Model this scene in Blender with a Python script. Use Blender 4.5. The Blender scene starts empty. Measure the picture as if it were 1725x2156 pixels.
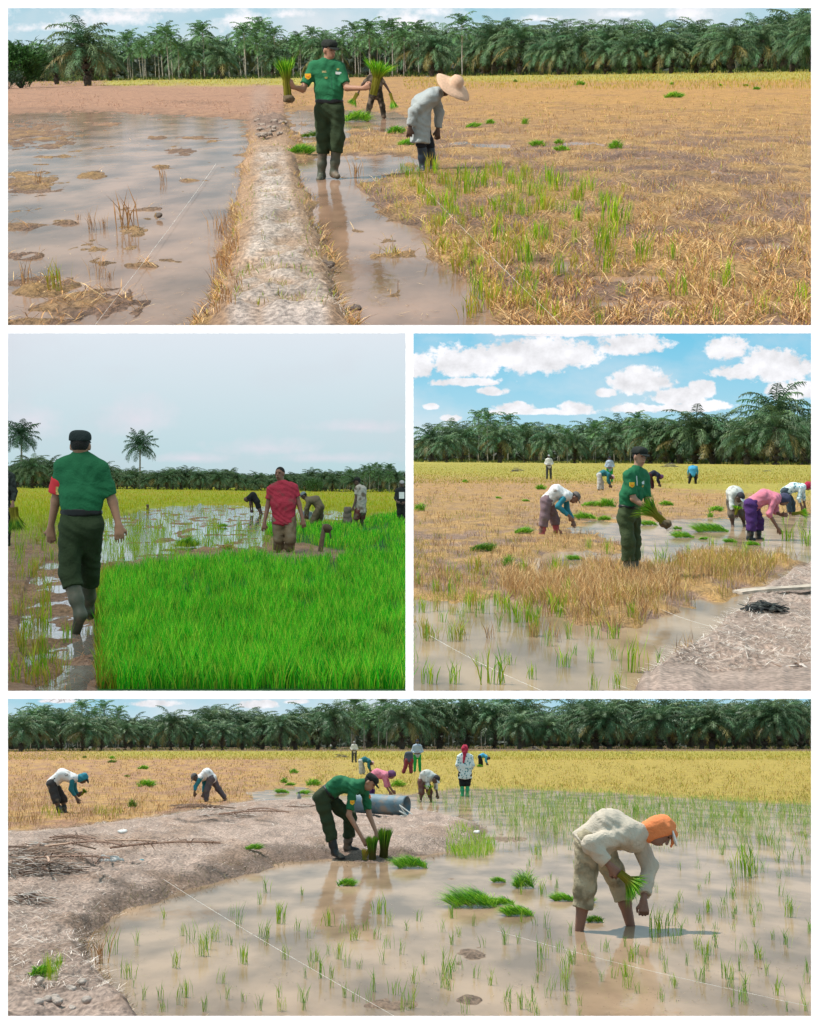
import bpy, math, random
import numpy as np
from mathutils import Matrix, Vector
from mathutils.bvhtree import BVHTree

# ------------------------------------------------------------------ camera
SC = bpy.context.scene
F = 3000.0                      # focal length in photograph units (frame 1725 x 2156)
CX, CY = 862.5, 1078.0
CAMZ = 2.75
cam_d = bpy.data.cameras.new('camera')
cam = bpy.data.objects.new('camera', cam_d)
SC.collection.objects.link(cam)
cam.location = (0, 0, CAMZ)
cam.rotation_euler = (math.radians(90), 0, 0)
cam_d.sensor_fit = 'VERTICAL'
cam_d.sensor_height = 36.0
cam_d.lens = 36.0 * F / 2156.0
cam_d.clip_start = 0.1
cam_d.clip_end = 3000.0
SC.camera = cam

# the four places: (horizon row at the picture centre, roll of the horizon in degrees, eye height)
PLACE = {1: (146.0, 0.95, 1.35), 2: (1018.0, -0.25, 1.28), 3: (963.0, -0.15, 1.56), 4: (1560.0, 0.0, 1.70)}
MW, RL = {}, {}
for _k, (_yh, _roll, _h) in PLACE.items():
    _pitch = math.atan((CY - _yh) / F)
    R = Matrix.Rotation(_pitch, 4, 'X') @ Matrix.Rotation(-math.radians(_roll), 4, 'Y')
    MW[_k] = Matrix.Translation((0, 0, CAMZ)) @ R @ Matrix.Translation((0, 0, -_h))
    RL[_k] = np.array(R.to_3x3())          # place -> world rotation
SKY_D = 900.0
WALL_Y = 7.0

def ray(k, px, py):
    """direction(s) in the place's own frame of the sight line through picture point (px,py)"""
    px = np.asarray(px, float); py = np.asarray(py, float)
    d = np.stack([(px - CX) / F, np.ones_like(px + py), (CY - py) / F + 0 * px], -1)
    return d @ RL[k]                        # = R^T d
def gp(k, px, py, z=0.0):
    """ground point under a picture point"""
    d = ray(k, px, py); h = PLACE[k][2]
    t = (z - h) / d[..., 2]
    return np.stack([d[..., 0] * t, d[..., 1] * t, z + 0 * t], -1)
def at(k, px, py, Y):
    """point at forward distance Y"""
    d = ray(k, px, py); t = Y / d[..., 1]
    return np.array([d[..., 0] * t, d[..., 1] * t, PLACE[k][2] + d[..., 2] * t])
def to_u(k, P):
    """picture point of points (N,3) of a place"""
    P = np.asarray(P, float) - np.array([0, 0, PLACE[k][2]])
    w = P @ RL[k].T
    return CX + F * w[..., 0] / w[..., 1], CY - F * w[..., 2] / w[..., 1]
def yh(k, px):
    """row of the horizon at column px"""
    R_ = RL[k]; n = R_[:, 2]                # place's up in world
    X = (np.asarray(px, float) - CX) / F
    Zc = -(n[0] * X + n[1]) / n[2]
    return CY - F * Zc

# ------------------------------------------------------------------ world, suns, exposure
world = bpy.data.worlds.new('World'); SC.world = world; world.use_nodes = True
wn = world.node_tree; wn.nodes.clear()
w_out = wn.nodes.new('ShaderNodeOutputWorld'); w_bg = wn.nodes.new('ShaderNodeBackground')
w_sky = wn.nodes.new('ShaderNodeTexSky'); w_sky.sky_type = 'NISHITA'; w_sky.sun_disc = False
w_sky.sun_elevation = math.radians(52); w_sky.sun_rotation = math.radians(215)
w_bg.inputs['Strength'].default_value = 0.15
wn.links.new(w_sky.outputs[0], w_bg.inputs[0]); wn.links.new(w_bg.outputs[0], w_out.inputs[0])
SC.view_settings.view_transform = 'Standard'; SC.view_settings.look = 'None'
SC.view_settings.exposure = 0.12; SC.view_settings.gamma = 1.0
SC.view_settings.use_curve_mapping = False
SC.render.engine = 'CYCLES'
cy = SC.cycles
cy.max_bounces = 6; cy.diffuse_bounces = 2; cy.glossy_bounces = 2; cy.transmission_bounces = 2
cy.transparent_max_bounces = 4; cy.use_denoising = True; cy.sample_clamp_indirect = 4.0
cy.caustics_reflective = False; cy.caustics_refractive = False
try: cy.use_light_tree = False
except Exception: pass

COL = {}
for _k, _n in ((1, 'top_field'), (2, 'left_field'), (3, 'right_field'), (4, 'bottom_field')):
    COL[_k] = bpy.data.collections.new(_n); SC.collection.children.link(COL[_k])
REC1 = bpy.data.collections.new('lit_by_top_sun'); REC1.children.link(COL[1])
#            azimuth the light comes from (0 = from ahead, 90 = from the left, 180 = from behind the viewer), elevation, strength, size
SUNS = {1: (112, 52, 5.0, 0.5), 2: (150, 60, 1.5, 25.0), 3: (86, 58, 5.0, 0.5), 4: (52, 66, 5.0, 0.5)}
for _k, (az, el, st, ang) in SUNS.items():
    ld = bpy.data.lights.new('sun', 'SUN'); ld.energy = st; ld.angle = math.radians(ang)
    ld.color = (1.0, 0.965, 0.91)
    lo = bpy.data.objects.new('sun', ld); SC.collection.objects.link(lo)
    a, e = math.radians(az), math.radians(el)
    src = Vector((-math.sin(a) * math.cos(e), math.cos(a) * math.cos(e), math.sin(e)))  # towards the sun, in the place
    dw = MW[_k].to_3x3() @ (-src)
    lo.rotation_euler = dw.to_track_quat('-Z', 'Y').to_euler()
    lo.location = (0, -3 - _k, 12)
    lo.light_linking.receiver_collection = REC1 if _k == 1 else COL[_k]
    lo.light_linking.blocker_collection = COL[_k]

# ------------------------------------------------------------------ small tools
def lin(c):
    c = np.asarray(c, float) / 255.0
    return np.where(c <= 0.04045, c / 12.92, ((c + 0.055) / 1.055) ** 2.4)
_tab = np.random.RandomState(5).rand(256, 256)
def vnoise(x, y):
    xi = np.floor(x).astype(int); yi = np.floor(y).astype(int)
    fx = x - xi; fy = y - yi; fx = fx * fx * (3 - 2 * fx); fy = fy * fy * (3 - 2 * fy)
    a = _tab[xi & 255, yi & 255]; b = _tab[(xi + 1) & 255, yi & 255]
    c = _tab[xi & 255, (yi + 1) & 255]; d = _tab[(xi + 1) & 255, (yi + 1) & 255]
    return (a * (1 - fx) + b * fx) * (1 - fy) + (c * (1 - fx) + d * fx) * fy
def fbm(x, y, o=4):
    s = 0; a = 0.5; n = 0
    for i in range(o):
        s = s + a * vnoise(x * 2 ** i + 17.3 * i, y * 2 ** i + 9.1 * i); n += a; a *= 0.5
    return s / n
def sstep(a, b, x):
    t = np.clip((x - a) / (b - a), 0, 1); return t * t * (3 - 2 * t)
def poly_sd(px, py, poly):
    """signed distance (negative inside) to a polygon"""
    P = np.asarray(poly, float); d = np.full(np.shape(px), 1e18); ins = np.zeros(np.shape(px), bool)
    for i in range(len(P)):
        a = P[i]; b = P[(i + 1) % len(P)]; e = b - a
        wx = px - a[0]; wy = py - a[1]
        t = np.clip((wx * e[0] + wy * e[1]) / (e @ e), 0, 1)
        d = np.minimum(d, (wx - e[0] * t) ** 2 + (wy - e[1] * t) ** 2)
        c = ((a[1] > py) != (b[1] > py)) & (px < (b[0] - a[0]) * (py - a[1]) / (b[1] - a[1] + 1e-12) + a[0])
        ins ^= c
    d = np.sqrt(d); return np.where(ins, -d, d)
def blob(px, py, cx, cy_, rx, ry):
    return np.sqrt(((px - cx) / rx) ** 2 + ((py - cy_) / ry) ** 2)

def mesh_from(name, V, Fc, mats=None, col=None, smooth=False, fmat=None):
    """V (N,3); Fc (M,3) or (M,4) array or a list of such arrays"""
    me = bpy.data.meshes.new(name)
    V = np.asarray(V, np.float32)
    Fs = Fc if isinstance(Fc, list) else [Fc]
    Fs = [np.asarray(f, np.int32) for f in Fs if len(f)]
    me.vertices.add(len(V)); me.vertices.foreach_set('co', V.ravel())
    nl = sum(f.size for f in Fs); nf = sum(len(f) for f in Fs)
    me.loops.add(nl); me.polygons.add(nf)
    me.loops.foreach_set('vertex_index', np.concatenate([f.ravel() for f in Fs]))
    st = np.concatenate([np.full(len(f), f.shape[1]) for f in Fs])
    ls = np.concatenate([[0], np.cumsum(st)[:-1]]).astype(np.int32)
    me.polygons.foreach_set('loop_start', ls)
    me.polygons.foreach_set('use_smooth', np.full(nf, bool(smooth)))
    if fmat is not None: me.polygons.foreach_set('material_index', np.asarray(fmat, np.int32))
    me.update(calc_edges=True)
    for m in (mats if isinstance(mats, (list, tuple)) else [mats] if mats else []): me.materials.append(m)
    if col is not None:
        ca = me.color_attributes.new('tint', 'FLOAT_COLOR', 'POINT')
        c4 = np.ones((len(V), 4), np.float32); c4[:, :3] = col
        ca.data.foreach_set('color', c4.ravel())
    return me
def tag(o, label=None, cat=None, group=None, kind=None):
    if label: o['label'] = label
    if cat: o['category'] = cat
    if group: o['group'] = group
    if kind: o['kind'] = kind
    return o
def link(o, k): (COL[k] if k else SC.collection).objects.link(o); return o
def thing(k, name, base, label, cat, group=None, rz=0, me=None, sc=1.0):
    """a top-level thing: an empty (or one mesh) standing at base in place k"""
    o = bpy.data.objects.new(name, me); link(o, k)
    m = Matrix.Translation(Vector(base)) @ Matrix.Rotation(rz, 4, 'Z')
    if sc is not None and not isinstance(sc, (int, float)): m = m @ Matrix.Diagonal((*sc, 1))
    elif sc != 1.0: m = m @ Matrix.Scale(sc, 4)
    o.matrix_world = MW[k] @ m
    return tag(o, label, cat, group)
def part(k, name, me, parent, label=None):
    o = bpy.data.objects.new(name, me); link(o, k); o.parent = parent
    return tag(o, label)
def whole(k, name, me, kind='structure'):
    o = bpy.data.objects.new(name, me); link(o, k); o.matrix_world = MW[k]
    o['kind'] = kind
    return o

# ------------------------------------------------------------------ materials
_M = {}
def _newmat(name):
    m = bpy.data.materials.new(name); m.use_nodes = True
    nt = m.node_tree; b = nt.nodes['Principled BSDF']; return m, nt, b
def N(nt, t, **kw):
    n = nt.nodes.new(t)
    for a, v in kw.items():
        if a in n.inputs.keys(): n.inputs[a].default_value = v
        else: setattr(n, a, v)
    return n
def mat(name, col=(.1, .1, .1), rough=0.8, var=0.18, scale=9.0, bump=0.0, bscale=60.0, dirt=None, dirt_amt=0.0, spec=0.3, metal=0.0):
    """procedural surface: colour broken up by noise, optional mud, bump"""
    if name in _M: return _M[name]
    m, nt, b = _newmat(name); L = nt.links.new
    tc = N(nt, 'ShaderNodeTexCoord')
    n1 = N(nt, 'ShaderNodeTexNoise'); n1.inputs['Scale'].default_value = scale; n1.inputs['Detail'].default_value = 5
    L(tc.outputs['Object'], n1.inputs['Vector'])
    mp = N(nt, 'ShaderNodeMapRange'); mp.inputs['To Min'].default_value = 1 - var; mp.inputs['To Max'].default_value = 1 + var
    mp.inputs['From Min'].default_value = 0.3; mp.inputs['From Max'].default_value = 0.7
    L(n1.outputs['Fac'], mp.inputs['Value'])
    mx = N(nt, 'ShaderNodeMix', data_type='RGBA', blend_type='MULTIPLY'); mx.inputs['Factor'].default_value = 1
    mx.inputs['A'].default_value = (*col, 1)
    mx.inputs[6].default_value = (*col, 1)
    cmb = N(nt, 'ShaderNodeCombineColor')
    for i in range(3): L(mp.outputs[0], cmb.inputs[i])
    L(cmb.outputs[0], mx.inputs[7]); out = mx.outputs[2]
    if dirt is not None:
        n2 = N(nt, 'ShaderNodeTexNoise'); n2.inputs['Scale'].default_value = 6; n2.inputs['Detail'].default_value = 6
        L(tc.outputs['Object'], n2.inputs['Vector'])
        rp = N(nt, 'ShaderNodeMapRange'); rp.inputs['From Min'].default_value = 0.62 - dirt_amt * 0.4
        rp.inputs['From Max'].default_value = 0.72 - dirt_amt * 0.3
        L(n2.outputs['Fac'], rp.inputs['Value'])
        m2 = N(nt, 'ShaderNodeMix', data_type='RGBA'); L(rp.outputs[0], m2.inputs[0]); L(out, m2.inputs[6])
        m2.inputs[7].default_value = (*dirt, 1); out = m2.outputs[2]
    L(out, b.inputs['Base Color'])
    b.inputs['Roughness'].default_value = rough; b.inputs['Metallic'].default_value = metal
    b.inputs['Specular IOR Level'].default_value = spec
    if bump:
        nb = N(nt, 'ShaderNodeTexNoise'); nb.inputs['Scale'].default_value = bscale; nb.inputs['Detail'].default_value = 4
        L(tc.outputs['Object'], nb.inputs['Vector'])
        bp = N(nt, 'ShaderNodeBump'); bp.inputs['Strength'].default_value = bump; bp.inputs['Distance'].default_value = 0.02
        L(nb.outputs['Fac'], bp.inputs['Height']); last = bp
        if name.startswith(('cloth', 'uniform')):            # creases
            nc = N(nt, 'ShaderNodeTexNoise'); nc.inputs['Scale'].default_value = 7; nc.inputs['Detail'].default_value = 3; nc.inputs['Distortion'].default_value = 2.2
            L(tc.outputs['Object'], nc.inputs['Vector']); ab = N(nt, 'ShaderNodeMath', operation='SUBTRACT'); L(nc.outputs['Fac'], ab.inputs[0]); ab.inputs[1].default_value = .5
            a2 = N(nt, 'ShaderNodeMath', operation='ABSOLUTE'); L(ab.outputs[0], a2.inputs[0])
            b2 = N(nt, 'ShaderNodeBump'); b2.inputs['Strength'].default_value = 0.28 if name.startswith('cloth') else 0.2; b2.inputs['Distance'].default_value = 0.10
            L(a2.outputs[0], b2.inputs['Height']); L(bp.outputs[0], b2.inputs['Normal']); last = b2
        L(last.outputs[0], b.inputs['Normal'])
    _M[name] = m; return m
def leaf_mat(name='leaf_blade', trans=0.3, rough=0.6, sat=1.0):
    """thin plant tissue coloured by each blade's own tint"""
    if name in _M: return _M[name]
    m, nt, b = _newmat(name); L = nt.links.new
    at_ = N(nt, 'ShaderNodeAttribute', attribute_name='tint')
    L(at_.outputs['Color'], b.inputs['Base Color']); b.inputs['Roughness'].default_value = rough
    b.inputs['Specular IOR Level'].default_value = 0.25
    tr = N(nt, 'ShaderNodeBsdfTranslucent'); L(at_.outputs['Color'], tr.inputs['Color'])
    mx = N(nt, 'ShaderNodeMixShader'); mx.inputs[0].default_value = trans
    L(b.outputs[0], mx.inputs[1]); L(tr.outputs[0], mx.inputs[2])
    L(mx.outputs[0], nt.nodes['Material Output'].inputs['Surface'])
    _M[name] = m; return m
def ground_mat(name, stretch=2.4):
    if name in _M: return _M[name]
    m, nt, b = _newmat(name); L = nt.links.new
    at_ = N(nt, 'ShaderNodeAttribute', attribute_name='tint')
    tc = N(nt, 'ShaderNodeTexCoord'); mp = N(nt, 'ShaderNodeMapping'); mp.inputs['Scale'].default_value = (1, 1 / stretch, 1)
    L(tc.outputs['Object'], mp.inputs['Vector'])
    out = at_.outputs['Color']
    for sc_, lo_, hi_, det in ((3.0, 0.74, 1.22, 6), (34.0, 0.52, 1.36, 6)):
        n = N(nt, 'ShaderNodeTexNoise'); n.inputs['Scale'].default_value = sc_; n.inputs['Detail'].default_value = det
        L(mp.outputs[0], n.inputs['Vector'])
        r = N(nt, 'ShaderNodeMapRange'); r.inputs['From Min'].default_value = 0.32; r.inputs['From Max'].default_value = 0.68
        r.inputs['To Min'].default_value = lo_; r.inputs['To Max'].default_value = hi_
        L(n.outputs['Fac'], r.inputs['Value'])
        c = N(nt, 'ShaderNodeVectorMath', operation='SCALE'); L(out, c.inputs[0]); L(r.outputs[0], c.inputs['Scale']); out = c.outputs[0]
    L(out, b.inputs['Base Color']); b.inputs['Roughness'].default_value = 0.85; b.inputs['Specular IOR Level'].default_value = 0.25
    nb = N(nt, 'ShaderNodeTexNoise'); nb.inputs['Scale'].default_value = 34; nb.inputs['Detail'].default_value = 7; nb.inputs['Roughness'].default_value = 0.7
    L(mp.outputs[0], nb.inputs['Vector'])
    bp = N(nt, 'ShaderNodeBump'); bp.inputs['Strength'].default_value = 0.9; bp.inputs['Distance'].default_value = 0.04
    L(nb.outputs['Fac'], bp.inputs['Height']); L(bp.outputs[0], b.inputs['Normal'])
    _M[name] = m; return m
def water_mat(name, col, refl=0.5, rough=0.06, rip=0.12):
    """silt-laden paddy water: opaque brown body under a reflecting skin with slight ripples"""
    m, nt, b = _newmat(name); L = nt.links.new
    tc = N(nt, 'ShaderNodeTexCoord'); mp = N(nt, 'ShaderNodeMapping'); mp.inputs['Scale'].default_value = (1, 0.4, 1)
    L(tc.outputs['Object'], mp.inputs['Vector'])
    n = N(nt, 'ShaderNodeTexNoise'); n.inputs['Scale'].default_value = 1.4; n.inputs['Detail'].default_value = 6
    L(mp.outputs[0], n.inputs['Vector'])
    rr = N(nt, 'ShaderNodeMapRange'); rr.inputs['From Min'].default_value = .36; rr.inputs['From Max'].default_value = .62; L(n.outputs['Fac'], rr.inputs[0])
    cr = N(nt, 'ShaderNodeMix', data_type='RGBA'); L(rr.outputs[0], cr.inputs[0])
    cr.inputs[6].default_value = (*[c * 0.55 for c in col], 1); cr.inputs[7].default_value = (*[min(1, c * 1.12) for c in col], 1)
    L(cr.outputs[2], b.inputs['Base Color']); b.inputs['Roughness'].default_value = 0.7; b.inputs['Specular IOR Level'].default_value = 0
    nb = N(nt, 'ShaderNodeTexNoise'); nb.inputs['Scale'].default_value = 9; nb.inputs['Detail'].default_value = 3
    L(mp.outputs[0], nb.inputs['Vector'])
    bp = N(nt, 'ShaderNodeBump'); bp.inputs['Strength'].default_value = rip; bp.inputs['Distance'].default_value = 0.02
    L(nb.outputs['Fac'], bp.inputs['Height'])
    gl = N(nt, 'ShaderNodeBsdfGlossy'); gl.inputs['Roughness'].default_value = rough; gl.inputs['Color'].default_value = (0.95, 0.97, 1, 1)
    L(bp.outputs[0], gl.inputs['Normal'])
    fr = N(nt, 'ShaderNodeFresnel'); fr.inputs['IOR'].default_value = 1.33; L(bp.outputs[0], fr.inputs['Normal'])
    sc_ = N(nt, 'ShaderNodeMath', operation='MULTIPLY'); sc_.use_clamp = True; L(fr.outputs[0], sc_.inputs[0]); sc_.inputs[1].default_value = refl
    mx = N(nt, 'ShaderNodeMixShader'); L(sc_.outputs[0], mx.inputs[0]); L(b.outputs[0], mx.inputs[1]); L(gl.outputs[0], mx.inputs[2])
    L(mx.outputs[0], nt.nodes['Material Output'].inputs['Surface'])
    return m

# ------------------------------------------------------------------ leaf-blade geometry
def blades(P, h, w, az, lean, rng, col, flop=0.5, colvar=0.18, tipcol=None, side=None):
    """N grass blades of three triangles; lean 0 upright .. 1.5 lying; returns V,F,C"""
    P = np.asarray(P, float); n = len(P)
    h = np.broadcast_to(h, n); w = np.broadcast_to(w, n); az = np.broadcast_to(az, n); lean = np.broadcast_to(lean, n)
    col = np.broadcast_to(col, (n, 3))
    dx = np.cos(az); dy = np.sin(az)
    l2 = np.minimum(lean + flop * (0.4 + 0.6 * rng.rand(n)), 2.2)
    D = np.stack([dx * np.sin(lean), dy * np.sin(lean), np.cos(lean)], -1)
    E = np.stack([dx * np.sin(l2), dy * np.sin(l2), np.cos(l2)], -1)
    ws = rng.rand(n) * math.pi if side is None else np.broadcast_to(side, n)
    W = np.stack([np.cos(ws), np.sin(ws) * 0.5, np.zeros(n)], -1) * (w / 2)[:, None]
    p1 = P + D * (h * 0.55)[:, None]; p2 = p1 + E * (h * 0.5)[:, None]
    p2[:, 2] = np.maximum(p2[:, 2], P[:, 2] + 0.005)
    V = np.stack([P - W * 0.6, P + W * 0.6, p1 - W, p1 + W, p2], 1).reshape(-1, 3)
    b = np.arange(n)[:, None] * 5
    T = np.concatenate([b + [0, 1, 3], b + [0, 3, 2], b + [2, 3, 4]], 0)
    c = col * (1 + colvar * (rng.rand(n, 1) * 2 - 1))
    c2 = c * 1.1 if tipcol is None else np.broadcast_to(tipcol, (n, 3)) * (1 + colvar * (rng.rand(n, 1) * 2 - 1))
    Cc = np.stack([c * 0.9, c * 0.9, c, c, c2], 1).reshape(-1, 3)
    return V, T, np.clip(Cc, 0.004, 0.9)
def join(parts):
    V, T, Cc, o = [], [], [], 0
    for v, t, c in parts:
        V.append(v); T.append(t + o); Cc.append(c); o += len(v)
    return np.concatenate(V), np.concatenate(T), np.concatenate(Cc)
def tube(pts, r, sides=6, col=(0.2, 0.2, 0.2), cap=True):
    pts = np.asarray(pts, float); n = len(pts); r = np.broadcast_to(r, n)
    V = []
    for i in range(n):
        d = pts[min(i + 1, n - 1)] - pts[max(i - 1, 0)]; d = d / (np.linalg.norm(d) + 1e-9)
        a = np.cross(d, [0, 0, 1.0]);
        if np.linalg.norm(a) < 0.1: a = np.cross(d, [1.0, 0, 0])
        a /= np.linalg.norm(a); b = np.cross(d, a)
        t = np.arange(sides) * 2 * math.pi / sides
        V.append(pts[i] + r[i] * (np.cos(t)[:, None] * a + np.sin(t)[:, None] * b))
    V = np.concatenate(V); T = []
    for i in range(n - 1):
        for j in range(sides):
            a, b = i * sides + j, i * sides + (j + 1) % sides
            T += [(a, b, b + sides), (a, b + sides, a + sides)]
    if cap:
        for j in range(1, sides - 1):
            T += [(0, j + 1, j), ((n - 1) * sides, (n - 1) * sides + j, (n - 1) * sides + j + 1)]
    return V, np.array(T), np.broadcast_to(np.asarray(col, float), (len(V), 3)).copy()
# ------------------------------------------------------------------ organic bodies: distance fields meshed by surface nets
def surface_nets(f, org, h):
    s = f < 0; nx, ny, nz = f.shape
    cnt = np.zeros((nx - 1, ny - 1, nz - 1), np.int32); acc = np.zeros((nx - 1, ny - 1, nz - 1, 3))
    sl = lambda o, n: slice(o, o + n - 1)
    for ax in range(3):
        o1, o2 = [a for a in range(3) if a != ax]
        for i in (0, 1):
            for j in (0, 1):
                st = [0, 0, 0]; st[o1] = i; st[o2] = j; en = list(st); en[ax] = 1
                A = f[sl(st[0], nx), sl(st[1], ny), sl(st[2], nz)]; B = f[sl(en[0], nx), sl(en[1], ny), sl(en[2], nz)]
                c = (A < 0) != (B < 0); idx = np.nonzero(c)
                a = A[idx]; b = B[idx]; t = a / (a - b)
                v = np.zeros((len(t), 3)); v[:, o1] = i; v[:, o2] = j; v[:, ax] = t
                acc[idx] += v; cnt[idx] += 1
    m = cnt > 0; ids = np.full(cnt.shape, -1, np.int64); ids[m] = np.arange(m.sum())
    P = np.stack(np.nonzero(m), -1) + acc[m] / cnt[m][:, None]
    V = org + P * h; Q = []
    for ax in range(3):
        o1, o2 = [(1, 2), (2, 0), (0, 1)][ax]
        a = [slice(None)] * 3; b = [slice(None)] * 3; a[ax] = slice(0, -1); b[ax] = slice(1, None)
        A = s[tuple(a)]; B = s[tuple(b)]
        c = A != B
        c2 = c.copy()
        idx = np.stack(np.nonzero(c), -1)
        ok = (idx[:, o1] > 0) & (idx[:, o2] > 0) & (idx[:, o1] < f.shape[o1] - 1) & (idx[:, o2] < f.shape[o2] - 1)
        idx = idx[ok]
        if not len(idx): continue
        def gid(d1, d2):
            j = idx.copy(); j[:, o1] += d1; j[:, o2] += d2; return ids[j[:, 0], j[:, 1], j[:, 2]]
        q = np.stack([gid(-1, -1), gid(0, -1), gid(0, 0), gid(-1, 0)], -1)
        fl = ~A[idx[:, 0], idx[:, 1], idx[:, 2]]
        q[fl] = q[fl][:, ::-1]; Q.append(q)
    return V, np.concatenate(Q)
def nrm(v): v = np.asarray(v, float); return v / (np.linalg.norm(v) + 1e-9)
class Sdf:
    """collects rounded cones and ellipsoids that melt into one skin"""
    def __init__(s, k=0.03): s.p = []; s.k = k; s.cuts = []
    def cone(s, a, b, ra, rb, k=None, cutb=False, cuta=False):
        s.p.append(('c', np.array(a, float), np.array(b, float), ra, rb, s.k if k is None else k, cutb, cuta)); return s
    def ball(s, c, r, k=None): return s.cone(c, np.array(c) + 1e-4, r, r, k)
    def ell(s, c, r, ax=None, k=None, pw=2.0):
        s.p.append(('e', np.array(c, float), np.array(r, float), np.eye(3) if ax is None else np.array(ax, float), s.k if k is None else k, pw)); return s
    def cut(s, point, normal): s.cuts.append((np.array(point, float), nrm(normal))); return s   # keeps the side against the normal
    def mesh(s, name, m, h=0.014, fold=0.0, ff=1.0, carve=None):
        lo = np.full(3, 1e9); hi = -lo; bbs = []
        for p in s.p:
            if p[0] == 'c': r = max(p[3], p[4]); l = np.minimum(p[1], p[2]) - r; u = np.maximum(p[1], p[2]) + r
            else: r = max(p[2]); l = p[1] - r; u = p[1] + r
            bbs.append((l, u)); lo = np.minimum(lo, l); hi = np.maximum(hi, u)
        pad = 2.5 * h + fold * 1.5; lo -= pad; hi += pad
        n = np.ceil((hi - lo) / h).astype(int) + 1
        G = [lo[i] + np.arange(n[i]) * h for i in range(3)]
        f = np.full(tuple(n), 0.5)
        for p, (l, u) in zip(s.p, bbs):
            k = p[5] if p[0] == 'c' else p[4]
            e = k * 1.3 + 2 * h
            i0 = np.clip(((l - e - lo) / h).astype(int), 0, n - 1); i1 = np.clip(((u + e - lo) / h).astype(int) + 2, 1, n)
            X, Y, Z = np.meshgrid(G[0][i0[0]:i1[0]], G[1][i0[1]:i1[1]], G[2][i0[2]:i1[2]], indexing='ij')
            Q = np.stack([X, Y, Z], -1)
            if p[0] == 'c':
                a, b = p[1], p[2]; ab = b - a; L2 = ab @ ab
                tr = (Q - a) @ ab / L2; t = np.clip(tr, 0, 1)
                d = np.linalg.norm(Q - a - t[..., None] * ab, axis=-1) - (p[3] + (p[4] - p[3]) * t)
                L = math.sqrt(L2)
                if p[6]: d = np.maximum(d, (tr - 1) * L)
                if p[7]: d = np.maximum(d, -tr * L)
            else:
                q = (Q - p[1]) @ p[3].T / p[2]
                pw = p[5]; k0 = (np.abs(q) ** pw).sum(-1) ** (1 / pw)
                d = (k0 - 1) * min(p[2]) if pw != 2 else k0 * (k0 - 1) / (np.linalg.norm(q / p[2], axis=-1) + 1e-6)
            sl = tuple(slice(i0[i], i1[i]) for i in range(3)); g = f[sl]
            if k > 0:
                hh = np.maximum(k - np.abs(g - d), 0) / k; f[sl] = np.minimum(g, d) - hh * hh * k * 0.25
            else: f[sl] = np.minimum(g, d)
        if fold or s.cuts or carve:
            X, Y, Z = np.meshgrid(*G, indexing='ij')
            if fold:
                w = 1.6 * np.sin(9 * X * ff + 5 * Z * ff + 1.3) + 1.3 * np.sin(11 * Y * ff - 8 * Z * ff + 0.4)
                f = f + 1.35 * fold * (np.sin(34 * ff * Z + 16 * ff * X + w * 1.7) * 0.55 + np.sin(27 * ff * X - 21 * ff * Z + 12 * ff * Y + w * 1.3 + 2) * 0.45)
            for c, nv in s.cuts:
                f = np.maximum(f, (X - c[0]) * nv[0] + (Y - c[1]) * nv[1] + (Z - c[2]) * nv[2])
            if carve:
                for c, r in carve:
                    f = np.maximum(f, r - np.sqrt((X - c[0]) ** 2 + (Y - c[1]) ** 2 + (Z - c[2]) ** 2))
        f[0] = f[-1] = 0.5; f[:, 0] = f[:, -1] = 0.5; f[:, :, 0] = f[:, :, -1] = 0.5
        if not (f < 0).any(): f[tuple(x // 2 for x in f.shape)] = -0.01
        V, Fq = surface_nets(f, lo, h)
        return mesh_from(name, V, Fq, m, smooth=True)

SKIN = {}
def skin(tone):
    c = {'tan': (0.36, 0.18, 0.11), 'dark': (0.10, 0.055, 0.038), 'brown': (0.22, 0.105, 0.07)}[tone]
    return mat('skin_' + tone, c, rough=0.55, var=0.08, scale=14, bump=0.15, bscale=80, spec=0.4)
def cloth(name, c, dirt=None, amt=0.0, var=0.12):
    return mat('cloth_' + name, c, rough=0.9, var=var, scale=5, bump=0.35, bscale=45, dirt=dirt, dirt_amt=amt, spec=0.15)
MUD = (0.16, 0.12, 0.085)

def basis(fwd, up):
    f = nrm(fwd); r = nrm(np.cross(f, up)); u = np.cross(r, f); return r, f, u      # right, forward, up

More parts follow.
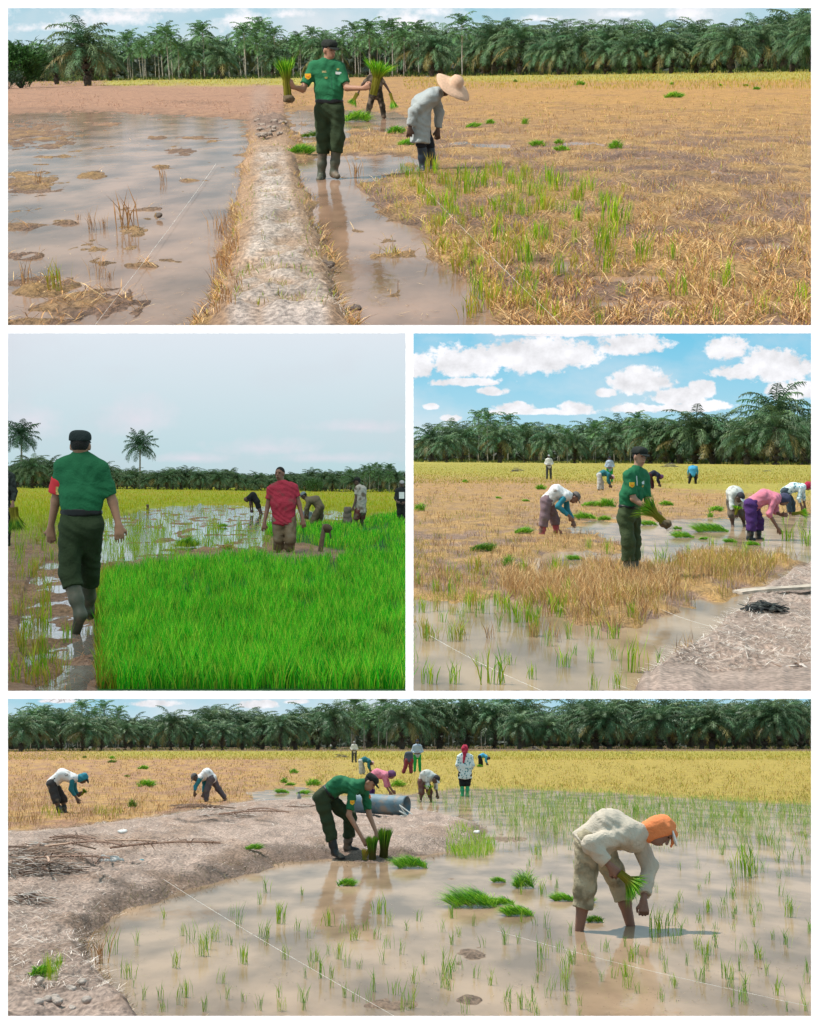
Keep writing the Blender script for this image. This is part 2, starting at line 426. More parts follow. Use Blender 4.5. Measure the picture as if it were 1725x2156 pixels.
def person(k, foot, J, label, face=(0, -1, 0), hup=(0, 0, 1), tone='tan', shirt=None, trousers=None, boots=None, hat=None,
           sleeve=0.55, tucked=True, hem=0.0, shorts=None, res=0.012, size=1.0, hair=True, group=None, grip=(), sleeve_m=None,
           fold=0.006, belt=None, scarf=None, girth=1.0, handcurl=0.6, glove=None, band=None, legk=1.0, loose=0.0):
    """foot: picture point of the ground contact; J: joints as (px, py[, dy]) in the picture, dy metres behind the contact"""
    base = gp(k, foot[0], foot[1]); Y0 = base[1]
    g = {n: at(k, v[0], v[1], Y0 + (v[2] if len(v) > 2 else 0.0)) - base for n, v in J.items()}
    S = size; root = thing(k, 'person', base, label, 'person', group)
    sl, sr, hl, hr = g['shl'], g['shr'], g['hpl'], g['hpr']
    ml = g['midl'] if 'midl' in g else (sl * 0.5 + hl * 0.5); mr = g['midr'] if 'midr' in g else (sr * 0.5 + hr * 0.5)
    if 'mid' in g:
        c = (ml + mr) / 2; off = g['mid'] - c; ml = ml + off; mr = mr + off
    lerp = lambda a, b, t: a * (1 - t) + b * t
    def torso(q, e, bottom=1.0, top=0.0, kk=0.05):
        for t in (0.16, 0.38, 0.62, 0.84):
            edge = abs(t - 0.5) > 0.25
            a = lerp(sl, sr, t); m_ = lerp(ml, mr, t); b = lerp(hl, hr, t); b = lerp(m_, b, bottom)
            ra = (0.072 if edge else 0.092) * S * girth + e; rm = (0.088 if edge else 0.105) * S * girth + e; rb = (0.092 if edge else 0.105) * S * girth + e
            q.cone(a, m_, ra, rm, kk); q.cone(m_, b, rm, rb, kk, cutb=(bottom != 1.0))
    face = nrm(face); R_, F_, U_ = basis(face, hup); H = g['head']
    # skin: one continuous body
    q = Sdf(0.035)
    torso(q, -0.022)
    nk = g['neck']; q.cone(nk, H - U_ * 0.06 * S, 0.058 * S, 0.05 * S, 0.03)
    q.ell(H + U_ * 0.015 * S - F_ * 0.01 * S, (0.074 * S, 0.092 * S, 0.092 * S), (R_, F_, U_), 0.02)
    q.ell(H - U_ * 0.055 * S + F_ * 0.018 * S, (0.054 * S, 0.066 * S, 0.062 * S), (R_, F_, U_), 0.03)
    if res < 0.02:
        q.cone(H + F_ * 0.082 * S + U_ * 0.012 * S, H + F_ * 0.102 * S - U_ * 0.022 * S, 0.009 * S, 0.014 * S, 0.012)
        q.cone(H + F_ * 0.074 * S - U_ * 0.06 * S - R_ * 0.016 * S, H + F_ * 0.074 * S - U_ * 0.06 * S + R_ * 0.016 * S, 0.013 * S, 0.013 * S, 0.01)
        q.cone(H + F_ * 0.074 * S + U_ * 0.035 * S - R_ * 0.04 * S, H + F_ * 0.074 * S + U_ * 0.035 * S + R_ * 0.04 * S, 0.012 * S, 0.012 * S, 0.012)
        for sg in (-1, 1): q.ell(H + R_ * sg * 0.078 * S - U_ * 0.008 * S, (0.012 * S, 0.022 * S, 0.034 * S), (R_, F_, U_), 0.01)
    for sd, sh, el, wr, hd in (('l', sl, 'ell', 'wrl', 'hal'), ('r', sr, 'elr', 'wrr', 'har')):
        if el not in g: continue
        E_, W_ = g[el], g[wr]
        q.cone(sh, E_, 0.050 * S, 0.040 * S, 0.03); q.cone(E_, W_, 0.041 * S, 0.027 * S, 0.02)
        T_ = g.get(hd, W_ + nrm(W_ - E_) * 0.17 * S); d = nrm(T_ - W_)
        a = nrm(np.cross(d, (0, 1, 0) if abs(d[1]) < 0.8 else (0, 0, 1))); n = np.cross(a, d)
        if n[1] > 0 and hd in grip: pass
        pe = W_ + d * 0.085 * S
        for t in (-0.024, -0.008, 0.008, 0.024): q.cone(W_ + d * 0.015 + a * t * 0.6, pe + a * t * 1.1 * S, 0.019 * S, 0.015 * S, 0.015)
        cl = handcurl if hd not in grip else 1.35
        for i, t in enumerate((-0.031, -0.0105, 0.0105, 0.031)):
            ln = (0.066, 0.076, 0.072, 0.056)[i] * S
            d1 = nrm(d * math.cos(cl * 0.6) + n * math.sin(cl * 0.6) + a * t * 3); d2 = nrm(d * math.cos(cl * 1.6) + n * math.sin(cl * 1.6))
            b0 = pe + a * t * S; b1 = b0 + d1 * ln * 0.55; q.cone(b0, b1, 0.0105 * S, 0.0095 * S, 0.005); q.cone(b1, b1 + d2 * ln * 0.5, 0.0095 * S, 0.008 * S, 0.004)
        th = -1 if (R_ @ a) * (1 if sd == 'l' else -1) > 0 else 1
        b0 = W_ + d * 0.03 + a * th * 0.02; b1 = b0 + nrm(d * 0.7 + a * th * 0.7 + n * 0.3) * 0.05 * S
        q.cone(b0, b1, 0.016 * S, 0.012 * S, 0.012); q.cone(b1, b1 + nrm(d + n * 0.5) * 0.032 * S, 0.0115 * S, 0.009 * S, 0.006)
    legs = []
    for hp, kn, an, to in (('hpl', 'knl', 'anl', 'tol'), ('hpr', 'knr', 'anr', 'tor')):
        if kn not in g: continue
        A, K, B = g[hp], g[kn], g[an]; T_ = g.get(to, B + nrm(np.array([face[0], face[1], 0])) * 0.17 + np.array([0, 0, -0.05]))
        legs.append((A, K, B, T_))
        q.cone(A, K, 0.078 * S, 0.052 * S, 0.04); q.cone(K, lerp(K, B, 0.35), 0.052 * S, 0.052 * S, 0.03); q.cone(lerp(K, B, 0.35), B, 0.052 * S, 0.034 * S, 0.03)
        q.cone(B - np.array([0, 0, 0.03]), T_, 0.036 * S, 0.026 * S, 0.02)
    part(k, 'body', q.mesh('body', skin(tone), h=res), root)
    # trousers
    if trousers is not None and legs:
        q = Sdf(0.04); wl = lerp(ml, hl, 0.45); wr_ = lerp(mr, hr, 0.45)
        for t in (0.12, 0.37, 0.63, 0.88):
            rr = (0.095 if abs(t - 0.5) > 0.25 else 0.108) * S * girth
            q.cone(lerp(wl, wr_, t), lerp(hl, hr, t), rr, rr + 0.008, 0.05, cuta=True)
        for i, (A, K, B, T_) in enumerate(legs):
            e = 0.022 * legk; sh = shorts[i] if isinstance(shorts, (list, tuple)) else shorts
            if sh is None and boots is not None: sh = boots[1] + 0.03
            q.cone(A, K, 0.088 * S * girth + e * 0.8, 0.060 * S + e, 0.05, cutb=(sh is not None and sh <= 0))
            if sh is None or sh > 0:
                en = lerp(K, B, 0.97 if sh is None else sh)
                q.cone(K, en, 0.060 * S + e, 0.050 * S + e * (1.2 if legk > 1.2 else 0.9), 0.04, cutb=True)
        part(k, 'trousers', q.mesh('trousers', trousers, h=res, fold=fold, ff=1.2), root)
    # boots
    if boots is not None and legs:
        bm_, bt = boots
        for i, (A, K, B, T_) in enumerate(legs):
            q = Sdf(0.03); top = lerp(K, B, bt)
            q.cone(top, lerp(top, B, 0.5), 0.066 * S, 0.060 * S, 0.03, cuta=True); q.cone(lerp(top, B, 0.5), B, 0.060 * S, 0.048 * S, 0.03)
            hl_ = B - np.array([0, 0, 0.03]) - nrm(T_ - B) * 0.02
            q.cone(B, hl_, 0.048 * S, 0.045 * S, 0.03); q.cone(hl_ - np.array([0, 0, 0.0]), T_, 0.046 * S, 0.040 * S, 0.03)
            part(k, 'boot', q.mesh('boot', bm_, h=res, fold=fold * 0.35), root)
    # shirt
    if shirt is not None:
        q = Sdf(0.04)
        e = 0.012 if tucked else 0.022 + loose
        if tucked: torso(q, e, 0.50)
        else:
            torso(q, e)
            if hem:
                dn = nrm((hl + hr) / 2 - (ml + mr) / 2) if hem < 0.3 else np.array([0.0, 0, -1.0])
                for t in (0.1, 0.37, 0.63, 0.9):
                    b = lerp(hl, hr, t); q.cone(b, b + dn * hem, 0.11 * S * girth + loose, 0.115 * S * girth + hem * 0.06 + loose, 0.05, cutb=True)
        q.cone(sl, nk, 0.060 * S, 0.058 * S, 0.05); q.cone(sr, nk, 0.060 * S, 0.058 * S, 0.05)
        q.cone(nk - nrm(H - nk) * 0.02, nk + nrm(H - nk) * 0.035, 0.066 * S, 0.060 * S, 0.02, cutb=True)
        sm = []
        for sh, el, wr in ((sl, 'ell', 'wrl'), (sr, 'elr', 'wrr')):
            if el not in g: continue
            E_, W_ = g[el], g[wr]; qq = q if sleeve_m is None else Sdf(0.03)
            if sleeve <= 1: qq.cone(sh, lerp(sh, E_, sleeve), 0.064 * S + loose, (0.064 if sleeve < 0.9 else 0.060) * S + loose, 0.035, cutb=True)
            else:
                qq.cone(sh, E_, 0.064 * S + loose, 0.056 * S + loose, 0.035); qq.cone(E_, lerp(E_, W_, sleeve - 1), 0.056 * S + loose, 0.044 * S + loose * .8, 0.025, cutb=True)
            if sleeve_m is not None: sm.append(qq)
        sh_o = part(k, 'shirt', q.mesh('shirt', shirt, h=res, fold=fold * .75, ff=1.55), root)
        for qq in sm: part(k, 'sleeve', qq.mesh('sleeve', sleeve_m, h=res, fold=fold * 0.7), root)
        root_shirt = sh_o
    else: root_shirt = None
    if belt is not None:
        q = Sdf(0.03); wl = lerp(ml, hl, 0.55); wr_ = lerp(mr, hr, 0.55); dn = nrm((hl + hr) / 2 - (ml + mr) / 2)
        for t in (0.12, 0.37, 0.63, 0.88):
            rr = (0.106 if abs(t - 0.5) > 0.25 else 0.120) * S * girth
            q.cone(lerp(wl, wr_, t) - dn * 0.016, lerp(wl, wr_, t) + dn * 0.018, rr, rr, 0.05, cuta=True, cutb=True)
        part(k, 'belt', q.mesh('belt', belt, h=min(res, 0.012)), root)
    if band is not None:
        which, bm_, t0, t1 = band; sh = sl if which == 'l' else sr; E_ = g['el' + which]
        q = Sdf(0.02); q.cone(lerp(sh, E_, t0), lerp(sh, E_, t1), 0.072 * S, 0.076 * S, cuta=True, cutb=True)
        part(k, 'armband', q.mesh('armband', bm_, h=res, fold=0.002), root)
    # head wear and hair
    hm = min(res, 0.012)
    if hair and res < 0.02:
        q = Sdf(0.015); q.ell(H + U_ * 0.022 * S - F_ * 0.016 * S, (0.079 * S, 0.092 * S, 0.094 * S), (R_, F_, U_))
        q.cut(H + F_ * 0.045 * S + U_ * 0.05 * S, F_ * 0.8 - U_ * 0.75)
        q.cut(H - U_ * 0.042 * S, -U_)
        part(k, 'hair', q.mesh('hair', mat('hair_black', (0.012, 0.010, 0.009), rough=0.75, bump=0.5, bscale=120), h=hm), root)
    if hat is not None:
        kind, hmat = hat[0], hat[1]
        if kind in ('cap', 'field'):
            q = Sdf(0.012); up = 0.045 if kind == 'field' else 0.04
            q.ell(H + U_ * (up + 0.012) * S - F_ * 0.008 * S, (0.088 * S, 0.102 * S, (0.075 if kind == 'field' else 0.08) * S), (R_, F_, U_), pw=3.0 if kind == 'field' else 2.0)
            q.cut(H + U_ * up * S, -U_ + F_ * 0.12)
            part(k, 'cap', q.mesh('cap', hmat, h=hm, fold=0.0015), root)
            q = Sdf(0.01); q.ell(H + U_ * (up - 0.002) * S + F_ * 0.095 * S, (0.07 * S, 0.072 * S, 0.011 * S), (R_, nrm(F_ - U_ * 0.25), nrm(U_ + F_ * 0.25)))
            part(k, 'cap_brim', q.mesh('cap_brim', hat[2] if len(hat) > 2 else hmat, h=min(hm, 0.008)), root)
        elif kind == 'scarf':      # cloth wound over the head and neck
            q = Sdf(0.04); q.ell(H + U_ * 0.02 * S - F_ * 0.018 * S, (0.098 * S, 0.112 * S, 0.118 * S), (R_, F_, U_))
            q.cone(H - F_ * 0.03 * S, nk + nrm(H - nk) * 0.03, 0.10 * S, 0.088 * S, 0.05)
            q.cut(H + F_ * 0.06 * S, F_ * 1.0 - U_ * 0.35)
            part(k, 'headscarf', q.mesh('headscarf', hmat, h=hm, fold=0.006, ff=1.4), root)
            if len(hat) > 2:
                q = Sdf(0.01); q.ell(H + U_ * 0.055 * S + F_ * 0.095 * S, (0.075 * S, 0.075 * S, 0.012 * S), (R_, nrm(F_ - U_ * 0.4), nrm(U_ + F_ * 0.4)))
                part(k, 'cap_brim', q.mesh('cap_brim', hat[2], h=min(hm, 0.008)), root)
        elif kind == 'straw':      # wide straw hat
            c = g['hat']; ax = nrm(hat[2]); r1 = nrm(np.cross(ax, (0, 1, 0))); r2 = np.cross(ax, r1)
            V, Fq = [], []; rr = [0.0, 0.045, 0.082, 0.098, 0.105, 0.16, 0.22, 0.275]; hh = [0.125, 0.12, 0.095, 0.04, 0.0, -0.012, -0.03, -0.055]
            ns = 40
            for lay in (0, 1):
                for r_, h_ in zip(rr, hh):
                    for j in range(ns):
                        t = j * 2 * math.pi / ns; wob = 0.012 * math.sin(3 * t + 1) * (r_ / 0.275) ** 2
                        V.append(c + ax * (h_ + wob - lay * 0.006) + (r1 * math.cos(t) + r2 * math.sin(t)) * (r_ + 1e-3))
            nr = len(rr)
            for lay in (0, 1):
                for i in range(nr - 1):
                    for j in range(ns):
                        a = lay * nr * ns + i * ns + j; b = lay * nr * ns + i * ns + (j + 1) % ns
                        Fq.append((a, b, b + ns, a + ns) if lay == 0 else (a + ns, b + ns, b, a))
            for j in range(ns):
                a = (nr - 1) * ns + j; b = (nr - 1) * ns + (j + 1) % ns; o = nr * ns; Fq.append((a, b, b + o, a + o))
            part(k, 'straw_hat', mesh_from('straw_hat', np.array(V), np.array(Fq), hmat, smooth=True), root)
    if res <= 0.0125 and abs(face[1]) > 0.2 and face[1] < 0 and (hat is None or hat[0] != 'straw'):
        for sg in (-1, 1):
            q = Sdf(0.004); q.ell(H + F_ * 0.078 * S + R_ * sg * 0.031 * S + U_ * 0.014 * S, (0.014 * S, 0.008 * S, 0.006 * S), (R_, F_, U_))
            part(k, 'eye', q.mesh('eye', mat('eye_dark', (0.02, 0.015, 0.012), rough=0.25), h=0.004), root)
        q = Sdf(0.004); q.ell(H + F_ * 0.087 * S - U_ * 0.058 * S, (0.026 * S, 0.006 * S, 0.006 * S), (R_, F_, U_))
        part(k, 'mouth', q.mesh('mouth', mat('lips_' + tone, tuple(np.array({'tan': (0.22, 0.08, 0.06), 'dark': (0.05, 0.025, 0.02), 'brown': (0.1, 0.04, 0.03)}[tone])), rough=0.5), h=0.004), root)
    root['_'] = 0; del root['_']
    return root, g, base, root_shirt

def badge(k, root, base, surf, px, py, wpx, hpx, shape, m, name, off=0.004, extra=None, tilt=0.0, label=None):
    """small flat emblem sewn on a garment where the sight line meets it"""
    me = surf.data; n = len(me.vertices); co = np.empty(n * 3, np.float32); me.vertices.foreach_get('co', co); co = co.reshape(-1, 3)
    bv = BVHTree.FromPolygons([tuple(c) for c in co], [tuple(p.vertices) for p in me.polygons])
    d = ray(k, px, py); o = np.array([0, 0, PLACE[k][2]]) - base
    hit, nr, _, dist = bv.ray_cast(Vector(o), Vector(d).normalized())
    if hit is None: return
    s = dist / F; nr = np.array(nr);
    if nr @ d > 0: nr = -nr
    nr = nrm(nr - nrm(d) * 0.4)
    r = nrm(np.cross(-nr, (0, 0, 1))) * -1; r = r if r[0] > 0 else -r; u = nrm(np.cross(r, nr)); u = u if u[2] > 0 else -u
    ct, st = math.cos(tilt), math.sin(tilt); r, u = r * ct + u * st, u * ct - r * st
    hit = np.array(hit) + nr * off
    V = []; P = np.array(shape)
    for lay in (0, 1):
        for x, y in P: V.append(hit + r * x * wpx * s + u * y * hpx * s - nr * lay * (off + 0.006))
    n = len(P); V = np.array(V)
    bmf = [list(range(n))]
    me2 = bpy.data.meshes.new(name)
    me2.from_pydata([tuple(v) for v in V], [], [list(range(n)), list(range(2 * n - 1, n - 1, -1))] + [[i, i + n, (i + 1) % n + n, (i + 1) % n] for i in range(n)])
    me2.materials.append(m)
    return part(k, name, me2, root, label)
RECT = [(-.5, -.5), (.5, -.5), (.5, .5), (-.5, .5)]
# ------------------------------------------------------------------ the white wall with its four openings
OPEN = {1: (17, 17, 1708, 684.5), 2: (17, 702, 854, 1454.5), 3: (871, 702, 1708, 1454.5), 4: (17, 1471.5, 1708, 2139)}
def wall():
    xs = [-1500, 17, 854, 871, 1708, 3200]; ys = [-1200, 17, 684.5, 702, 1454.5, 1471.5, 2139, 2262]
    V = []
    ex = [0, -1.5, 1.5, -1.5, 1.5, 0]; ey = [0, -1.5, 1.5, -1.5, 1.5, -1.5, 1.5, 0]     # openings splayed slightly wider at the back
    for lay in (0, 1):
        Y = WALL_Y + lay * 0.03; s = Y / F
        for j, y in enumerate(ys):
            for i, x in enumerate(xs): V.append(((x + lay * ex[i] - CX) * s, Y, CAMZ + (CY - y - lay * ey[j]) * s))
    nx = len(xs); o = nx * len(ys); Fq = []
    hole = set()
    for i in range(nx - 1):
        for j in range(len(ys) - 1):
            cx_ = (xs[i] + xs[i + 1]) / 2; cy_ = (ys[j] + ys[j + 1]) / 2
            if any(a < cx_ < c and b < cy_ < d for a, b, c, d in OPEN.values()): hole.add((i, j))
    for i in range(nx - 1):
        for j in range(len(ys) - 1):
            a = j * nx + i; q = (a, a + 1, a + 1 + nx, a + nx)
            if (i, j) in hole: continue
            Fq.append(q[::-1]); Fq.append(tuple(v + o for v in q))
            for (di, dj, e0, e1) in ((-1, 0, 3, 0), (1, 0, 1, 2), (0, -1, 0, 1), (0, 1, 2, 3)):
                n_ = (i + di, j + dj)
                if n_ in hole or not (0 <= n_[0] < nx - 1 and 0 <= n_[1] < len(ys) - 1):
                    Fq.append((q[e0], q[e1], q[e1] + o, q[e0] + o))
    m = mat('white_paint', (0.95, 0.94, 0.90), rough=0.6, var=0.01, scale=3, spec=0.2)
    me = mesh_from('display_wall', np.array(V), np.array(Fq), m)
    ob = bpy.data.objects.new('display_wall', me); SC.collection.objects.link(ob); REC1.objects.link(ob)
    tag(ob, 'white painted wall with four rectangular openings onto the rice fields', 'wall')
wall()

# ------------------------------------------------------------------ skies: a backdrop behind each wood, returning over and beside the field
def sky_mat(name, lo, hi, cloud, clouds, cov, zbase, ztop, soft=0.06, nscale=0.011, gain=1.0, under=0.72, puff=2.3):
    m = bpy.data.materials.new(name); m.use_nodes = True; nt = m.node_tree; nt.nodes.clear(); L = nt.links.new
    tc = N(nt, 'ShaderNodeTexCoord'); sp = N(nt, 'ShaderNodeSeparateXYZ'); L(tc.outputs['Object'], sp.inputs[0])
    def mth(op, a, b=None, c=None, cl=False):
        n = N(nt, 'ShaderNodeMath', operation=op); n.use_clamp = cl
        for i, v in enumerate((a, b, c)):
            if v is None: continue
            if isinstance(v, (int, float)): n.inputs[i].default_value = v
            else: L(v, n.inputs[i])
        return n.outputs[0]
    zr = N(nt, 'ShaderNodeMapRange'); zr.inputs['From Min'].default_value = zbase; zr.inputs['From Max'].default_value = ztop; L(sp.outputs[2], zr.inputs[0])
    base = N(nt, 'ShaderNodeMix', data_type='RGBA'); L(zr.outputs[0], base.inputs[0]); base.inputs[6].default_value = (*lo, 1); base.inputs[7].default_value = (*hi, 1)
    mp = N(nt, 'ShaderNodeMapping'); mp.inputs['Scale'].default_value = (nscale, nscale, nscale * 1.9); L(tc.outputs['Object'], mp.inputs[0])
    n1 = N(nt, 'ShaderNodeTexNoise'); n1.inputs['Scale'].default_value = 1.0; n1.inputs['Detail'].default_value = 8; n1.inputs['Roughness'].default_value = 0.55; L(mp.outputs[0], n1.inputs['Vector'])
    mp2 = N(nt, 'ShaderNodeMapping'); mp2.inputs['Scale'].default_value = (nscale * 2.8, nscale * 2.8, nscale * 3.6); L(tc.outputs['Object'], mp2.inputs[0])
    n2 = N(nt, 'ShaderNodeTexNoise'); n2.inputs['Scale'].default_value = 1.0; n2.inputs['Detail'].default_value = 7; n2.inputs['Roughness'].default_value = 0.6; L(mp2.outputs[0], n2.inputs['Vector'])
    # explicit cumulus: each a puffy ellipse (x, z, rx, rz) on the backdrop, edge broken by noise
    d_all = None
    for (x, z, rx, rz) in clouds:
        ex = mth('DIVIDE', mth('SUBTRACT', sp.outputs[0], x), rx); ez = mth('DIVIDE', mth('SUBTRACT', sp.outputs[2], z), rz)
        ezl = mth('MULTIPLY', mth('MINIMUM', ez, 0.0), 1.5); ez2 = mth('ADD', mth('MAXIMUM', ez, 0.0), ezl)
        d = mth('SUBTRACT', 1.0, mth('SQRT', mth('ADD', mth('MULTIPLY', ex, ex), mth('MULTIPLY', ez2, ez2))))
        d_all = d if d_all is None else mth('MAXIMUM', d_all, d)
    thin = mth('MULTIPLY', mth('SUBTRACT', n1.outputs[0], 1.0 - cov), 3.0, cl=True)          # wispy sheet
    c0 = N(nt, 'ShaderNodeMix', data_type='RGBA'); L(mth('MULTIPLY', thin, 0.75), c0.inputs[0]); L(base.outputs[2], c0.inputs[6]); c0.inputs[7].default_value = (*[c * 0.86 for c in cloud], 1)
    out = c0.outputs[2]
    if d_all is not None:
        mpf = N(nt, 'ShaderNodeMapping'); mpf.inputs['Scale'].default_value = (nscale * 15, nscale * 15, nscale * 18); L(tc.outputs['Object'], mpf.inputs[0])
        nf = N(nt, 'ShaderNodeTexNoise'); nf.inputs['Scale'].default_value = 1.0; nf.inputs['Detail'].default_value = 6; nf.inputs['Roughness'].default_value = 0.62; L(mpf.outputs[0], nf.inputs['Vector'])
        dn = mth('ADD', mth('ADD', d_all, mth('MULTIPLY', mth('SUBTRACT', n2.outputs[0], 0.5), puff * .75)), mth('MULTIPLY', mth('SUBTRACT', nf.outputs[0], 0.5), puff * .62))
        dens = mth('DIVIDE', dn, soft * 4, cl=True)
        mp3 = N(nt, 'ShaderNodeMapping'); mp3.inputs['Scale'].default_value = (nscale * 2.8, nscale * 2.8, nscale * 3.6); mp3.inputs['Location'].default_value = (0.05, 0, -0.25); L(tc.outputs['Object'], mp3.inputs[0])
        n3 = N(nt, 'ShaderNodeTexNoise'); n3.inputs['Scale'].default_value = 1.0; n3.inputs['Detail'].default_value = 7; n3.inputs['Roughness'].default_value = 0.6; L(mp3.outputs[0], n3.inputs['Vector'])
        sh = mth('ADD', 0.62, mth('MULTIPLY', mth('SUBTRACT', n3.outputs[0], n2.outputs[0]), -4.0), cl=True)
        cc = N(nt, 'ShaderNodeMix', data_type='RGBA'); L(sh, cc.inputs[0]); cc.inputs[6].default_value = (*[c * under for c in cloud], 1); cc.inputs[7].default_value = (*cloud, 1)
        c1 = N(nt, 'ShaderNodeMix', data_type='RGBA'); L(dens, c1.inputs[0]); L(out, c1.inputs[6]); L(cc.outputs[2], c1.inputs[7]); out = c1.outputs[2]
    em = N(nt, 'ShaderNodeEmission'); L(out, em.inputs[0]); em.inputs[1].default_value = gain
    o = N(nt, 'ShaderNodeOutputMaterial'); L(em.outputs[0], o.inputs[0])
    try: m.cycles.emission_sampling = 'NONE'
    except Exception: pass
    return m
SKYBOX = {1: (-260, -420, 1985, 692.5), 2: (-260, 693.8, 861.6, 1461.5), 3: (863.4, 693.8, 1985, 1461.5), 4: (-260, 1463, 1985, 2420)}
def sky(k, m):
    x0, y0, x1, y1 = SKYBOX[k]; Minv = np.array(MW[k].inverted()); V = []
    for D in (WALL_Y + 0.06, SKY_D):
        for (x, y) in ((x0, y0), (x1, y0), (x1, y1), (x0, y1)):
            w = np.array([(x - CX) / F * D, D, CAMZ + (CY - y) / F * D, 1]); V.append((Minv @ w)[:3])
    Fq = [(4, 5, 6, 7), (0, 1, 5, 4), (1, 2, 6, 5), (3, 0, 4, 7)]
    o = whole(k, 'sky', mesh_from('sky', np.array(V), np.array(Fq), m))
    COL[k].objects.unlink(o); SC.collection.objects.link(o)     # the sun shines through the open sky
def skypt(k, px, py):
    """backdrop coordinates (x, z) behind a picture point"""
    d = np.array([(px - CX) / F * SKY_D, SKY_D, CAMZ + (CY - py) / F * SKY_D, 1]); p = np.array(MW[k].inverted()) @ d
    return p[0], p[2]
def cl(k, lst):
    r = []
    for (px, py, rx, ry) in lst:
        x, z = skypt(k, px, py); r.append((x, z, rx / F * SKY_D, ry / F * SKY_D))
    return r
W_ = tuple(lin((246, 246, 250)))
z0 = skypt(1, 800, 140)[1]; z1 = skypt(1, 800, 15)[1]
sky(1, sky_mat('sky_hazy_blue', tuple(lin((186, 214, 224))), tuple(lin((142, 196, 214))), W_,
    cl(1, [(500, 48, 70, 26), (230, 40, 120, 22), (80, 60, 120, 14), (330, 20, 140, 12), (610, 30, 60, 14), (850, 45, 80, 30), (920, 25, 70, 20), (1150, 40, 60, 10), (1310, 30, 60, 12), (1440, 30, 60, 22), (-60, 30, 100, 30), (1800, 30, 100, 30)]), 0.66, z0, z1, soft=0.22, under=0.9, puff=3.0))
z0 = skypt(2, 400, 990)[1]; z1 = skypt(2, 400, 700)[1]
sky(2, sky_mat('sky_overcast', tuple(lin((178, 205, 211))), tuple(lin((212, 220, 228))), tuple(lin((214, 214, 223))),
    cl(2, [(280, 885, 95, 60), (70, 895, 80, 55), (560, 945, 140, 28), (700, 965, 180, 18), (400, 965, 110, 16), (760, 900, 120, 20)]), 0.56, z0, z1, soft=0.3, nscale=0.006, under=0.95, puff=1.8, gain=1.05))
z0 = skypt(3, 1290, 930)[1]; z1 = skypt(3, 1290, 700)[1]
sky(3, sky_mat('sky_blue_cumulus', tuple(lin((178, 216, 230))), tuple(lin((112, 194, 226))), W_,
    cl(3, [(965, 768, 100, 48), (1140, 752, 132, 48), (1335, 728, 84, 32), (885, 775, 50, 40), (1525, 738, 50, 38), (1630, 775, 84, 46), (1560, 785, 70, 24), (1350, 805, 75, 38), (1420, 838, 64, 24), (1275, 828, 24, 14),
           (1090, 860, 48, 18), (1210, 862, 36, 16), (1340, 862, 60, 14), (950, 882, 28, 12), (1480, 822, 30, 22), (1670, 825, 60, 26), (1035, 825, 40, 14), (910, 857, 20, 10), (1180, 700, 200, 14), (1510, 855, 40, 12), (980, 806, 90, 14), (1450, 860, 90, 12), (1120, 868, 120, 10)]), 0.55, z0, z1, soft=0.06, under=0.74, puff=2.0))
z0 = skypt(4, 800, 1520)[1]; z1 = skypt(4, 800, 1465)[1]
sky(4, sky_mat('sky_pale_blue', tuple(lin((176, 212, 226))), tuple(lin((150, 202, 220))), W_,
    cl(4, [(550, 1484, 50, 12), (330, 1482, 60, 10), (620, 1478, 40, 8), (120, 1476, 60, 8), (100, 1425, 150, 20), (900, 1400, 300, 30), (1500, 1420, 260, 24)]), 0.56, z0, z1, soft=0.09))

# ------------------------------------------------------------------ grounds
NEARPY = {1: 694.0, 2: 1459.5, 3: 1459.5, 4: 2228.0}
def ground(k, nx, ny, near_t, zone, x0, x1, split=None, m=None):
    h = PLACE[k][2]; far_t = h * F / 850.0
    s = np.linspace(0, 1, ny); px = np.linspace(x0, x1, nx)[None, :] * np.ones((ny, 1)); h0 = yh(k, px)
    py = h0 + far_t + (NEARPY[k] - h0 - far_t) * (s ** 1.25)[:, None]
    G = gp(k, px, py); z, col, w = zone(px, py, G[..., 0], G[..., 1])
    z = z.copy(); z[-1] = np.maximum(z[-1], 0.0)
    if k == 1: z = np.maximum(z, -(688 - py) * np.maximum(G[..., 1], 1) / F)
    G = G.copy(); G[..., 2] = z
    V = G.reshape(-1, 3); C_ = col.reshape(-1, 3)
    # fold the near edge down to the wall
    d = np.stack([(px[-1] - CX) / F, np.ones(nx), (CY - py[-1]) / F], -1) * (WALL_Y + 0.03)
    lip = (d + [0, 0, CAMZ]); Mi = np.array(MW[k].inverted()); lip = lip @ Mi[:3, :3].T + Mi[:3, 3]
    lip[:, 2] = np.minimum(lip[:, 2], z[-1]) if k == 4 else lip[:, 2]
    V = np.concatenate([V, lip]); C_ = np.concatenate([C_, C_[-nx:]])
    i = np.arange(ny)[:, None] * nx + np.arange(nx - 1)[None, :]; i = i.reshape(-1)
    Q = np.stack([i, i + nx, i + nx + 1, i + 1], -1)[:, ::-1][:, [3, 0, 1, 2]]
    Q = np.stack([i, i + 1, i + nx + 1, i + nx], -1)[:, ::-1]
    wf = np.concatenate([w.reshape(-1), w[-1]])[Q].mean(1) > 0.5
    m = m or ground_mat('wet_earth')
    for sel, nm in ((~wf, 'ground'), (wf, 'path')):
        q = Q[sel]
        if not len(q): continue
        u, inv = np.unique(q, return_inverse=True)
        whole(k, nm, mesh_from(nm, V[u], inv.reshape(-1, 4), m, col=C_[u], smooth=True))
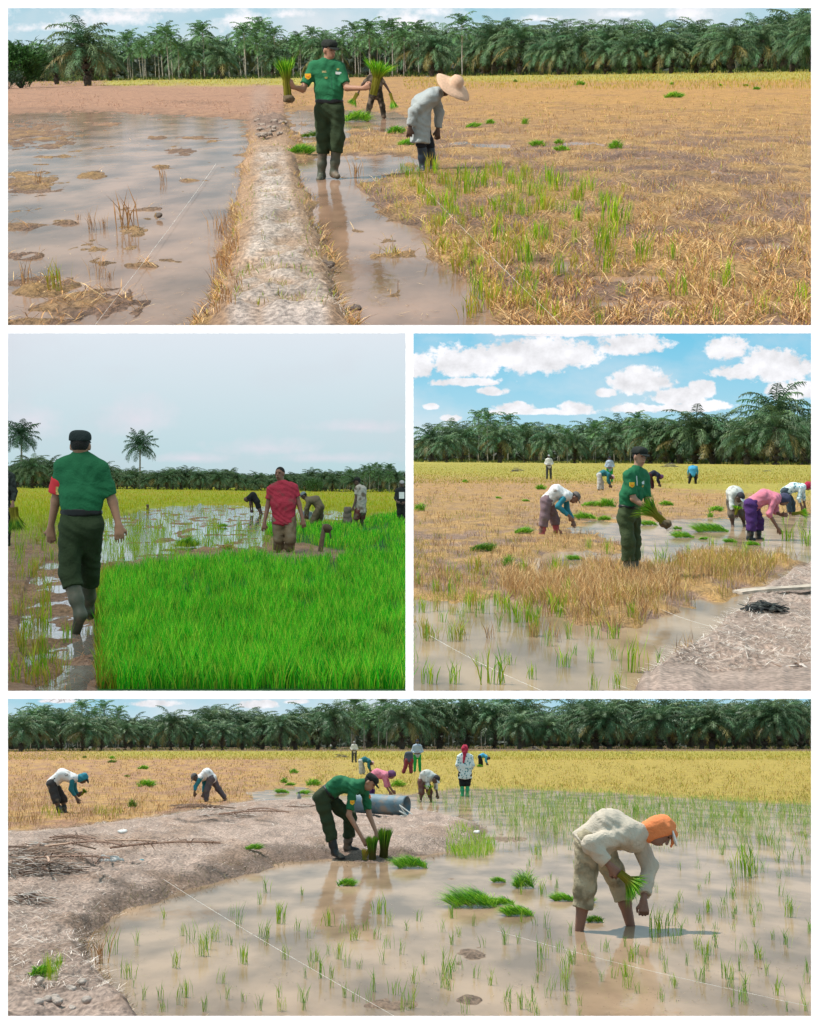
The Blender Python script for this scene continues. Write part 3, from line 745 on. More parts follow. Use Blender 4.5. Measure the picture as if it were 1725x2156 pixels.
def water(k, m, near_t, x0, x1, z=0.0, far_t=None):
    h = PLACE[k][2]; far_t = far_t or h * F / 800.0
    px = np.array([x0, x1, x1, x0], float); py = np.where([1, 1, 0, 0], yh(k, px) + far_t, NEARPY[k] - .3)
    V = gp(k, px, py, z); V[:, 2] = z
    whole(k, 'water', mesh_from('water', V, np.array([[3, 2, 1, 0]]), m))
def mixc(a, b, t): return a * (1 - t[..., None]) + b * t[..., None]
def cc(c, k=0.75): return lin(c) * k

# --- place 1: flooded plot, bund, furrow and straw-littered field
DYKE = [(533, 240), (600, 240), (622, 300), (642, 380), (668, 460), (700, 560), (752, 700), (775, 780), (390, 780), (420, 700), (462, 600), (486, 500), (497, 430), (508, 350), (525, 290)]
P1_PONDL = [(-90, 243), (40, 240), (170, 236), (330, 240), (470, 250), (528, 252), (520, 300), (500, 400), (480, 500), (450, 600), (415, 710), (-90, 710)]
P1_POND2 = [(596, 236), (700, 233), (830, 237), (868, 252), (850, 268), (790, 272), (740, 272), (735, 292), (700, 300), (645, 300), (606, 268)]
P1_CHAN = [(620, 338), (700, 330), (800, 332), (880, 330), (900, 345), (830, 360), (770, 378), (742, 395), (790, 440), (880, 480), (930, 540), (960, 590), (1030, 640), (1060, 710), (745, 710), (705, 580), (668, 470), (645, 395)]
P1_PUD = [(970, 300, 28, 4), (1040, 310, 40, 9), (1240, 302, 50, 5), (1110, 350, 60, 4), (1350, 335, 60, 4), (1480, 368, 110, 5), (1010, 560, 36, 9), (1150, 560, 90, 10), (1330, 590, 120, 9), (1250, 640, 60, 8), (1540, 600, 80, 8), (1600, 640, 90, 8), (1420, 640, 70, 7), (1080, 500, 60, 7), (1250, 470, 60, 6), (1610, 520, 60, 6)]
def zone1(px, py, x, y):
    ys_ = y / 2.4; n = fbm(x * 0.55, ys_ * 0.55, 4); n2 = fbm(x * 2.2 + 9, ys_ * 2.2, 4); n3 = fbm(x * 7, ys_ * 7, 3)
    t = py - yh(1, px); sc = np.clip(t / 250, 0.12, 2.2)
    jit = ((n2 - 0.5) * 46 + (n3 - 0.5) * 26) * sc
    dpl = poly_sd(px, py, P1_PONDL) + jit * 0.55; dp2 = poly_sd(px, py, P1_POND2) + jit * 0.5; dch = poly_sd(px, py, P1_CHAN) + jit * 0.55
    ddk = poly_sd(px, py, DYKE) + jit * 0.45
    pud = np.full_like(px, 9.0)
    for b in P1_PUD: pud = np.minimum(pud, blob(px, py, *b))
    pud = pud + (n2 - 0.5) * 2.2 + (n3 - 0.5) * 1.2
    z = 0.035 + 0.10 * (n - 0.5) + 0.10 * (n2 - 0.45) + 0.03 * (n3 - 0.5)
    z = np.maximum(z * 0.6, 0.004 + 0.012 * n3) + 0.004
    wet = np.minimum(np.minimum(dpl, dp2), dch)
    isl = np.full_like(px, 9.0)
    for b in ((60, 385, 92, 30), (300, 440, 60, 5), (420, 290, 60, 4), (130, 330, 70, 4), (400, 380, 40, 3), (300, 560, 50, 6), (60, 540, 60, 10), (85, 610, 115, 34), (180, 640, 150, 42), (40, 478, 85, 9), (285, 485, 50, 16), (60, 690, 160, 30), (190, 370, 50, 12), (380, 320, 40, 9), (60, 285, 130, 34), (230, 262, 40, 6), (340, 352, 30, 5), (140, 470, 40, 5), (330, 290, 30, 5), (110, 300, 60, 16), (200, 525, 40, 8), (250, 660, 40, 6), (330, 455, 12, 4)):
        isl = np.minimum(isl, blob(px, py, *b))
    isl = isl + (n2 - 0.5) * 2.4 + (n3 - 0.5) * 1.6
    bed = -0.034 + 0.11 * (n2 - 0.5) + 0.07 * (n3 - .5) + 0.055 * sstep(1.15, 0.5, isl)
    sh_ = sstep(14, -10, wet / np.clip(sc, .3, 1.5)) * 1.0; z = z * (1 - sh_) + bed * sh_
    z = z - 0.09 * sstep(1.0, 0.6, pud) * (wet > 0) * (ddk > 20)
    dk = sstep(6, -38, ddk / np.clip(sc, .4, 1.3)) * sstep(228, 262, py)
    clod = np.exp(-(((px - 566) / 40) ** 2 + ((py - 268) / 24) ** 2))
    z = z + dk * (0.085 + 0.05 * (n2 - 0.5) + 0.06 * (n3 - 0.5)) + clod * (0.10 + 0.20 * (n3 - .5))
    faint = sstep(30, 5, np.abs(px - 548)) * sstep(165, 200, py) * sstep(262, 240, py)
    dirt = cc((188, 144, 118), .68); mud = cc((146, 116, 98), .75); straw = cc((190, 150, 98), .7); yel = cc((186, 172, 84)); gry = cc((204, 186, 172), 0.82); org = cc((200, 152, 92), .68)
    col = mixc(mud * np.ones(px.shape + (3,)), straw, sstep(0.38, 0.62, n2))
    far = sstep(330, 190, py)
    col = mixc(col, org, far * (0.55 + 0.4 * n)); col = mixc(col, dirt, (px < 600) * sstep(300, 230, py) * 0.9)
    col = mixc(col, cc((196, 150, 84)), far * sstep(900, 1200, px) * 0.6)
    yl = sstep(184, 176, py + (n - .5) * 10) * (px < 720) * sstep(200, 240, px) + sstep(0, 1, (176 - (px - 1000) * 0.004 - py + (n - .5) * 8) / 8) * sstep(850, 1050, px)
    col = mixc(col, yel, np.clip(yl, 0, 1))
    col = mixc(col, cc((120, 96, 80)), 0.7 * sstep(0.05, -0.02, z) * (wet < 10))
    col = mixc(col, mud * 0.8, sstep(0.55, 0.75, n) * 0.35)
    col = mixc(col, cc((186, 150, 118)), sstep(-4, 10, -ddk)); col = mixc(col, gry, sstep(24, 52, -ddk / np.clip(sc, .5, 1.2)) * (.25 + .75 * sstep(0.34, 0.60, n3 * .7 + n2 * .3)) * sstep(300, 360, py))
    col = mixc(col, cc((178, 150, 132)), faint * 0.6); col = mixc(col, cc((142, 118, 106)), np.clip(clod * 1.6, 0, 1) * 0.8)
    return z, col, (ddk < -6) & (py > 262)
z1fun = zone1
ground(1, 460, 250, 546, zone1, -70, 1795)
water(1, water_mat('paddy_water_top', tuple(cc((168, 134, 110), 0.72)), refl=0.52, rip=0.14), 545, -75, 1800)

# --- place 2: nursery bed, muddy track, flooded clearing, ripening field
P2_GREEN = [(206, 1216), (330, 1194), (430, 1184), (475, 1172), (560, 1178), (600, 1192), (660, 1190), (700, 1184), (750, 1168), (640, 1150), (560, 1132), (560, 1110), (640, 1108), (760, 1105), (790, 1088), (870, 1080), (870, 1480), (206, 1480), (200, 1330), (200, 1250)]
P2_WATER = [(196, 1100), (310, 1070), (420, 1062), (560, 1066), (640, 1072), (730, 1080), (735, 1096), (560, 1112), (555, 1150), (600, 1165), (470, 1160), (420, 1168), (330, 1180), (205, 1198), (195, 1150)]
def zone2(px, py, x, y):
    ys_ = y / 2.4; n = fbm(x * 0.6, ys_ * 0.6, 4); n2 = fbm(x * 2.4 + 5, ys_ * 2.4, 4); n3 = fbm(x * 8, ys_ * 8, 3)
    t = py - yh(2, px); sc = np.clip(t / 250, 0.15, 2)
    jit = ((n2 - .5) * 50 + (n3 - .5) * 20) * sc
    dw = poly_sd(px, py, P2_WATER) + jit * 0.7; dg = poly_sd(px, py, P2_GREEN) + jit * 0.15
    z = 0.04 + 0.12 * (n2 - .4) + 0.05 * (n3 - .5) + 0.05 * (n - .5); z = np.maximum(z, 0.015)
    z = np.where(dw < 0, -0.012 + 0.11 * (n2 - .5) + 0.05 * (n3 - .5), z)
    trk = blob(px, py, 130, 1330, 90, 160) ; z = np.where((trk < 1) & (py > 1180), -0.002 + 0.16 * (n2 - .47) + 0.05 * (n3 - .5), z)
    z = np.where(dg < 0, 0.03, z)
    mud = cc((156, 122, 104), .9); yel = cc((176, 182, 20), 0.8); org = cc((200, 160, 40), 0.8)
    col = mixc(mud * np.ones(px.shape + (3,)), cc((168, 128, 96)), sstep(.4, .65, n2))
    col = mixc(col, yel, sstep(1160, 1060, py + (n2 - .5) * 60) * (dw > -4)); col = mixc(col, org, sstep(.5, .65, n) * sstep(1100, 1050, py) * .5)
    col = mixc(col, cc((40, 110, 12), 0.6), sstep(4, -6, dg))
    return z, col, px < -1e9
ground(2, 260, 210, 441, zone2, -70, 861.3)
water(2, water_mat('paddy_water_left', tuple(cc((170, 158, 146), 0.7)), refl=1.15, rip=0.2), 440, -72, 861.3)

# --- place 3
P3_BANK = [(1300, 1480), (1345, 1440), (1400, 1412), (1455, 1385), (1500, 1348), (1510, 1322), (1560, 1300), (1560, 1270), (1620, 1235), (1680, 1190), (1720, 1178), (1800, 1170), (1800, 1500), (1290, 1500)]
P3_W1 = [(855, 1262), (960, 1265), (1060, 1262), (1150, 1290), (1290, 1340), (1400, 1305), (1470, 1270), (1560, 1248), (1640, 1212), (1720, 1178), (1720, 1200), (1640, 1245), (1570, 1290), (1520, 1330), (1480, 1370), (1400, 1425), (1320, 1480), (855, 1490)]
P3_W2 = [(1190, 1108), (1260, 1098), (1380, 1100), (1500, 1092), (1600, 1085), (1800, 1078), (1800, 1172), (1690, 1186), (1640, 1172), (1560, 1168), (1480, 1160), (1400, 1190), (1330, 1190), (1270, 1185), (1330, 1140), (1220, 1122)]
P3_W3 = [(1105, 1190), (1160, 1165), (1240, 1160), (1290, 1180), (1200, 1215), (1130, 1222)]
def zone3(px, py, x, y):
    ys_ = y / 2.4; n = fbm(x * 0.6 + 3, ys_ * 0.6, 4); n2 = fbm(x * 2.3 + 1, ys_ * 2.3, 4); n3 = fbm(x * 8, ys_ * 8, 3)
    t = py - yh(3, px); sc = np.clip(t / 250, 0.15, 2); jit = ((n2 - .5) * 60 + (n3 - .5) * 24) * sc
    db = poly_sd(px, py, P3_BANK) + jit * .25; dw = np.minimum(np.minimum(poly_sd(px, py, P3_W1), poly_sd(px, py, P3_W2)), poly_sd(px, py, P3_W3)) + jit * .45
    z = 0.03 + 0.08 * (n2 - .42) + 0.03 * (n3 - .5) + .03 * (n - .5); z = np.maximum(z, 0.008)
    sh_ = sstep(16, -12, dw / np.clip(sc, .3, 1.5)); z = z * (1 - sh_) + sh_ * (-0.035 + 0.06 * (n2 - .5) + 0.03 * (n3 - .5))
    z = z + sstep(2, -30, db) * (0.16 + 0.08 * (n2 - .5) + .05 * (n3 - .5))
    mud = cc((156, 124, 106), .72); org = cc((196, 152, 94), .68); yel = cc((184, 168, 70), 0.68)
    col = mixc(mud * np.ones(px.shape + (3,)), org, sstep(.36, .6, n2)); col = mixc(col, org, sstep(1150, 1050, py) * .6)
    bnd = 1012 + np.clip(1290 - px, 0, 600) * -0.02 + np.clip(px - 1250, 0, 500) * 0.09
    col = mixc(col, yel, sstep(10, -8, py + (n - .5) * 22 - bnd))
    col = mixc(col, cc((190, 164, 148), .74), sstep(2, -14, db)); col = mixc(col, cc((112, 92, 78)), sstep(16, 0, np.abs(db + 4)) * .7)
    return z, col, px < -1e9
ground(3, 260, 230, 491 + 5, zone3, 863.8, 1795)
water(3, water_mat('paddy_water_right', tuple(cc((176, 148, 118), 0.68)), refl=0.46, rip=0.1), 494, 863.8, 1796)

# --- place 4
P4_BANK = [(-90, 1758), (90, 1750), (200, 1738), (330, 1722), (440, 1702), (520, 1688), (600, 1684), (660, 1682), (760, 1690), (860, 1702), (950, 1718), (1010, 1735), (1040, 1752), (1000, 1775), (930, 1800), (850, 1812), (760, 1820), (690, 1812), (600, 1822), (500, 1850), (430, 1872), (350, 1895), (260, 1925), (205, 1962), (190, 2010), (215, 2060), (240, 2100), (290, 2139), (320, 2190), (350, 2300), (-90, 2300)]
P4_DRY = [(-90, 1580), (1800, 1580), (1800, 1700), (1560, 1690), (1300, 1672), (1100, 1664), (960, 1662), (890, 1672), (800, 1676), (560, 1680), (440, 1702), (200, 1740), (-90, 1760)]
def zone4(px, py, x, y):
    ys_ = y / 2.4; n = fbm(x * 0.5 + 7, ys_ * 0.5, 4); n2 = fbm(x * 2.1 + 4, ys_ * 2.1, 4); n3 = fbm(x * 7.5, ys_ * 7.5, 3)
    t = py - yh(4, px); sc = np.clip(t / 300, 0.12, 2); jit = ((n2 - .5) * 56 + (n3 - .5) * 30) * sc
    db = poly_sd(px, py, P4_BANK) + jit * .6; dd = poly_sd(px, py, P4_DRY) + jit * .3
    z = -0.034 + 0.07 * (n2 - .5) + 0.05 * (n3 - .5) + 0 * px
    isl = np.full_like(px, 9.0)
    for b in ((990, 2015, 60, 30), (985, 2105, 50, 14), (820, 2115, 90, 18), (1060, 1765, 90, 12), (1680, 1755, 40, 5)): isl = np.minimum(isl, blob(px, py, *b))
    z = z + 0.055 * sstep(1.2, .2, isl + (n3 - .5) * 2.2 + (n2 - .5) * 2.0) * (.6 + .8 * n3)
    z = np.where(dd < 0, np.maximum(0.03 + 0.06 * (n2 - .4), 0.012) * sstep(0, 4, -dd) - 0.02 * (dd > -1), z)
    pool = poly_sd(px, py, [(515, 1668), (640, 1655), (680, 1672), (640, 1682), (540, 1682)]); z = np.where(pool < 0, -0.02, z)
    z = z + sstep(4, -34, db / np.clip(sc, .4, 1.3)) * (0.22 + 0.10 * (n2 - .5) + .06 * (n3 - .5) + .05 * (n - .5))
    org = cc((198, 152, 92), .70); yel = cc((190, 164, 70), .64); grn = cc((150, 165, 50), .7); bank = cc((186, 160, 144), .74)
    col = mixc(org * np.ones(px.shape + (3,)), cc((168, 124, 92)), sstep(.4, .65, n2))
    col = mixc(col, yel, sstep(480, 820, px + (n - .5) * 160)); col = mixc(col, cc((176, 160, 58), .72), sstep(1602, 1590, py + (n - .5) * 9) * sstep(80, 300, px))
    col = mixc(col, cc((150, 124, 104)), sstep(-4, 2, dd))
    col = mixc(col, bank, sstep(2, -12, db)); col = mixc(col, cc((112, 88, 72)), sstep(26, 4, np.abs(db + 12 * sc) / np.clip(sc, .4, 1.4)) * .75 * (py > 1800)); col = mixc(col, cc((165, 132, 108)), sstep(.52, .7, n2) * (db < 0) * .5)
    return z, col, px < -1e9
ground(4, 460, 260, 668, zone4, -70, 1795)
water(4, water_mat('paddy_water_bottom', tuple(cc((180, 150, 122), 0.68)), refl=0.46, rip=0.1), 667, -75, 1800)
# ------------------------------------------------------------------ palms
rng = np.random.RandomState(11)
LEAF = leaf_mat('palm_leaf', trans=0.18, rough=0.5)
TRUNK = mat('palm_trunk', (0.085, 0.068, 0.05), rough=0.95, var=0.4, scale=6, bump=0.8, bscale=14)
TRUNKP = mat('pale_trunk', (0.34, 0.31, 0.27), rough=0.9, var=0.3, scale=4, bump=0.3, bscale=20)
def frond(base, az, up, L, droop, nl, ll, col, r, wide=0.10, hang=0.5):
    s = np.linspace(0, 1, nl + 1)[1:]
    ang = up - droop * s ** 1.5
    seg = L / nl; dx = np.cumsum(np.cos(ang)) * seg; dz = np.cumsum(np.sin(ang)) * seg
    dirh = np.array([math.cos(az), math.sin(az), 0]); side = np.array([-math.sin(az), math.cos(az), 0])
    P = base + dirh * dx[:, None] + np.array([0, 0, 1]) * dz[:, None]
    T = dirh * np.cos(ang)[:, None] + np.array([0, 0, 1]) * np.sin(ang)[:, None]
    Nn = -dirh * np.sin(ang)[:, None] + np.array([0, 0, 1]) * np.cos(ang)[:, None]
    V, Fc, C_ = [], [], []
    prof = ll * np.sin(np.pi * np.clip(0.12 + 0.86 * s, 0, 1)) ** 0.6 * (s > 0.12)
    for sg in (-1, 1):
        d = side * sg * 0.8 + T * 0.55 + Nn * 0.18 + r.randn(nl, 3) * 0.12
        d /= np.linalg.norm(d, axis=1)[:, None]
        l = prof * (0.85 + 0.3 * r.rand(nl))
        tip = P + d * l[:, None] + np.array([0, 0, -1]) * (l * hang * (0.6 + 0.6 * r.rand(nl)))[:, None]
        mid = P + d * (l * 0.55)[:, None] + np.array([0, 0, -1]) * (l * hang * 0.15)[:, None]
        w = T * wide * 0.5
        b = len(V) and sum(len(v) for v in V)
        v = np.stack([P - w * .6, P + w * .6, mid - w, mid + w, tip], 1).reshape(-1, 3)
        i = np.arange(nl)[:, None] * 5 + (b or 0)
        V.append(v); Fc.append(np.concatenate([i + [0, 1, 3], i + [0, 3, 2], i + [2, 3, 4]]))
        c = col * (0.75 + 0.5 * r.rand(nl, 1)); C_.append(np.repeat(c, 5, 0))
    V = np.concatenate(V); o = len(V)
    rv, rt, rc = tube(np.concatenate([[base], P[::max(1, nl // 5)]]), 0.045 * L / 4, 3, np.array(col) * 1.5)
    return np.concatenate([V, rv]), np.concatenate(Fc + [rt + o]), np.concatenate(C_ + [rc])
GREENC = np.array([0.060, 0.140, 0.066])
def crown(kind, seed):
    r = np.random.RandomState(seed); ps = []
    if kind == 'oil': nf, L, top = 44, 4.6, 4.4
    elif kind == 'tall': nf, L, top = 22, 2.6, 7.6
    else: nf, L, top = 30, 3.4, 7.2
    b0 = np.array([0, 0, top])
    for i in range(nf):
        u = (i + 0.5) / nf; az = i * 2.39996 + r.randn() * 0.15
        if kind == 'oil':
            up = math.radians(82 - 92 * u ** 0.8); dr = math.radians(55 + 45 * r.rand() + 20 * (1 - u)); l = L * (0.75 + 0.35 * r.rand())
            c = GREENC * (0.65 + 0.8 * r.rand()) * np.array([1 + 0.6 * r.rand(), 1, 0.9]); 
            if u > 0.72 and r.rand() < 0.30: c = np.array([0.19, 0.16, 0.05]) * (.6 + .6 * r.rand())
            ps.append(frond(b0 + np.array([0, 0, -0.9 * u]), az, up, l, dr, 22, 0.95, c, r, wide=0.13, hang=0.75))
        elif kind == 'tall':
            up = math.radians(80 - 85 * u); dr = math.radians(70 + 30 * r.rand())
            c = GREENC * (0.8 + 0.8 * r.rand()) * np.array([1.25, 1.1, 0.8])
            ps.append(frond(b0 + np.array([0, 0, -1.6 * u]), az, up, L * (0.8 + .3 * r.rand()), dr, 13, 0.75, c, r, wide=0.17, hang=0.6))
        else:
            up = math.radians(78 - 110 * u); dr = math.radians(35 + 40 * r.rand())
            ps.append(frond(b0, az, up, L * (0.85 + .25 * r.rand()), dr, 24, 0.95, GREENC * (0.7 + .5 * r.rand()), r, wide=0.12, hang=0.75))
    V, T, C_ = join(ps)
    return mesh_from('crown', V, T, LEAF, col=np.clip(C_, 0.005, 0.5))
def trunk(kind, seed):
    r = np.random.RandomState(seed)
    if kind == 'oil':
        z = np.linspace(-0.3, 4.5, 12); rad = 0.36 + 0.10 * r.rand(12); V, T, C_ = tube(np.stack([0.05 * r.randn(12), 0.05 * r.randn(12), z], 1), rad, 9); m = TRUNK
        ps = [(V, T, C_)]
        for i in range(26):
            a = i * 2.4; zz = 0.6 + i * 0.15; p = np.array([math.cos(a) * .36, math.sin(a) * .36, zz]); ps.append(tube([p, p + np.array([math.cos(a) * .22, math.sin(a) * .22, .3])], [0.10, 0.05], 4))
        V, T, C_ = join(ps)
    elif kind == 'tall':
        z = np.linspace(-0.3, 7.2, 8); bx = np.cumsum(r.randn(8) * .03); V, T, C_ = tube(np.stack([bx, np.cumsum(r.randn(8) * .03), z], 1), 0.085, 6); m = TRUNKP
    else:
        z = np.linspace(-0.3, 7.25, 10); V, T, C_ = tube(np.stack([0.02 * z * 0 + 0.15 * np.sin(z * .25), 0 * z, z], 1), np.linspace(.17, .11, 10), 7); m = TRUNKP
    return mesh_from('trunk', V, T, m, smooth=True)
CR = {kd: [crown(kd, s) for s in sd] for kd, sd in (('oil', (1, 2, 3, 4, 5, 6)), ('tall', (21, 22, 23, 24)), ('coco', (31, 32)))}
TR = {kd: [trunk(kd, s) for s in sd] for kd, sd in (('oil', (1, 2)), ('tall', (5, 6, 7)), ('coco', (8,)))}
HT = {'oil': 8.2, 'tall': 9.3, 'coco': 9.8}
tr_rng = np.random.RandomState(3)
def tree(k, kind, px, pyb, hpx, label, group=None, name=None, wide=1.0, cz=0.0):
    """palm whose foot is at picture point (px,pyb) and whose top is hpx picture units above it"""
    b = gp(k, px, pyb); s = hpx * b[1] / F / HT[kind]
    t = thing(k, name or {'oil': 'oil_palm', 'tall': 'slender_palm', 'coco': 'coconut_palm'}[kind], b, label, 'palm tree', group,
              rz=tr_rng.rand() * 6.28, sc=(s * wide, s * wide, s))
    part(k, 'trunk', TR[kind][tr_rng.randint(len(TR[kind]))], t)
    part(k, 'crown', CR[kind][tr_rng.randint(len(CR[kind]))], t)
    return t
WHERE = {1: 'top opening', 2: 'left middle opening', 3: 'right middle opening', 4: 'bottom opening'}
MARKS = {1: [(60, 'the bright bush at the left'), (185, 'the large solitary palm'), (330, 'the middle of the left pond'), (560, 'the earth bund'), (694, 'the standing officer'), (795, 'the wading farmer'), (945, 'the straw hat'), (1130, 'the row of three seedling heaps'), (1294, 'the leaning seedling sheaf'), (1421, 'the widest far seedling heap'), (1594, 'the far right seedling heap'), (1750, 'the right edge of the top field')],
         2: [(44, 'the left coconut palm'), (170, 'the officer seen from behind'), (295, 'the second coconut palm'), (400, 'the seedling heap in the clearing'), (535, 'the bent man in black'), (590, 'the red-shirted man'), (662, 'the round bright bush'), (755, 'the man in dirty white'), (846, 'the man at the right edge')],
         3: [(980, 'the far left seedling heap'), (1089, 'the small dark brushwood heap'), (1156, 'the distant man in cream'), (1264, 'the distant person in dark teal'), (1347, 'the green-shirted officer'), (1459, 'the person in sky blue'), (1545, 'the bent man in white'), (1610, 'the pink-shirted farmer'), (1700, 'the crimson headscarf')],
         4: [(130, 'the leftmost bent man'), (310, 'the large straw-field seedling heap'), (430, 'the bent man with one leg back'), (600, 'the short grey post'), (720, 'the bending officer'), (860, 'the grey-blue drum'), (979, 'the woman with crimson scarf'), (1125, 'the grey brushwood heap'), (1280, 'the orange-scarfed farmer'), (1400, 'the orange headscarf'), (1568, 'the big green rice clump'), (1700, 'the right edge of the bottom field')]}
NUMW = ['', 'next palm', 'second palm', 'third palm', 'fourth palm', 'fifth palm', 'sixth palm', 'seventh palm', 'eighth palm', 'ninth palm', 'tenth palm', 'eleventh palm', 'twelfth palm']
def label_front(k, lst):
    lst = sorted(lst, key=lambda t: t[0]); mk = {}
    for x, n in MARKS[k]:
        free = [i for i in range(len(lst)) if i not in mk]
        if free: mk[min(free, key=lambda i: abs(lst[i][0] - x))] = n
    ks = sorted(mk)
    for i, (x, o, kd) in enumerate(lst):
        j = min(ks, key=lambda q: (abs(q - i), q)); w = {'oil': 'oil palm', 'tall': 'slender pale-trunked palm'}[kd]
        if i == j: o['label'] = 'front-row %s behind %s' % (w, mk[j])
        else: o['label'] = 'front-row %s, %s %s of the one behind %s' % (w, NUMW[min(12, abs(i - j))].replace(' palm', ''), 'right' if i > j else 'left', mk[j])
def treeline(k, xs, base, top, kind_of, rows=3, step=0.42):
    """rows of palms; base(x), top(x) are picture rows of the front trees' feet and heads"""
    front = []
    for row in range(rows):
        x = xs[0] - 20 * tr_rng.rand()
        while x < xs[1]:
            b0 = base(x); t0 = b0 - yh(k, x)
            tt = t0 / (1 + 0.16 * row); bb = yh(k, x) + tt
            kd = kind_of(x, row)
            hp = (b0 - top(x)) * (0.74 + 0.42 * tr_rng.rand() ** 1.3) * (1.0 - 0.02 * row) - (b0 - bb) * (0 if row else 0)
            lab = {'oil': 'oil palm crown showing in the rear rows of the wood in the ' + WHERE[k],
                   'tall': 'slender pale-trunked palm in the rear rows of the wood in the ' + WHERE[k]}[kd]
            grp = ('oil palms' if kd == 'oil' else 'slender palms') + ' of the plantation, ' + WHERE[k]
            jx = x + tr_rng.randn() * 3
            if SKYBOX[k][0] < jx < SKYBOX[k][2]:
                t_ = tree(k, kd, jx, bb + tr_rng.rand() * 0.12 * tt, hp, lab, grp, wide=0.95 + .2 * tr_rng.rand())
                if row == 0 and OPEN[k][0] - 15 < jx < OPEN[k][2] + 15: front.append((jx, t_, kd))
                elif row == 0: t_['label'] = lab.replace('rear rows', 'outer end')
            x += (b0 - top(x)) * step * (0.7 + 0.6 * tr_rng.rand()) * (0.62 if kd == 'tall' else 1.0)
    label_front(k, front)
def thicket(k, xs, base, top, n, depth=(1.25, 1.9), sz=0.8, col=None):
    """the shade of the plantation, put into leaf colour: a deep mass of leaves behind the front palms"""
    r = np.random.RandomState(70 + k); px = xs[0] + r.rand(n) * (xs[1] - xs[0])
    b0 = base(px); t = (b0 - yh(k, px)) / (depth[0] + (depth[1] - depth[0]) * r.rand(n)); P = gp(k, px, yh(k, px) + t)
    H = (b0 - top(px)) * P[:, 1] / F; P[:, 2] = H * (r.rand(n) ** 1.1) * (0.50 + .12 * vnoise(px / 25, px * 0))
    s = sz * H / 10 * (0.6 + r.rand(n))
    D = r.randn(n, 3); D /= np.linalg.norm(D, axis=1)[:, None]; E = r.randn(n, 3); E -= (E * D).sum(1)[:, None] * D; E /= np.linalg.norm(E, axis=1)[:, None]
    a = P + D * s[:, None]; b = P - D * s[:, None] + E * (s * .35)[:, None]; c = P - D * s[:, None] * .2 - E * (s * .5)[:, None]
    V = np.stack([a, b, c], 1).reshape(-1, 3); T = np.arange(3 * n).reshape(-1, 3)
    C_ = np.repeat((np.array([0.034, 0.050, 0.026]) if col is None else col) * (0.5 + 0.7 * r.rand(n, 1)), 3, 0)  # default tint darkened to paint in the shade beneath the crowns
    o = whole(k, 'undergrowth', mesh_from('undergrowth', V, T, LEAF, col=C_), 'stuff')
    tag(o, 'shade-coloured mass of fronds and undergrowth deep inside the palm plantation of the ' + WHERE[k], 'undergrowth')
def verge(k, xs, base, n, hpx, cols, name='verge_grass', label='', dens=None, wpx=1.2):
    """rough growth along the foot of the trees"""
    r = np.random.RandomState(90 + k + n % 7); px = xs[0] + r.rand(n) * (xs[1] - xs[0]); t = (base(px) - yh(k, px)) * (0.97 + .1 * r.rand(n))
    P = gp(k, px, yh(k, px) + t); s = P[:, 1] / F
    h = hpx * s * (0.4 + r.rand(n)) * (0.4 + 1.2 * vnoise(px / 18.0, px * 0 + 3))
    c = np.array(cols)[r.randint(len(cols), size=n)]
    V, T, C_ = blades(P, h, wpx * s, r.rand(n) * 6.28, .3 * r.rand(n), r, c)
    o = whole(k, name, mesh_from(name, V, T, leaf_mat(), col=C_), 'stuff'); tag(o, label, 'grass')
def bush(k, px, pyb, wpx, hpx, label, col=(0.05, 0.13, 0.03), n=2600, name='bush'):
    b = gp(k, px, pyb); s = b[1] / F; r = np.random.RandomState(int(px)); W = wpx * s; H = hpx * s
    u = r.randn(n, 3); u /= np.linalg.norm(u, axis=1)[:, None]; rad = 0.55 + 0.45 * r.rand(n) ** .5; lump = 0.8 + 0.35 * np.sin(u[:, 0] * 6 + 1) * np.sin(u[:, 2] * 5 + u[:, 1] * 4)
    P = u * (rad * lump)[:, None] * [W / 2, W / 2.2, H / 2] + [0, 0, H / 2]; P[:, 2] = np.abs(P[:, 2])
    az = np.arctan2(u[:, 1], u[:, 0]) + r.randn(n) * .5
    V, T, C_ = blades(P, H * .16 * (0.5 + r.rand(n)), H * .035, az, 0.5 + r.rand(n), r, np.array(col) * (0.5 + r.rand(n, 1)), flop=0.9, colvar=.3)
    t = thing(k, name, b, label, 'bush'); part(k, 'foliage', mesh_from('foliage', V, T, LEAF, col=C_), t)
    st = [tube([np.array([0, 0, -.1]), np.array([W * .2 * math.cos(a), W * .15 * math.sin(a), H * .5])], [H * .03, H * .012], 5) for a in (0.3, 1.7, 3.1, 4.6)]
    V, T, C_ = join(st); part(k, 'stem', mesh_from('stem', V, T, TRUNK), t)
# place 1
tall1 = lambda x, row: 'tall' if (260 < x < 870 and tr_rng.rand() < 0.85) or (870 <= x < 1060 and row == 0 and tr_rng.rand() < 0.45) else 'oil'
base1 = lambda x: 172 - (np.clip(x, -100, 1900) - 17) * 0.0130
top1 = lambda x: np.interp(x, [-60, 17, 120, 260, 330, 560, 860, 900, 1000, 1080, 1240, 1290, 1400, 1500, 1708, 1800], [90, 92, 88, 80, 68, 58, 60, 45, 42, 48, 50, 40, 42, 26, 16, 10])
treeline(1, (-60, 1790), base1, top1, tall1, rows=3)
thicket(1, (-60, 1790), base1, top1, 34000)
verge(1, (-60, 1790), base1, 5000, 9, [(0.05, 0.10, 0.02), (0.10, 0.14, 0.02), (0.03, 0.06, 0.02)], label='low weeds and grass along the foot of the palms in the top opening')
tree(1, 'oil', 185, 181, 150, 'large solitary oil palm standing forward of the plantation above the flooded plot', name='oil_palm', wide=1.12)
tree(1, 'oil', 120, 178, 100, 'smaller oil palm leaning beside the large solitary palm at the top left', wide=1.05)
bush(1, 45, 186, 120, 92, 'rounded bright green bush at the far left end of the top field', n=3800)
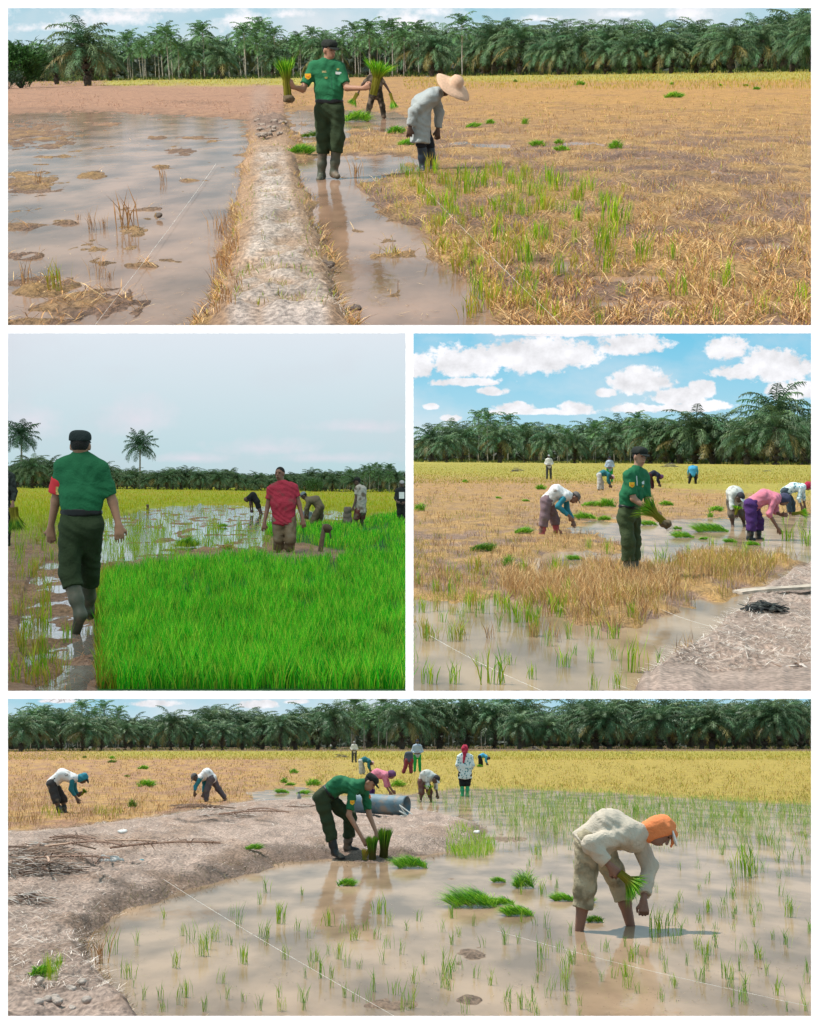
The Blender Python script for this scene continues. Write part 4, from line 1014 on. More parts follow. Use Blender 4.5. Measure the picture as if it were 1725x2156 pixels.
bush(1, 145, 176, 110, 22, 'low green scrub at the foot of the large solitary palm', col=(0.10, 0.16, 0.03), n=1200)
bush(1, 17, 188, 70, 40, 'dark low shrub below the bright bush at the far left', col=(0.02, 0.05, 0.02), n=1200)
for x_, y_ in ((1258, 146), (1575, 142), (1330, 146), (1380, 145), (905, 158), (985, 157)):
    bush(1, x_, y_, 18, 16, 'small light green banana-like shoot at the plantation foot near column %s' % {1258: 'centre right', 1575: 'the right end', 1330: 'the pale fallen log', 1380: 'the darkest palms', 905: 'the straw hat', 985: 'right of the straw hat'}[x_], col=(0.14, 0.22, 0.04), n=160, name='shrub')
# place 2
base2 = lambda x: 1026.5 + (np.clip(x, -100, 900) - 17) * 0.0125
top2 = lambda x: np.interp(x, [-60, 17, 60, 110, 190, 290, 340, 370, 440, 520, 560, 640, 720, 780, 860], [968, 962, 950, 962, 968, 982, 984, 978, 980, 990, 990, 984, 986, 980, 978])
treeline(2, (-60, 836), base2, top2, lambda x, row: 'tall' if x > 700 and tr_rng.rand() < .6 else 'oil', rows=3, step=0.40)
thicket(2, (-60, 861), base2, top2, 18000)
verge(2, (-60, 861), base2, 2500, 6, [(0.03, 0.06, 0.03), (0.05, 0.10, 0.02)], label='low weeds along the foot of the palms in the left middle opening')
tree(2, 'coco', 44, 1026, 146, 'tall coconut palm with a thin pale trunk at the far left, rising above the wood', name='coconut_palm', wide=1.0)
tree(2, 'coco', 295, 1030, 124, 'tall coconut palm standing between the officer and the red-shirted man', wide=1.0)
tree(2, 'oil', 68, 1029, 82, 'broad oil palm beside the left coconut palm trunk')
bush(2, 662, 1036, 46, 30, 'rounded bright green bush between the red-shirted man and the standing man', col=(0.06, 0.15, 0.03), n=1200)
# place 3
base3 = lambda x: 972.5 + (np.clip(x, 800, 1900) - 871) * 0.0065
top3 = lambda x: np.interp(x, [860, 900, 940, 1010, 1100, 1200, 1240, 1330, 1400, 1480, 1540, 1600, 1640, 1708, 1800], [895, 890, 882, 868, 872, 880, 862, 870, 866, 856, 852, 850, 840, 850, 850])
treeline(3, (925, 1790), base3, top3, lambda x, row: 'tall' if 960 < x < 1370 and tr_rng.rand() < .6 else 'oil', rows=3, step=0.45)
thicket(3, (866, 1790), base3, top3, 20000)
verge(3, (866, 1790), base3, 3000, 6, [(0.05, 0.10, 0.02), (0.16, 0.16, 0.03)], label='low weeds along the foot of the palms in the right middle opening')
for x_, w_, l_ in ((1432, 118, 'broad low oil palm with arching fronds behind the officer'), (1500, 118, 'wide oil palm with yellowing lower fronds right of the officer'), (1572, 108, 'oil palm with spreading fronds behind the bent farmers'), (1690, 112, 'oil palm at the right end of the right middle opening')):
    tree(3, 'oil', x_, base3(x_) + .8, w_, l_, wide=1.2)
tree(3, 'oil', 1632, base3(1632) - 1.5, 192, 'tallest oil palm whose head rises above the rest at the right', wide=1.0)
# place 4
base4 = lambda x: np.interp(x, [-60, 17, 300, 1000, 1708, 1800], [1583, 1582, 1578, 1575.5, 1576, 1576])
top4 = lambda x: np.interp(x, [-60, 17, 100, 200, 290, 400, 500, 600, 640, 700, 900, 1100, 1400, 1800], [1480, 1484, 1478, 1484, 1490, 1484, 1490, 1494, 1484, 1472, 1464, 1462, 1458, 1456])
treeline(4, (-60, 1790), base4, top4, lambda x, row: 'tall' if (x < 260 and tr_rng.rand() < .5) or (700 < x < 1130 and tr_rng.rand() < .6) else 'oil', rows=3, step=0.45)
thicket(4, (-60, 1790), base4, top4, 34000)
verge(4, (-60, 1790), base4, 4000, 5, [(0.05, 0.10, 0.02), (0.16, 0.16, 0.03)], label='low weeds along the foot of the palms in the bottom opening')
for x_, w_, l_ in ((1255, 112, 'broad oil palm with long low fronds above the orange-scarfed farmer'), (1390, 110, 'oil palm with pale arching fronds right of the orange headscarf'), (1125, 60, 'short young palm with upright fronds beside the heap of brushwood'), (1610, 120, 'heavy oil palm near the right end of the bottom opening'), (1500, 112, 'oil palm with drooping fronds above the big rice clump')):
    tree(4, 'oil', x_, base4(x_) + 1.2, w_, l_, wide=1.25)
# ------------------------------------------------------------------ straw, stubble, rice
BL = leaf_mat('leaf_blade', trans=0.3)
STRAW = leaf_mat('straw', trans=0.1, rough=0.8)
OR = [cc((214, 164, 104), .92), cc((190, 140, 90), .86), cc((230, 194, 140), .95), cc((146, 106, 74), .82)]
YG = [cc((194, 174, 62), .8), cc((206, 170, 80), .82), cc((168, 170, 50), .78)]
GR = [cc((160, 205, 40), .9), cc((120, 185, 25), .85), cc((190, 212, 60), .9)]
def zat(k, px, py, zone):
    P = gp(k, px, py); z, _, _ = zone(px, py, P[..., 0], P[..., 1]); P[..., 2] = z; return P
def zat1(k, px, py, zone):
    P = gp(k, px, py)
    for _ in range(3):
        u, v = to_u(k, np.stack([P[:, 0], P[:, 1], 0 * P[:, 0]], -1)); z, _c, _w = zone(u, v, P[:, 0], P[:, 1]); z = np.maximum(z, 0); P = gp(k, px, py, z)
    return P
def scatter(k, zone, n, box, seed, prob=None, tmin=6):
    r = np.random.RandomState(seed); px = box[0] + r.rand(n) * (box[2] - box[0]); py = box[1] + r.rand(n) * (box[3] - box[1])
    ok = (py - yh(k, px)) > tmin
    if prob is not None: ok &= r.rand(n) < prob(px, py)
    px, py = px[ok], py[ok]
    return px, py, zat(k, px, py, zone), r
def pick(r, cols, n, w=None): return np.array(cols)[r.choice(len(cols), size=n, p=w)]
def minw(P, w, px_=0.85): return np.maximum(w, px_ * P[:, 1] / F)
batches = {}
def add(k, key, batch): batches.setdefault((k, key), []).append(batch)
def nz(px, py, s, o=0): return fbm(px / s + o, py / s * 2.2 + o, 3)

# place 1: straw litter (lying), stubble (standing)
def p1(px, py):
    P = gp(1, px, py); z, _, w = zone1(px, py, P[..., 0], P[..., 1]); dk = poly_sd(px, py, DYKE)
    return (z > 0.004) * (dk > -8) * sstep(230, 300, py) * np.where(px < 560, 0.16 + 0.5 * (nz(px, py, 30) > .55), np.clip(0.35 + 2.2 * (nz(px, py, 40) - .35), 0, 1))
px, py, P, r = scatter(1, zone1, 46000, (0, 230, 1725, 700), 1, p1)
n = len(px); add(1, 'straw', blades(P, (0.06 + .12 * r.rand(n)), minw(P, .006), r.rand(n) * 6.28, 0.9 + .6 * r.rand(n), r, pick(r, OR, n), flop=.4))
def p1s(px, py):
    P = gp(1, px, py); z, _, w = zone1(px, py, P[..., 0], P[..., 1]); dk = poly_sd(px, py, DYKE)
    d = np.clip(0.12 + 3.4 * (nz(px, py, 34, 3) - .43), 0, 1); d = np.where((py < 330) & (px > 600), .8 * d + .25, d)
    return (z > 0.002) * (dk > 0) * (px > 620) * d * sstep(182, 215, py)
px, py, P, r = scatter(1, zone1, 52000, (600, 180, 1725, 700), 2, p1s)
n = len(px); g = sstep(.36, .6, nz(px, py, 50, 9)) * sstep(335, 365, py) * sstep(1400, 1150, px) * sstep(640, 520, py + 0 * px) + sstep(260, 200, py) * .4
c = mixc(pick(r, OR, n), pick(r, YG + [cc((176, 190, 50), .8)], n), (r.rand(n) < g * .8 + .14) * 1.0)
add(1, 'stubble', blades(P, (0.035 + .08 * r.rand(n)) * (0.5 + 1.1 * nz(px, py, 20, 5)), minw(P, .005), r.rand(n) * 6.28, 1.15 * r.rand(n), r, c, flop=.5))
px, py, P, r = scatter(1, zone1, 9000, (0, 184, 640, 262), 8, lambda px, py: np.clip(2.5 * (nz(px, py, 40, 14) - .4), 0, 1) * (zone1(px, py, gp(1, px, py)[..., 0], gp(1, px, py)[..., 1])[0] > 0))
n = len(px); add(1, 'straw', blades(P, .05 + .12 * r.rand(n), minw(P, .006, .7), r.rand(n) * 6.28, .5 + r.rand(n), r, pick(r, [cc((176, 130, 100), .8), cc((214, 172, 138), .85), cc((140, 104, 84), .75)], n), flop=.4))
# field beyond, yellow-green standing crop on the right
px, py, P, r = scatter(1, zone1, 16000, (60, 152, 1725, 190), 3, lambda px, py: np.where(py < 176, 1.0, .5) * (1.0 * (px > 850) + (px < 640) * (py > 166) * (py < 182)), tmin=4)
n = len(px); add(1, 'stubble', blades(P, 0.16 + .1 * r.rand(n), minw(P, .01, 1.0), r.rand(n) * 6.28, .3 * r.rand(n), r, pick(r, YG, n)))
# bund sides: dry tufts
def p1d(px, py):
    dk = poly_sd(px, py, DYKE); return (np.abs(dk + 6) < 18) * sstep(262, 300, py) * np.clip(2.6 * (nz(px, py, 22, 7) - .44), 0, .8)
px, py, P, r = scatter(1, zone1, 52000, (400, 262, 780, 700), 4, p1d)
n = len(px); cen = 560 + (py - 250) * .06
add(1, 'straw', blades(P, (0.03 + .09 * r.rand(n)), minw(P, .005), np.where(px < cen, 3.14, 0) + r.randn(n) * .9, .4 + .9 * r.rand(n), r, pick(r, OR + YG[:1], n), flop=.7))
px, py, P, r = scatter(1, zone1, 2500, (450, 300, 740, 690), 5, lambda px, py: (poly_sd(px, py, DYKE) < -5) * (nz(px, py, 22, 12) > .6))
n = len(px); add(1, 'bund_grass', blades(P, .03 + .04 * r.rand(n), minw(P, .005), r.rand(n) * 6.28, .6 * r.rand(n), r, pick(r, GR + YG, n) * .7))
px, py, P, r = scatter(1, zone1, 9000, (430, 300, 770, 690), 6, lambda px, py: (poly_sd(px, py, DYKE) < -10) * .8)
n = len(px); add(1, 'straw', blades(P + [0, 0, .01], .05 + .09 * r.rand(n), minw(P, .004, .7), r.rand(n) * 6.28, 1.45, r, pick(r, [cc((226, 206, 186)), cc((190, 160, 130))], n), flop=.1))
px, py, P, r = scatter(1, zone1, 9000, (0, 240, 1040, 700), 7, lambda px, py: (gp(1, px, py)[..., 1] > 0) * (zone1(px, py, gp(1, px, py)[..., 0], gp(1, px, py)[..., 1])[0] < 0) * np.clip(3 * (nz(px, py, 50, 21) - .5), 0.03, 1))
n = len(px); P[:, 2] = .004; add(1, 'straw', blades(P, .03 + .08 * r.rand(n), minw(P, .004, .6), r.rand(n) * 6.28, 1.5, r, pick(r, OR, n) * .8, flop=.05))
# place 2: nursery bed
def bed(px, py):
    return (poly_sd(px, py, P2_GREEN) < 0) * (0.12 + .88 * sstep(.36, .48, nz(px, py, 26, 2)))
px, py, P, r = scatter(2, zone2, 185000, (200, 1078, 862, 1475), 11, bed)
keep = r.rand(len(px)) < np.interp(py, [1080, 1150, 1200, 1475], [1, 1, .75, .5]); px, py, P = px[keep], py[keep], P[keep]; n = len(px)
clump = .6 * vnoise(P[:, 0] * 5, P[:, 1] * 2.2) + .4 * vnoise(P[:, 0] * 14, P[:, 1] * 6); az = r.rand(n) * 6.28
edge = sstep(-26, 0, poly_sd(px, py, P2_GREEN)) * (px < 245)
c = mixc(pick(r, [cc((52, 180, 18), 1.0), cc((28, 140, 16), .9), cc((104, 206, 34), 1.02), cc((166, 200, 56), .95)], n), cc((190, 150, 40), .6) * np.ones((n, 3)), edge * (r.rand(n) < .6))
hh = (.11 + .10 * r.rand(n)) * (.65 + .7 * clump)
add(2, 'nursery_rice', blades(P, hh, minw(P, .0048, .8), az, .06 + .20 * r.rand(n), r, c * (.45 + 1.15 * clump)[:, None], flop=.35, colvar=.38, tipcol=c * 1.35))
# ripening crop behind, sparse plants in the clearing and along the track
def p2(px, py):
    w = poly_sd(px, py, P2_WATER); g = poly_sd(px, py, P2_GREEN)
    return (g > 0) * np.where(w < 0, .10 + .5 * (nz(px, py, 18, 4) > .56), .9 * sstep(1170, 1080, py) + .05)
px, py, P, r = scatter(2, zone2, 42000, (0, 1030, 862, 1200), 12, p2, tmin=7)
n = len(px); t_ = sstep(1130, 1060, py)
add(2, 'ripening_rice', blades(np.maximum(P, [-1e9, -1e9, 0]), (.14 + .12 * r.rand(n)), minw(P, .006, .85), r.rand(n) * 6.28, .3 * r.rand(n), r,
    mixc(pick(r, [cc((140, 186, 20), .85), cc((176, 200, 40), .85)], n), pick(r, [cc((178, 190, 10), .85), cc((196, 180, 20), .85)], n), t_ * (r.rand(n) < .85)), flop=.6))
px, py, P, r = scatter(2, zone2, 5200, (0, 1180, 225, 1475), 13, lambda px, py: np.clip(3 * (nz(px, py, 24, 8) - .42), 0, 1))
n = len(px); add(2, 'straw', blades(P, .05 + .1 * r.rand(n), minw(P, .004), r.rand(n) * 6.28, 1. + .4 * r.rand(n), r, pick(r, [cc((186, 130, 84)), cc((140, 96, 66))], n), flop=.3))
# place 3
def z3(px, py): P = gp(3, px, py); return zone3(px, py, P[..., 0], P[..., 1])[0]
def p3(px, py):
    b = poly_sd(px, py, P3_BANK); return (z3(px, py) > .0) * (b > 4) * np.clip(.3 + 3 * (nz(px, py, 30, 1) - .4), 0, 1) * sstep(985, 1010, py)
px, py, P, r = scatter(3, zone3, 60000, (864, 985, 1725, 1460), 21, p3)
n = len(px); g = sstep(.42, .62, nz(px, py, 40, 6)) * .65 + sstep(1060, 1020, py) * .5 + sstep(1500, 1600, px) * sstep(1230, 1200, py) * .5
c = mixc(pick(r, OR, n), pick(r, YG, n), (r.rand(n) < g) * 1.0)
tall = sstep(1140, 1200, py) * sstep(1120, 1180, px)
add(3, 'stubble', blades(P, (.05 + .10 * r.rand(n)) * (1 + 1.3 * tall * nz(px, py, 14, 2)), minw(P, .005, .8), r.rand(n) * 6.28, .7 * r.rand(n) ** 2, r, c, flop=.6))
px, py, P, r = scatter(3, zone3, 18000, (864, 978, 1725, 1030), 22, lambda px, py: 1.0 * (py < 1020), tmin=9)
n = len(px); add(3, 'ripening_rice', blades(P, .08 + .08 * r.rand(n), minw(P, .01, .9), r.rand(n) * 6.28, .3 * r.rand(n), r, pick(r, YG, n)))
def p3t(px, py):
    d = blob(px, py, 1240, 1235, 190, 50); e = blob(px, py, 1530, 1195, 110, 22); return (z3(px, py) > -.03) * (np.minimum(d, e) < 1) * (poly_sd(px, py, P3_BANK) > 6)
px, py, P, r = scatter(3, zone3, 22000, (1050, 1160, 1690, 1300), 23, p3t)
n = len(px); P[:, 2] = np.maximum(P[:, 2], 0); e_ = (px > 1430) * (r.rand(n) < .5)
add(3, 'stubble', blades(P, (.10 + .16 * r.rand(n)), minw(P, .005, .8), r.rand(n) * 6.28, .6 * r.rand(n), r, mixc(pick(r, OR[:3], n), pick(r, YG, n), e_ * 1.0), flop=.6))
def litter(k, zone, poly, n, box, seed, cols, h=(.05, .14)):
    px, py, P, r = scatter(k, zone, n, box, seed, lambda px, py: (poly_sd(px, py, poly) < -4) * np.clip(.25 + 2 * (nz(px, py, 24, 5) - .35), 0, 1))
    n = len(px); add(k, 'straw', blades(P + [0, 0, .008], h[0] + h[1] * r.rand(n) ** 2, minw(P, .005, .8), r.rand(n) * 6.28, 1.25 + .3 * r.rand(n), r, pick(r, cols, n), flop=.2))
BK = [cc((220, 200, 184), .95), cc((182, 154, 134)), cc((238, 224, 212), .95), cc((140, 112, 92))]
litter(3, zone3, P3_BANK, 26000, (1300, 1180, 1725, 1460), 24, BK)
# place 4
litter(4, zone4, P4_BANK, 60000, (0, 1685, 1060, 2150), 31, BK)
def z4(px, py): P = gp(4, px, py); return zone4(px, py, P[..., 0], P[..., 1])[0]
px, py, P, r = scatter(4, zone4, 60000, (0, 1588, 1725, 1765), 32, lambda px, py: (z4(px, py) > .004) * (poly_sd(px, py, P4_BANK) > 2) * (poly_sd(px, py, P4_DRY) < 0) * np.clip(.3 + 2.4 * (nz(px, py, 26, 3) - .35), 0, 1), tmin=26)
n = len(px); g = sstep(350, 800, px) * .75 + .08
add(4, 'stubble', blades(P, (.05 + .10 * r.rand(n)) * (.5 + 1.1 * nz(px, py, 14, 2)), minw(P, .006, .85), r.rand(n) * 6.28, .5 * r.rand(n), r, mixc(pick(r, OR, n), pick(r, YG + [cc((214, 176, 100), .8)], n), (r.rand(n) < g) * 1.0) * (.72 + .5 * nz(px, py, 50, 8))[:, None]))
px, py, P, r = scatter(4, zone4, 12000, (0, 1580, 1725, 1602), 33, lambda px, py: 1.0 + 0 * px, tmin=18)
n = len(px); add(4, 'ripening_rice', blades(P, .14 + .1 * r.rand(n), minw(P, .01, .9), r.rand(n) * 6.28, .3 * r.rand(n), r, pick(r, YG, n)))
# dark dry roots and grass on the broken edge of the bank
def p4e(px, py): return (np.abs(poly_sd(px, py, P4_BANK) + 6) < 16 * np.clip((py - 1560) / 300, .3, 1.3)) * sstep(1700, 1760, py) * np.clip(.3 + 2.4 * (nz(px, py, 20, 9) - .4), 0, 1)
px, py, P, r = scatter(4, zone4, 60000, (150, 1700, 1060, 2150), 34, p4e)
n = len(px); add(4, 'straw', blades(P, .04 + .10 * r.rand(n), minw(P, .004, .75), r.rand(n) * 6.28, .5 + .9 * r.rand(n), r, pick(r, [cc((120, 94, 70)), cc((86, 66, 50)), cc((170, 140, 110)), cc((120, 116, 60))], n), flop=.8))
def p4f(px, py): return (z4(px, py) < .0) * np.clip(2.5 * (nz(px, py, 40, 31) - .42), .02, 1)
px, py, P, r = scatter(4, zone4, 16000, (180, 1700, 1725, 2150), 41, p4f)
n = len(px); P[:, 2] = .004; add(4, 'floating_bits', blades(P, .015 + .06 * r.rand(n) ** 2, minw(P, .004, .7), r.rand(n) * 6.28, 1.5, r, pick(r, [cc((110, 86, 64), .6), cc((70, 60, 44), .5), cc((150, 160, 60), .7), cc((190, 160, 120), .8)], n), flop=.05))
# far planted rice standing in the water (dense, pale green)
px, py, P, r = scatter(4, zone4, 24000, (880, 1660, 1725, 1800), 35, lambda px, py: (z4(px, py) < 0) * (poly_sd(px, py, P4_BANK) > 6) * sstep(1810, 1690, py) * (.35 + .65 * sstep(900, 1150, px)) * (fbm(px / 9, py / 4, 2) > .38))
n = len(px); P[:, 2] = 0; add(4, 'planted_rice', blades(P, .12 + .14 * r.rand(n), minw(P, .006, .7), r.rand(n) * 6.28, .3 * r.rand(n), r, pick(r, [cc((160, 196, 80), .85), cc((130, 180, 56), .8), cc((190, 206, 110), .85)], n)))
px, py, P, r = scatter(4, zone4, 1500, (940, 1750, 1060, 1815), 36, lambda px, py: blob(px, py, 990, 1785, 55, 26) < 1)
n = len(px); P[:, 2] = np.maximum(P[:, 2], 0); add(4, 'bank_grass', blades(P, .08 + .12 * r.rand(n), minw(P, .005, .8), r.rand(n) * 6.28, .4 * r.rand(n), r, pick(r, GR, n)))
px, py, P, r = scatter(4, zone4, 900, (60, 1690, 260, 1740), 37, lambda px, py: (blob(px, py, 110, 1716, 26, 14) < 1) + (blob(px, py, 225, 1716, 34, 12) < 1) > 0)
n = len(px); add(4, 'ripening_rice', blades(P, .10 + .12 * r.rand(n), minw(P, .005, .9), r.rand(n) * 6.28, .4 * r.rand(n), r, pick(r, [cc((170, 190, 30), .7), cc((200, 190, 60), .7)], n)))
LB = {'floating_bits': 'bits of straw and leaf floating on the muddy water', 'straw': 'dry straw lying loose over the ground', 'stubble': 'short dry stubble standing over the field', 'ripening_rice': 'yellow-green crop far back in the field',
      'bund_grass': 'scattered grass on the earth bund', 'nursery_rice': 'dense bright green bed of young rice', 'planted_rice': 'thin pale green rice standing in far water', 'bank_grass': 'green grass at the tip of the dry bank'}
for (k, key), bs in batches.items():
    V, T, C_ = join(bs); o = whole(k, key, mesh_from(key, V, T, STRAW if key in ('straw', 'stubble') else BL, col=C_), 'stuff')
    tag(o, LB[key] + ', ' + WHERE[k], 'straw' if key in ('straw', 'stubble') else 'grass' if 'grass' in key else 'rice')

# ------------------------------------------------------------------ single rice plants, each a thing
def tuft(seed, nb, h, spread, cols, lean=.45, flop=.5, w=.007):
    r = np.random.RandomState(seed); P = r.randn(nb, 3) * [spread * .12, spread * .12, 0]; P[:, 2] = -.01
    V, T, C_ = blades(P, h * (.55 + .5 * r.rand(nb)), w, r.rand(nb) * 6.28, lean * r.rand(nb), r, pick(r, cols, nb), flop=flop)
    return mesh_from('rice_plant', V, T, BL, col=C_)
G1 = [cc((156, 196, 30), .82), cc((116, 176, 24), .78), cc((194, 204, 50), .85)]
G4 = [cc((140, 188, 50), .82), cc((110, 164, 44), .78), cc((176, 200, 70), .85)]
TF = {'lush': [tuft(i, 20, .24, .28, G1, lean=.26, w=.009) for i in range(6)], 'thin': [tuft(20 + i, 11, .20, .2, G4, lean=.28, w=.0075) for i in range(8)],
      'dry': [tuft(40 + i, 16, .24, .3, [OR[0], OR[1], OR[3]], lean=.35, w=.008) for i in range(4)], 'yellow': [tuft(50 + i, 26, .22, .35, YG + G1[:1], lean=.3, w=.009) for i in range(4)]}
pr = np.random.RandomState(77)
def plant(k, zone, kd, px, py, hpx, label, group, cat='rice plant', name='rice_plant'):
    P = zat1(k, np.array([float(px)]), np.array([float(py)]), zone)[0]
    s = hpx * P[1] / F / .22
    return thing(k, name, P, label, cat, group, rz=pr.rand() * 6.28, me=TF[kd][pr.randint(len(TF[kd]))], sc=(s * .9, s * .9, s))
for i in range(90):
    x, y = 850 + 480 * pr.rand() ** 1.1, 372 + 300 * pr.rand() ** 1.4
    if x > 860 + (y - 372) * .42: plant(1, zone1, ('yellow', 'lush', 'thin', 'yellow')[i % 4], x, y, (26 + 26 * pr.rand()) * (.7 + (y - 340) / 420), 'clump of green rice set in the straw-covered mud on the right of the top opening', 'green rice clumps in the straw, top opening', 'rice clump', 'rice_clump')
rows1 = [(908, 362, 50), (862, 372, 34), (930, 385, 40), (975, 380, 44), (1015, 392, 50), (1035, 368, 40), (1072, 385, 36), (1105, 376, 48), (1150, 378, 40), (1165, 400, 52), (885, 408, 36), (905, 430, 42), (946, 400, 52), (985, 405, 50), (1120, 410, 46), (1210, 420, 44), (1230, 400, 40),
         (940, 440, 44), (960, 450, 30), (1040, 440, 38), (1080, 450, 44), (1105, 452, 30), (1140, 440, 46), (1180, 445, 36), (1268, 430, 40), (925, 470, 40), (1000, 455, 30), (1050, 470, 30), (1215, 462, 46), (1290, 470, 70), (1180, 480, 30), (1130, 500, 44), (1065, 520, 46), (1100, 545, 76), (1128, 508, 50),
         (990, 520, 46), (1040, 498, 26), (1275, 535, 80), (1303, 500, 60), (1355, 545, 72), (1350, 560, 40), (1215, 510, 40), (1415, 545, 62), (1180, 575, 46), (1110, 590, 54), (1395, 590, 50), (1432, 620, 62), (1535, 590, 72), (1530, 600, 50), (1695, 640, 60), (1610, 660, 56), (1140, 665, 50), (1265, 680, 50), (1510, 675, 50), (1415, 678, 40), (1200, 600, 40), (1312, 620, 40), (1010, 560, 36), (1460, 560, 30), (1500, 590, 30), (870, 392, 30), (848, 365, 26), (1095, 405, 40)]
for i, (x, y, h) in enumerate(rows1):
    for q in range(2 if i < 34 else 1):
        plant(1, zone1, 'lush' if (i * 7 + q) % 5 else 'yellow', x + q * (6 + 10 * pr.rand()) - 3 * pr.rand(), y + 4 * pr.rand(), h * (.85 + .3 * pr.rand()), 'clump of green rice set in the straw-covered mud on the right of the top opening', 'green rice clumps in the straw, top opening', 'rice clump', 'rice_clump')
for x, y, h, kd, lb in ((118, 608, 72, 'yellow', 'large yellow-green rice clump on the near mud island, left of the bund'), (58, 598, 56, 'dry', 'dry brown clump left of the yellow-green clump on the near mud island'), (208, 588, 58, 'dry', 'sparse dark clump right of the yellow-green clump on the near mud island'),
                        (195, 484, 50, 'dry', 'dry straw clump standing alone in the left pond water'), (263, 480, 86, 'dry', 'tall broken straw stalks in the middle of the left pond'), (343, 380, 34, 'dry', 'small dry clump in the pale reflection of the left pond'), (166, 463, 22, 'dry', 'tiny dark twig-like stalks in the left pond'),
                        (218, 480, 34, 'dry', 'thin dry stalks just right of the lone straw clump in the left pond'), (80, 385, 36, 'dry', 'dry tuft on the far mud island of the left pond'), (232, 590, 30, 'dry', 'thin short stalks at the right tip of the near mud island'), (750, 372, 46, 'dry', 'brown withered clump right of the officer holding two bundles')):
    plant(1, zone1, kd, x, y, h, lb, None, 'rice clump', 'rice_clump')
for i in range(16): plant(1, zone1, 'dry', 455 + 45 * pr.rand() + (0 if i % 2 else 190 * pr.rand() * 0), 480 + i * 12, 36 + 30 * pr.rand(), 'dry grass tuft leaning off the left edge of the earth bund', 'dry grass tufts along the left edge of the bund', 'grass tuft', 'grass_tuft')
# place 3 plants
r3 = [(955, 1440, 70), (905, 1440, 60), (875, 1395, 50), (895, 1350, 60), (950, 1350, 60), (1005, 1300, 40), (985, 1290, 60), (950, 1260, 60), (1010, 1402, 40), (1118, 1430, 46), (1070, 1400, 40), (1185, 1405, 60), (1210, 1380, 40), (1245, 1395, 50), (1335, 1415, 90), (1295, 1390, 50), (1390, 1400, 50), (1245, 1340, 50), (1200, 1345, 60), (1290, 1345, 50), (1095, 1320, 60), (1050, 1330, 70), (1060, 1290, 60), (1110, 1310, 60), (1130, 1300, 50), (1180, 1300, 50), (1255, 1345, 60), (1300, 1450, 60), (1250, 1455, 50), (1038, 1440, 80), (890, 1290, 50), (880, 1230, 40), (910, 1250, 50), (1020, 1240, 50), (965, 1230, 40), (1155, 1360, 50), (930, 1310, 50), (1330, 1300, 40), (1390, 1190, 50), (1240, 1155, 30), (1350, 1175, 44), (1280, 1165, 36), (1450, 1165, 30), (1500, 1150, 30), (1550, 1150, 40), (1610, 1150, 44), (1660, 1140, 50), (1700, 1150, 50), (1690, 1110, 40), (1650, 1105, 36), (1625, 1090, 30), (1600, 1110, 30), (1570, 1170, 40), (1405, 1150, 30)]
for x, y, h in r3: plant(3, zone3, 'lush' if pr.rand() < .55 else 'thin', x, y, h * (.8 + .3 * pr.rand()), 'green rice plant set in the shallow muddy water of the right middle opening', 'rice plants in the water, right middle opening')
for i in range(46):
    x, y = 875 + 330 * pr.rand(), 1205 + 150 * pr.rand(); plant(3, zone3, ('yellow', 'dry', 'lush')[pr.randint(3)], x, y, 30 + 34 * pr.rand(), 'straggling yellowing rice clump among dry straw at the left of the right middle opening', 'yellowing rice clumps at the water edge, right middle opening', 'rice clump', 'rice_clump')
# place 2 plants along the track and clearing
for i in range(46):
    x, y = (30 + 80 * pr.rand(), 1130 + 330 * (i / 46)) if i % 3 else (60 + 130 * pr.rand(), 1100 + 350 * (i / 46)); plant(2, zone2, 'yellow' if pr.rand() < .6 else 'lush', x, y, 26 + 30 * (i / 46) + 20 * pr.rand(), 'spindly yellow-green rice plant beside the muddy track left of the officer', 'rice plants beside the muddy track')
for i in range(34):
    x, y = 215 + 480 * pr.rand(), 1075 + 85 * pr.rand(); plant(2, zone2, 'thin', x, y, 16 + 16 * pr.rand(), 'thin green rice shoot in the flooded clearing behind the nursery bed', 'rice shoots in the flooded clearing')
plant(2, zone2, 'lush', 437, 1158, 46, 'tall single rice tuft between the seedling heap and the nursery bed', None)
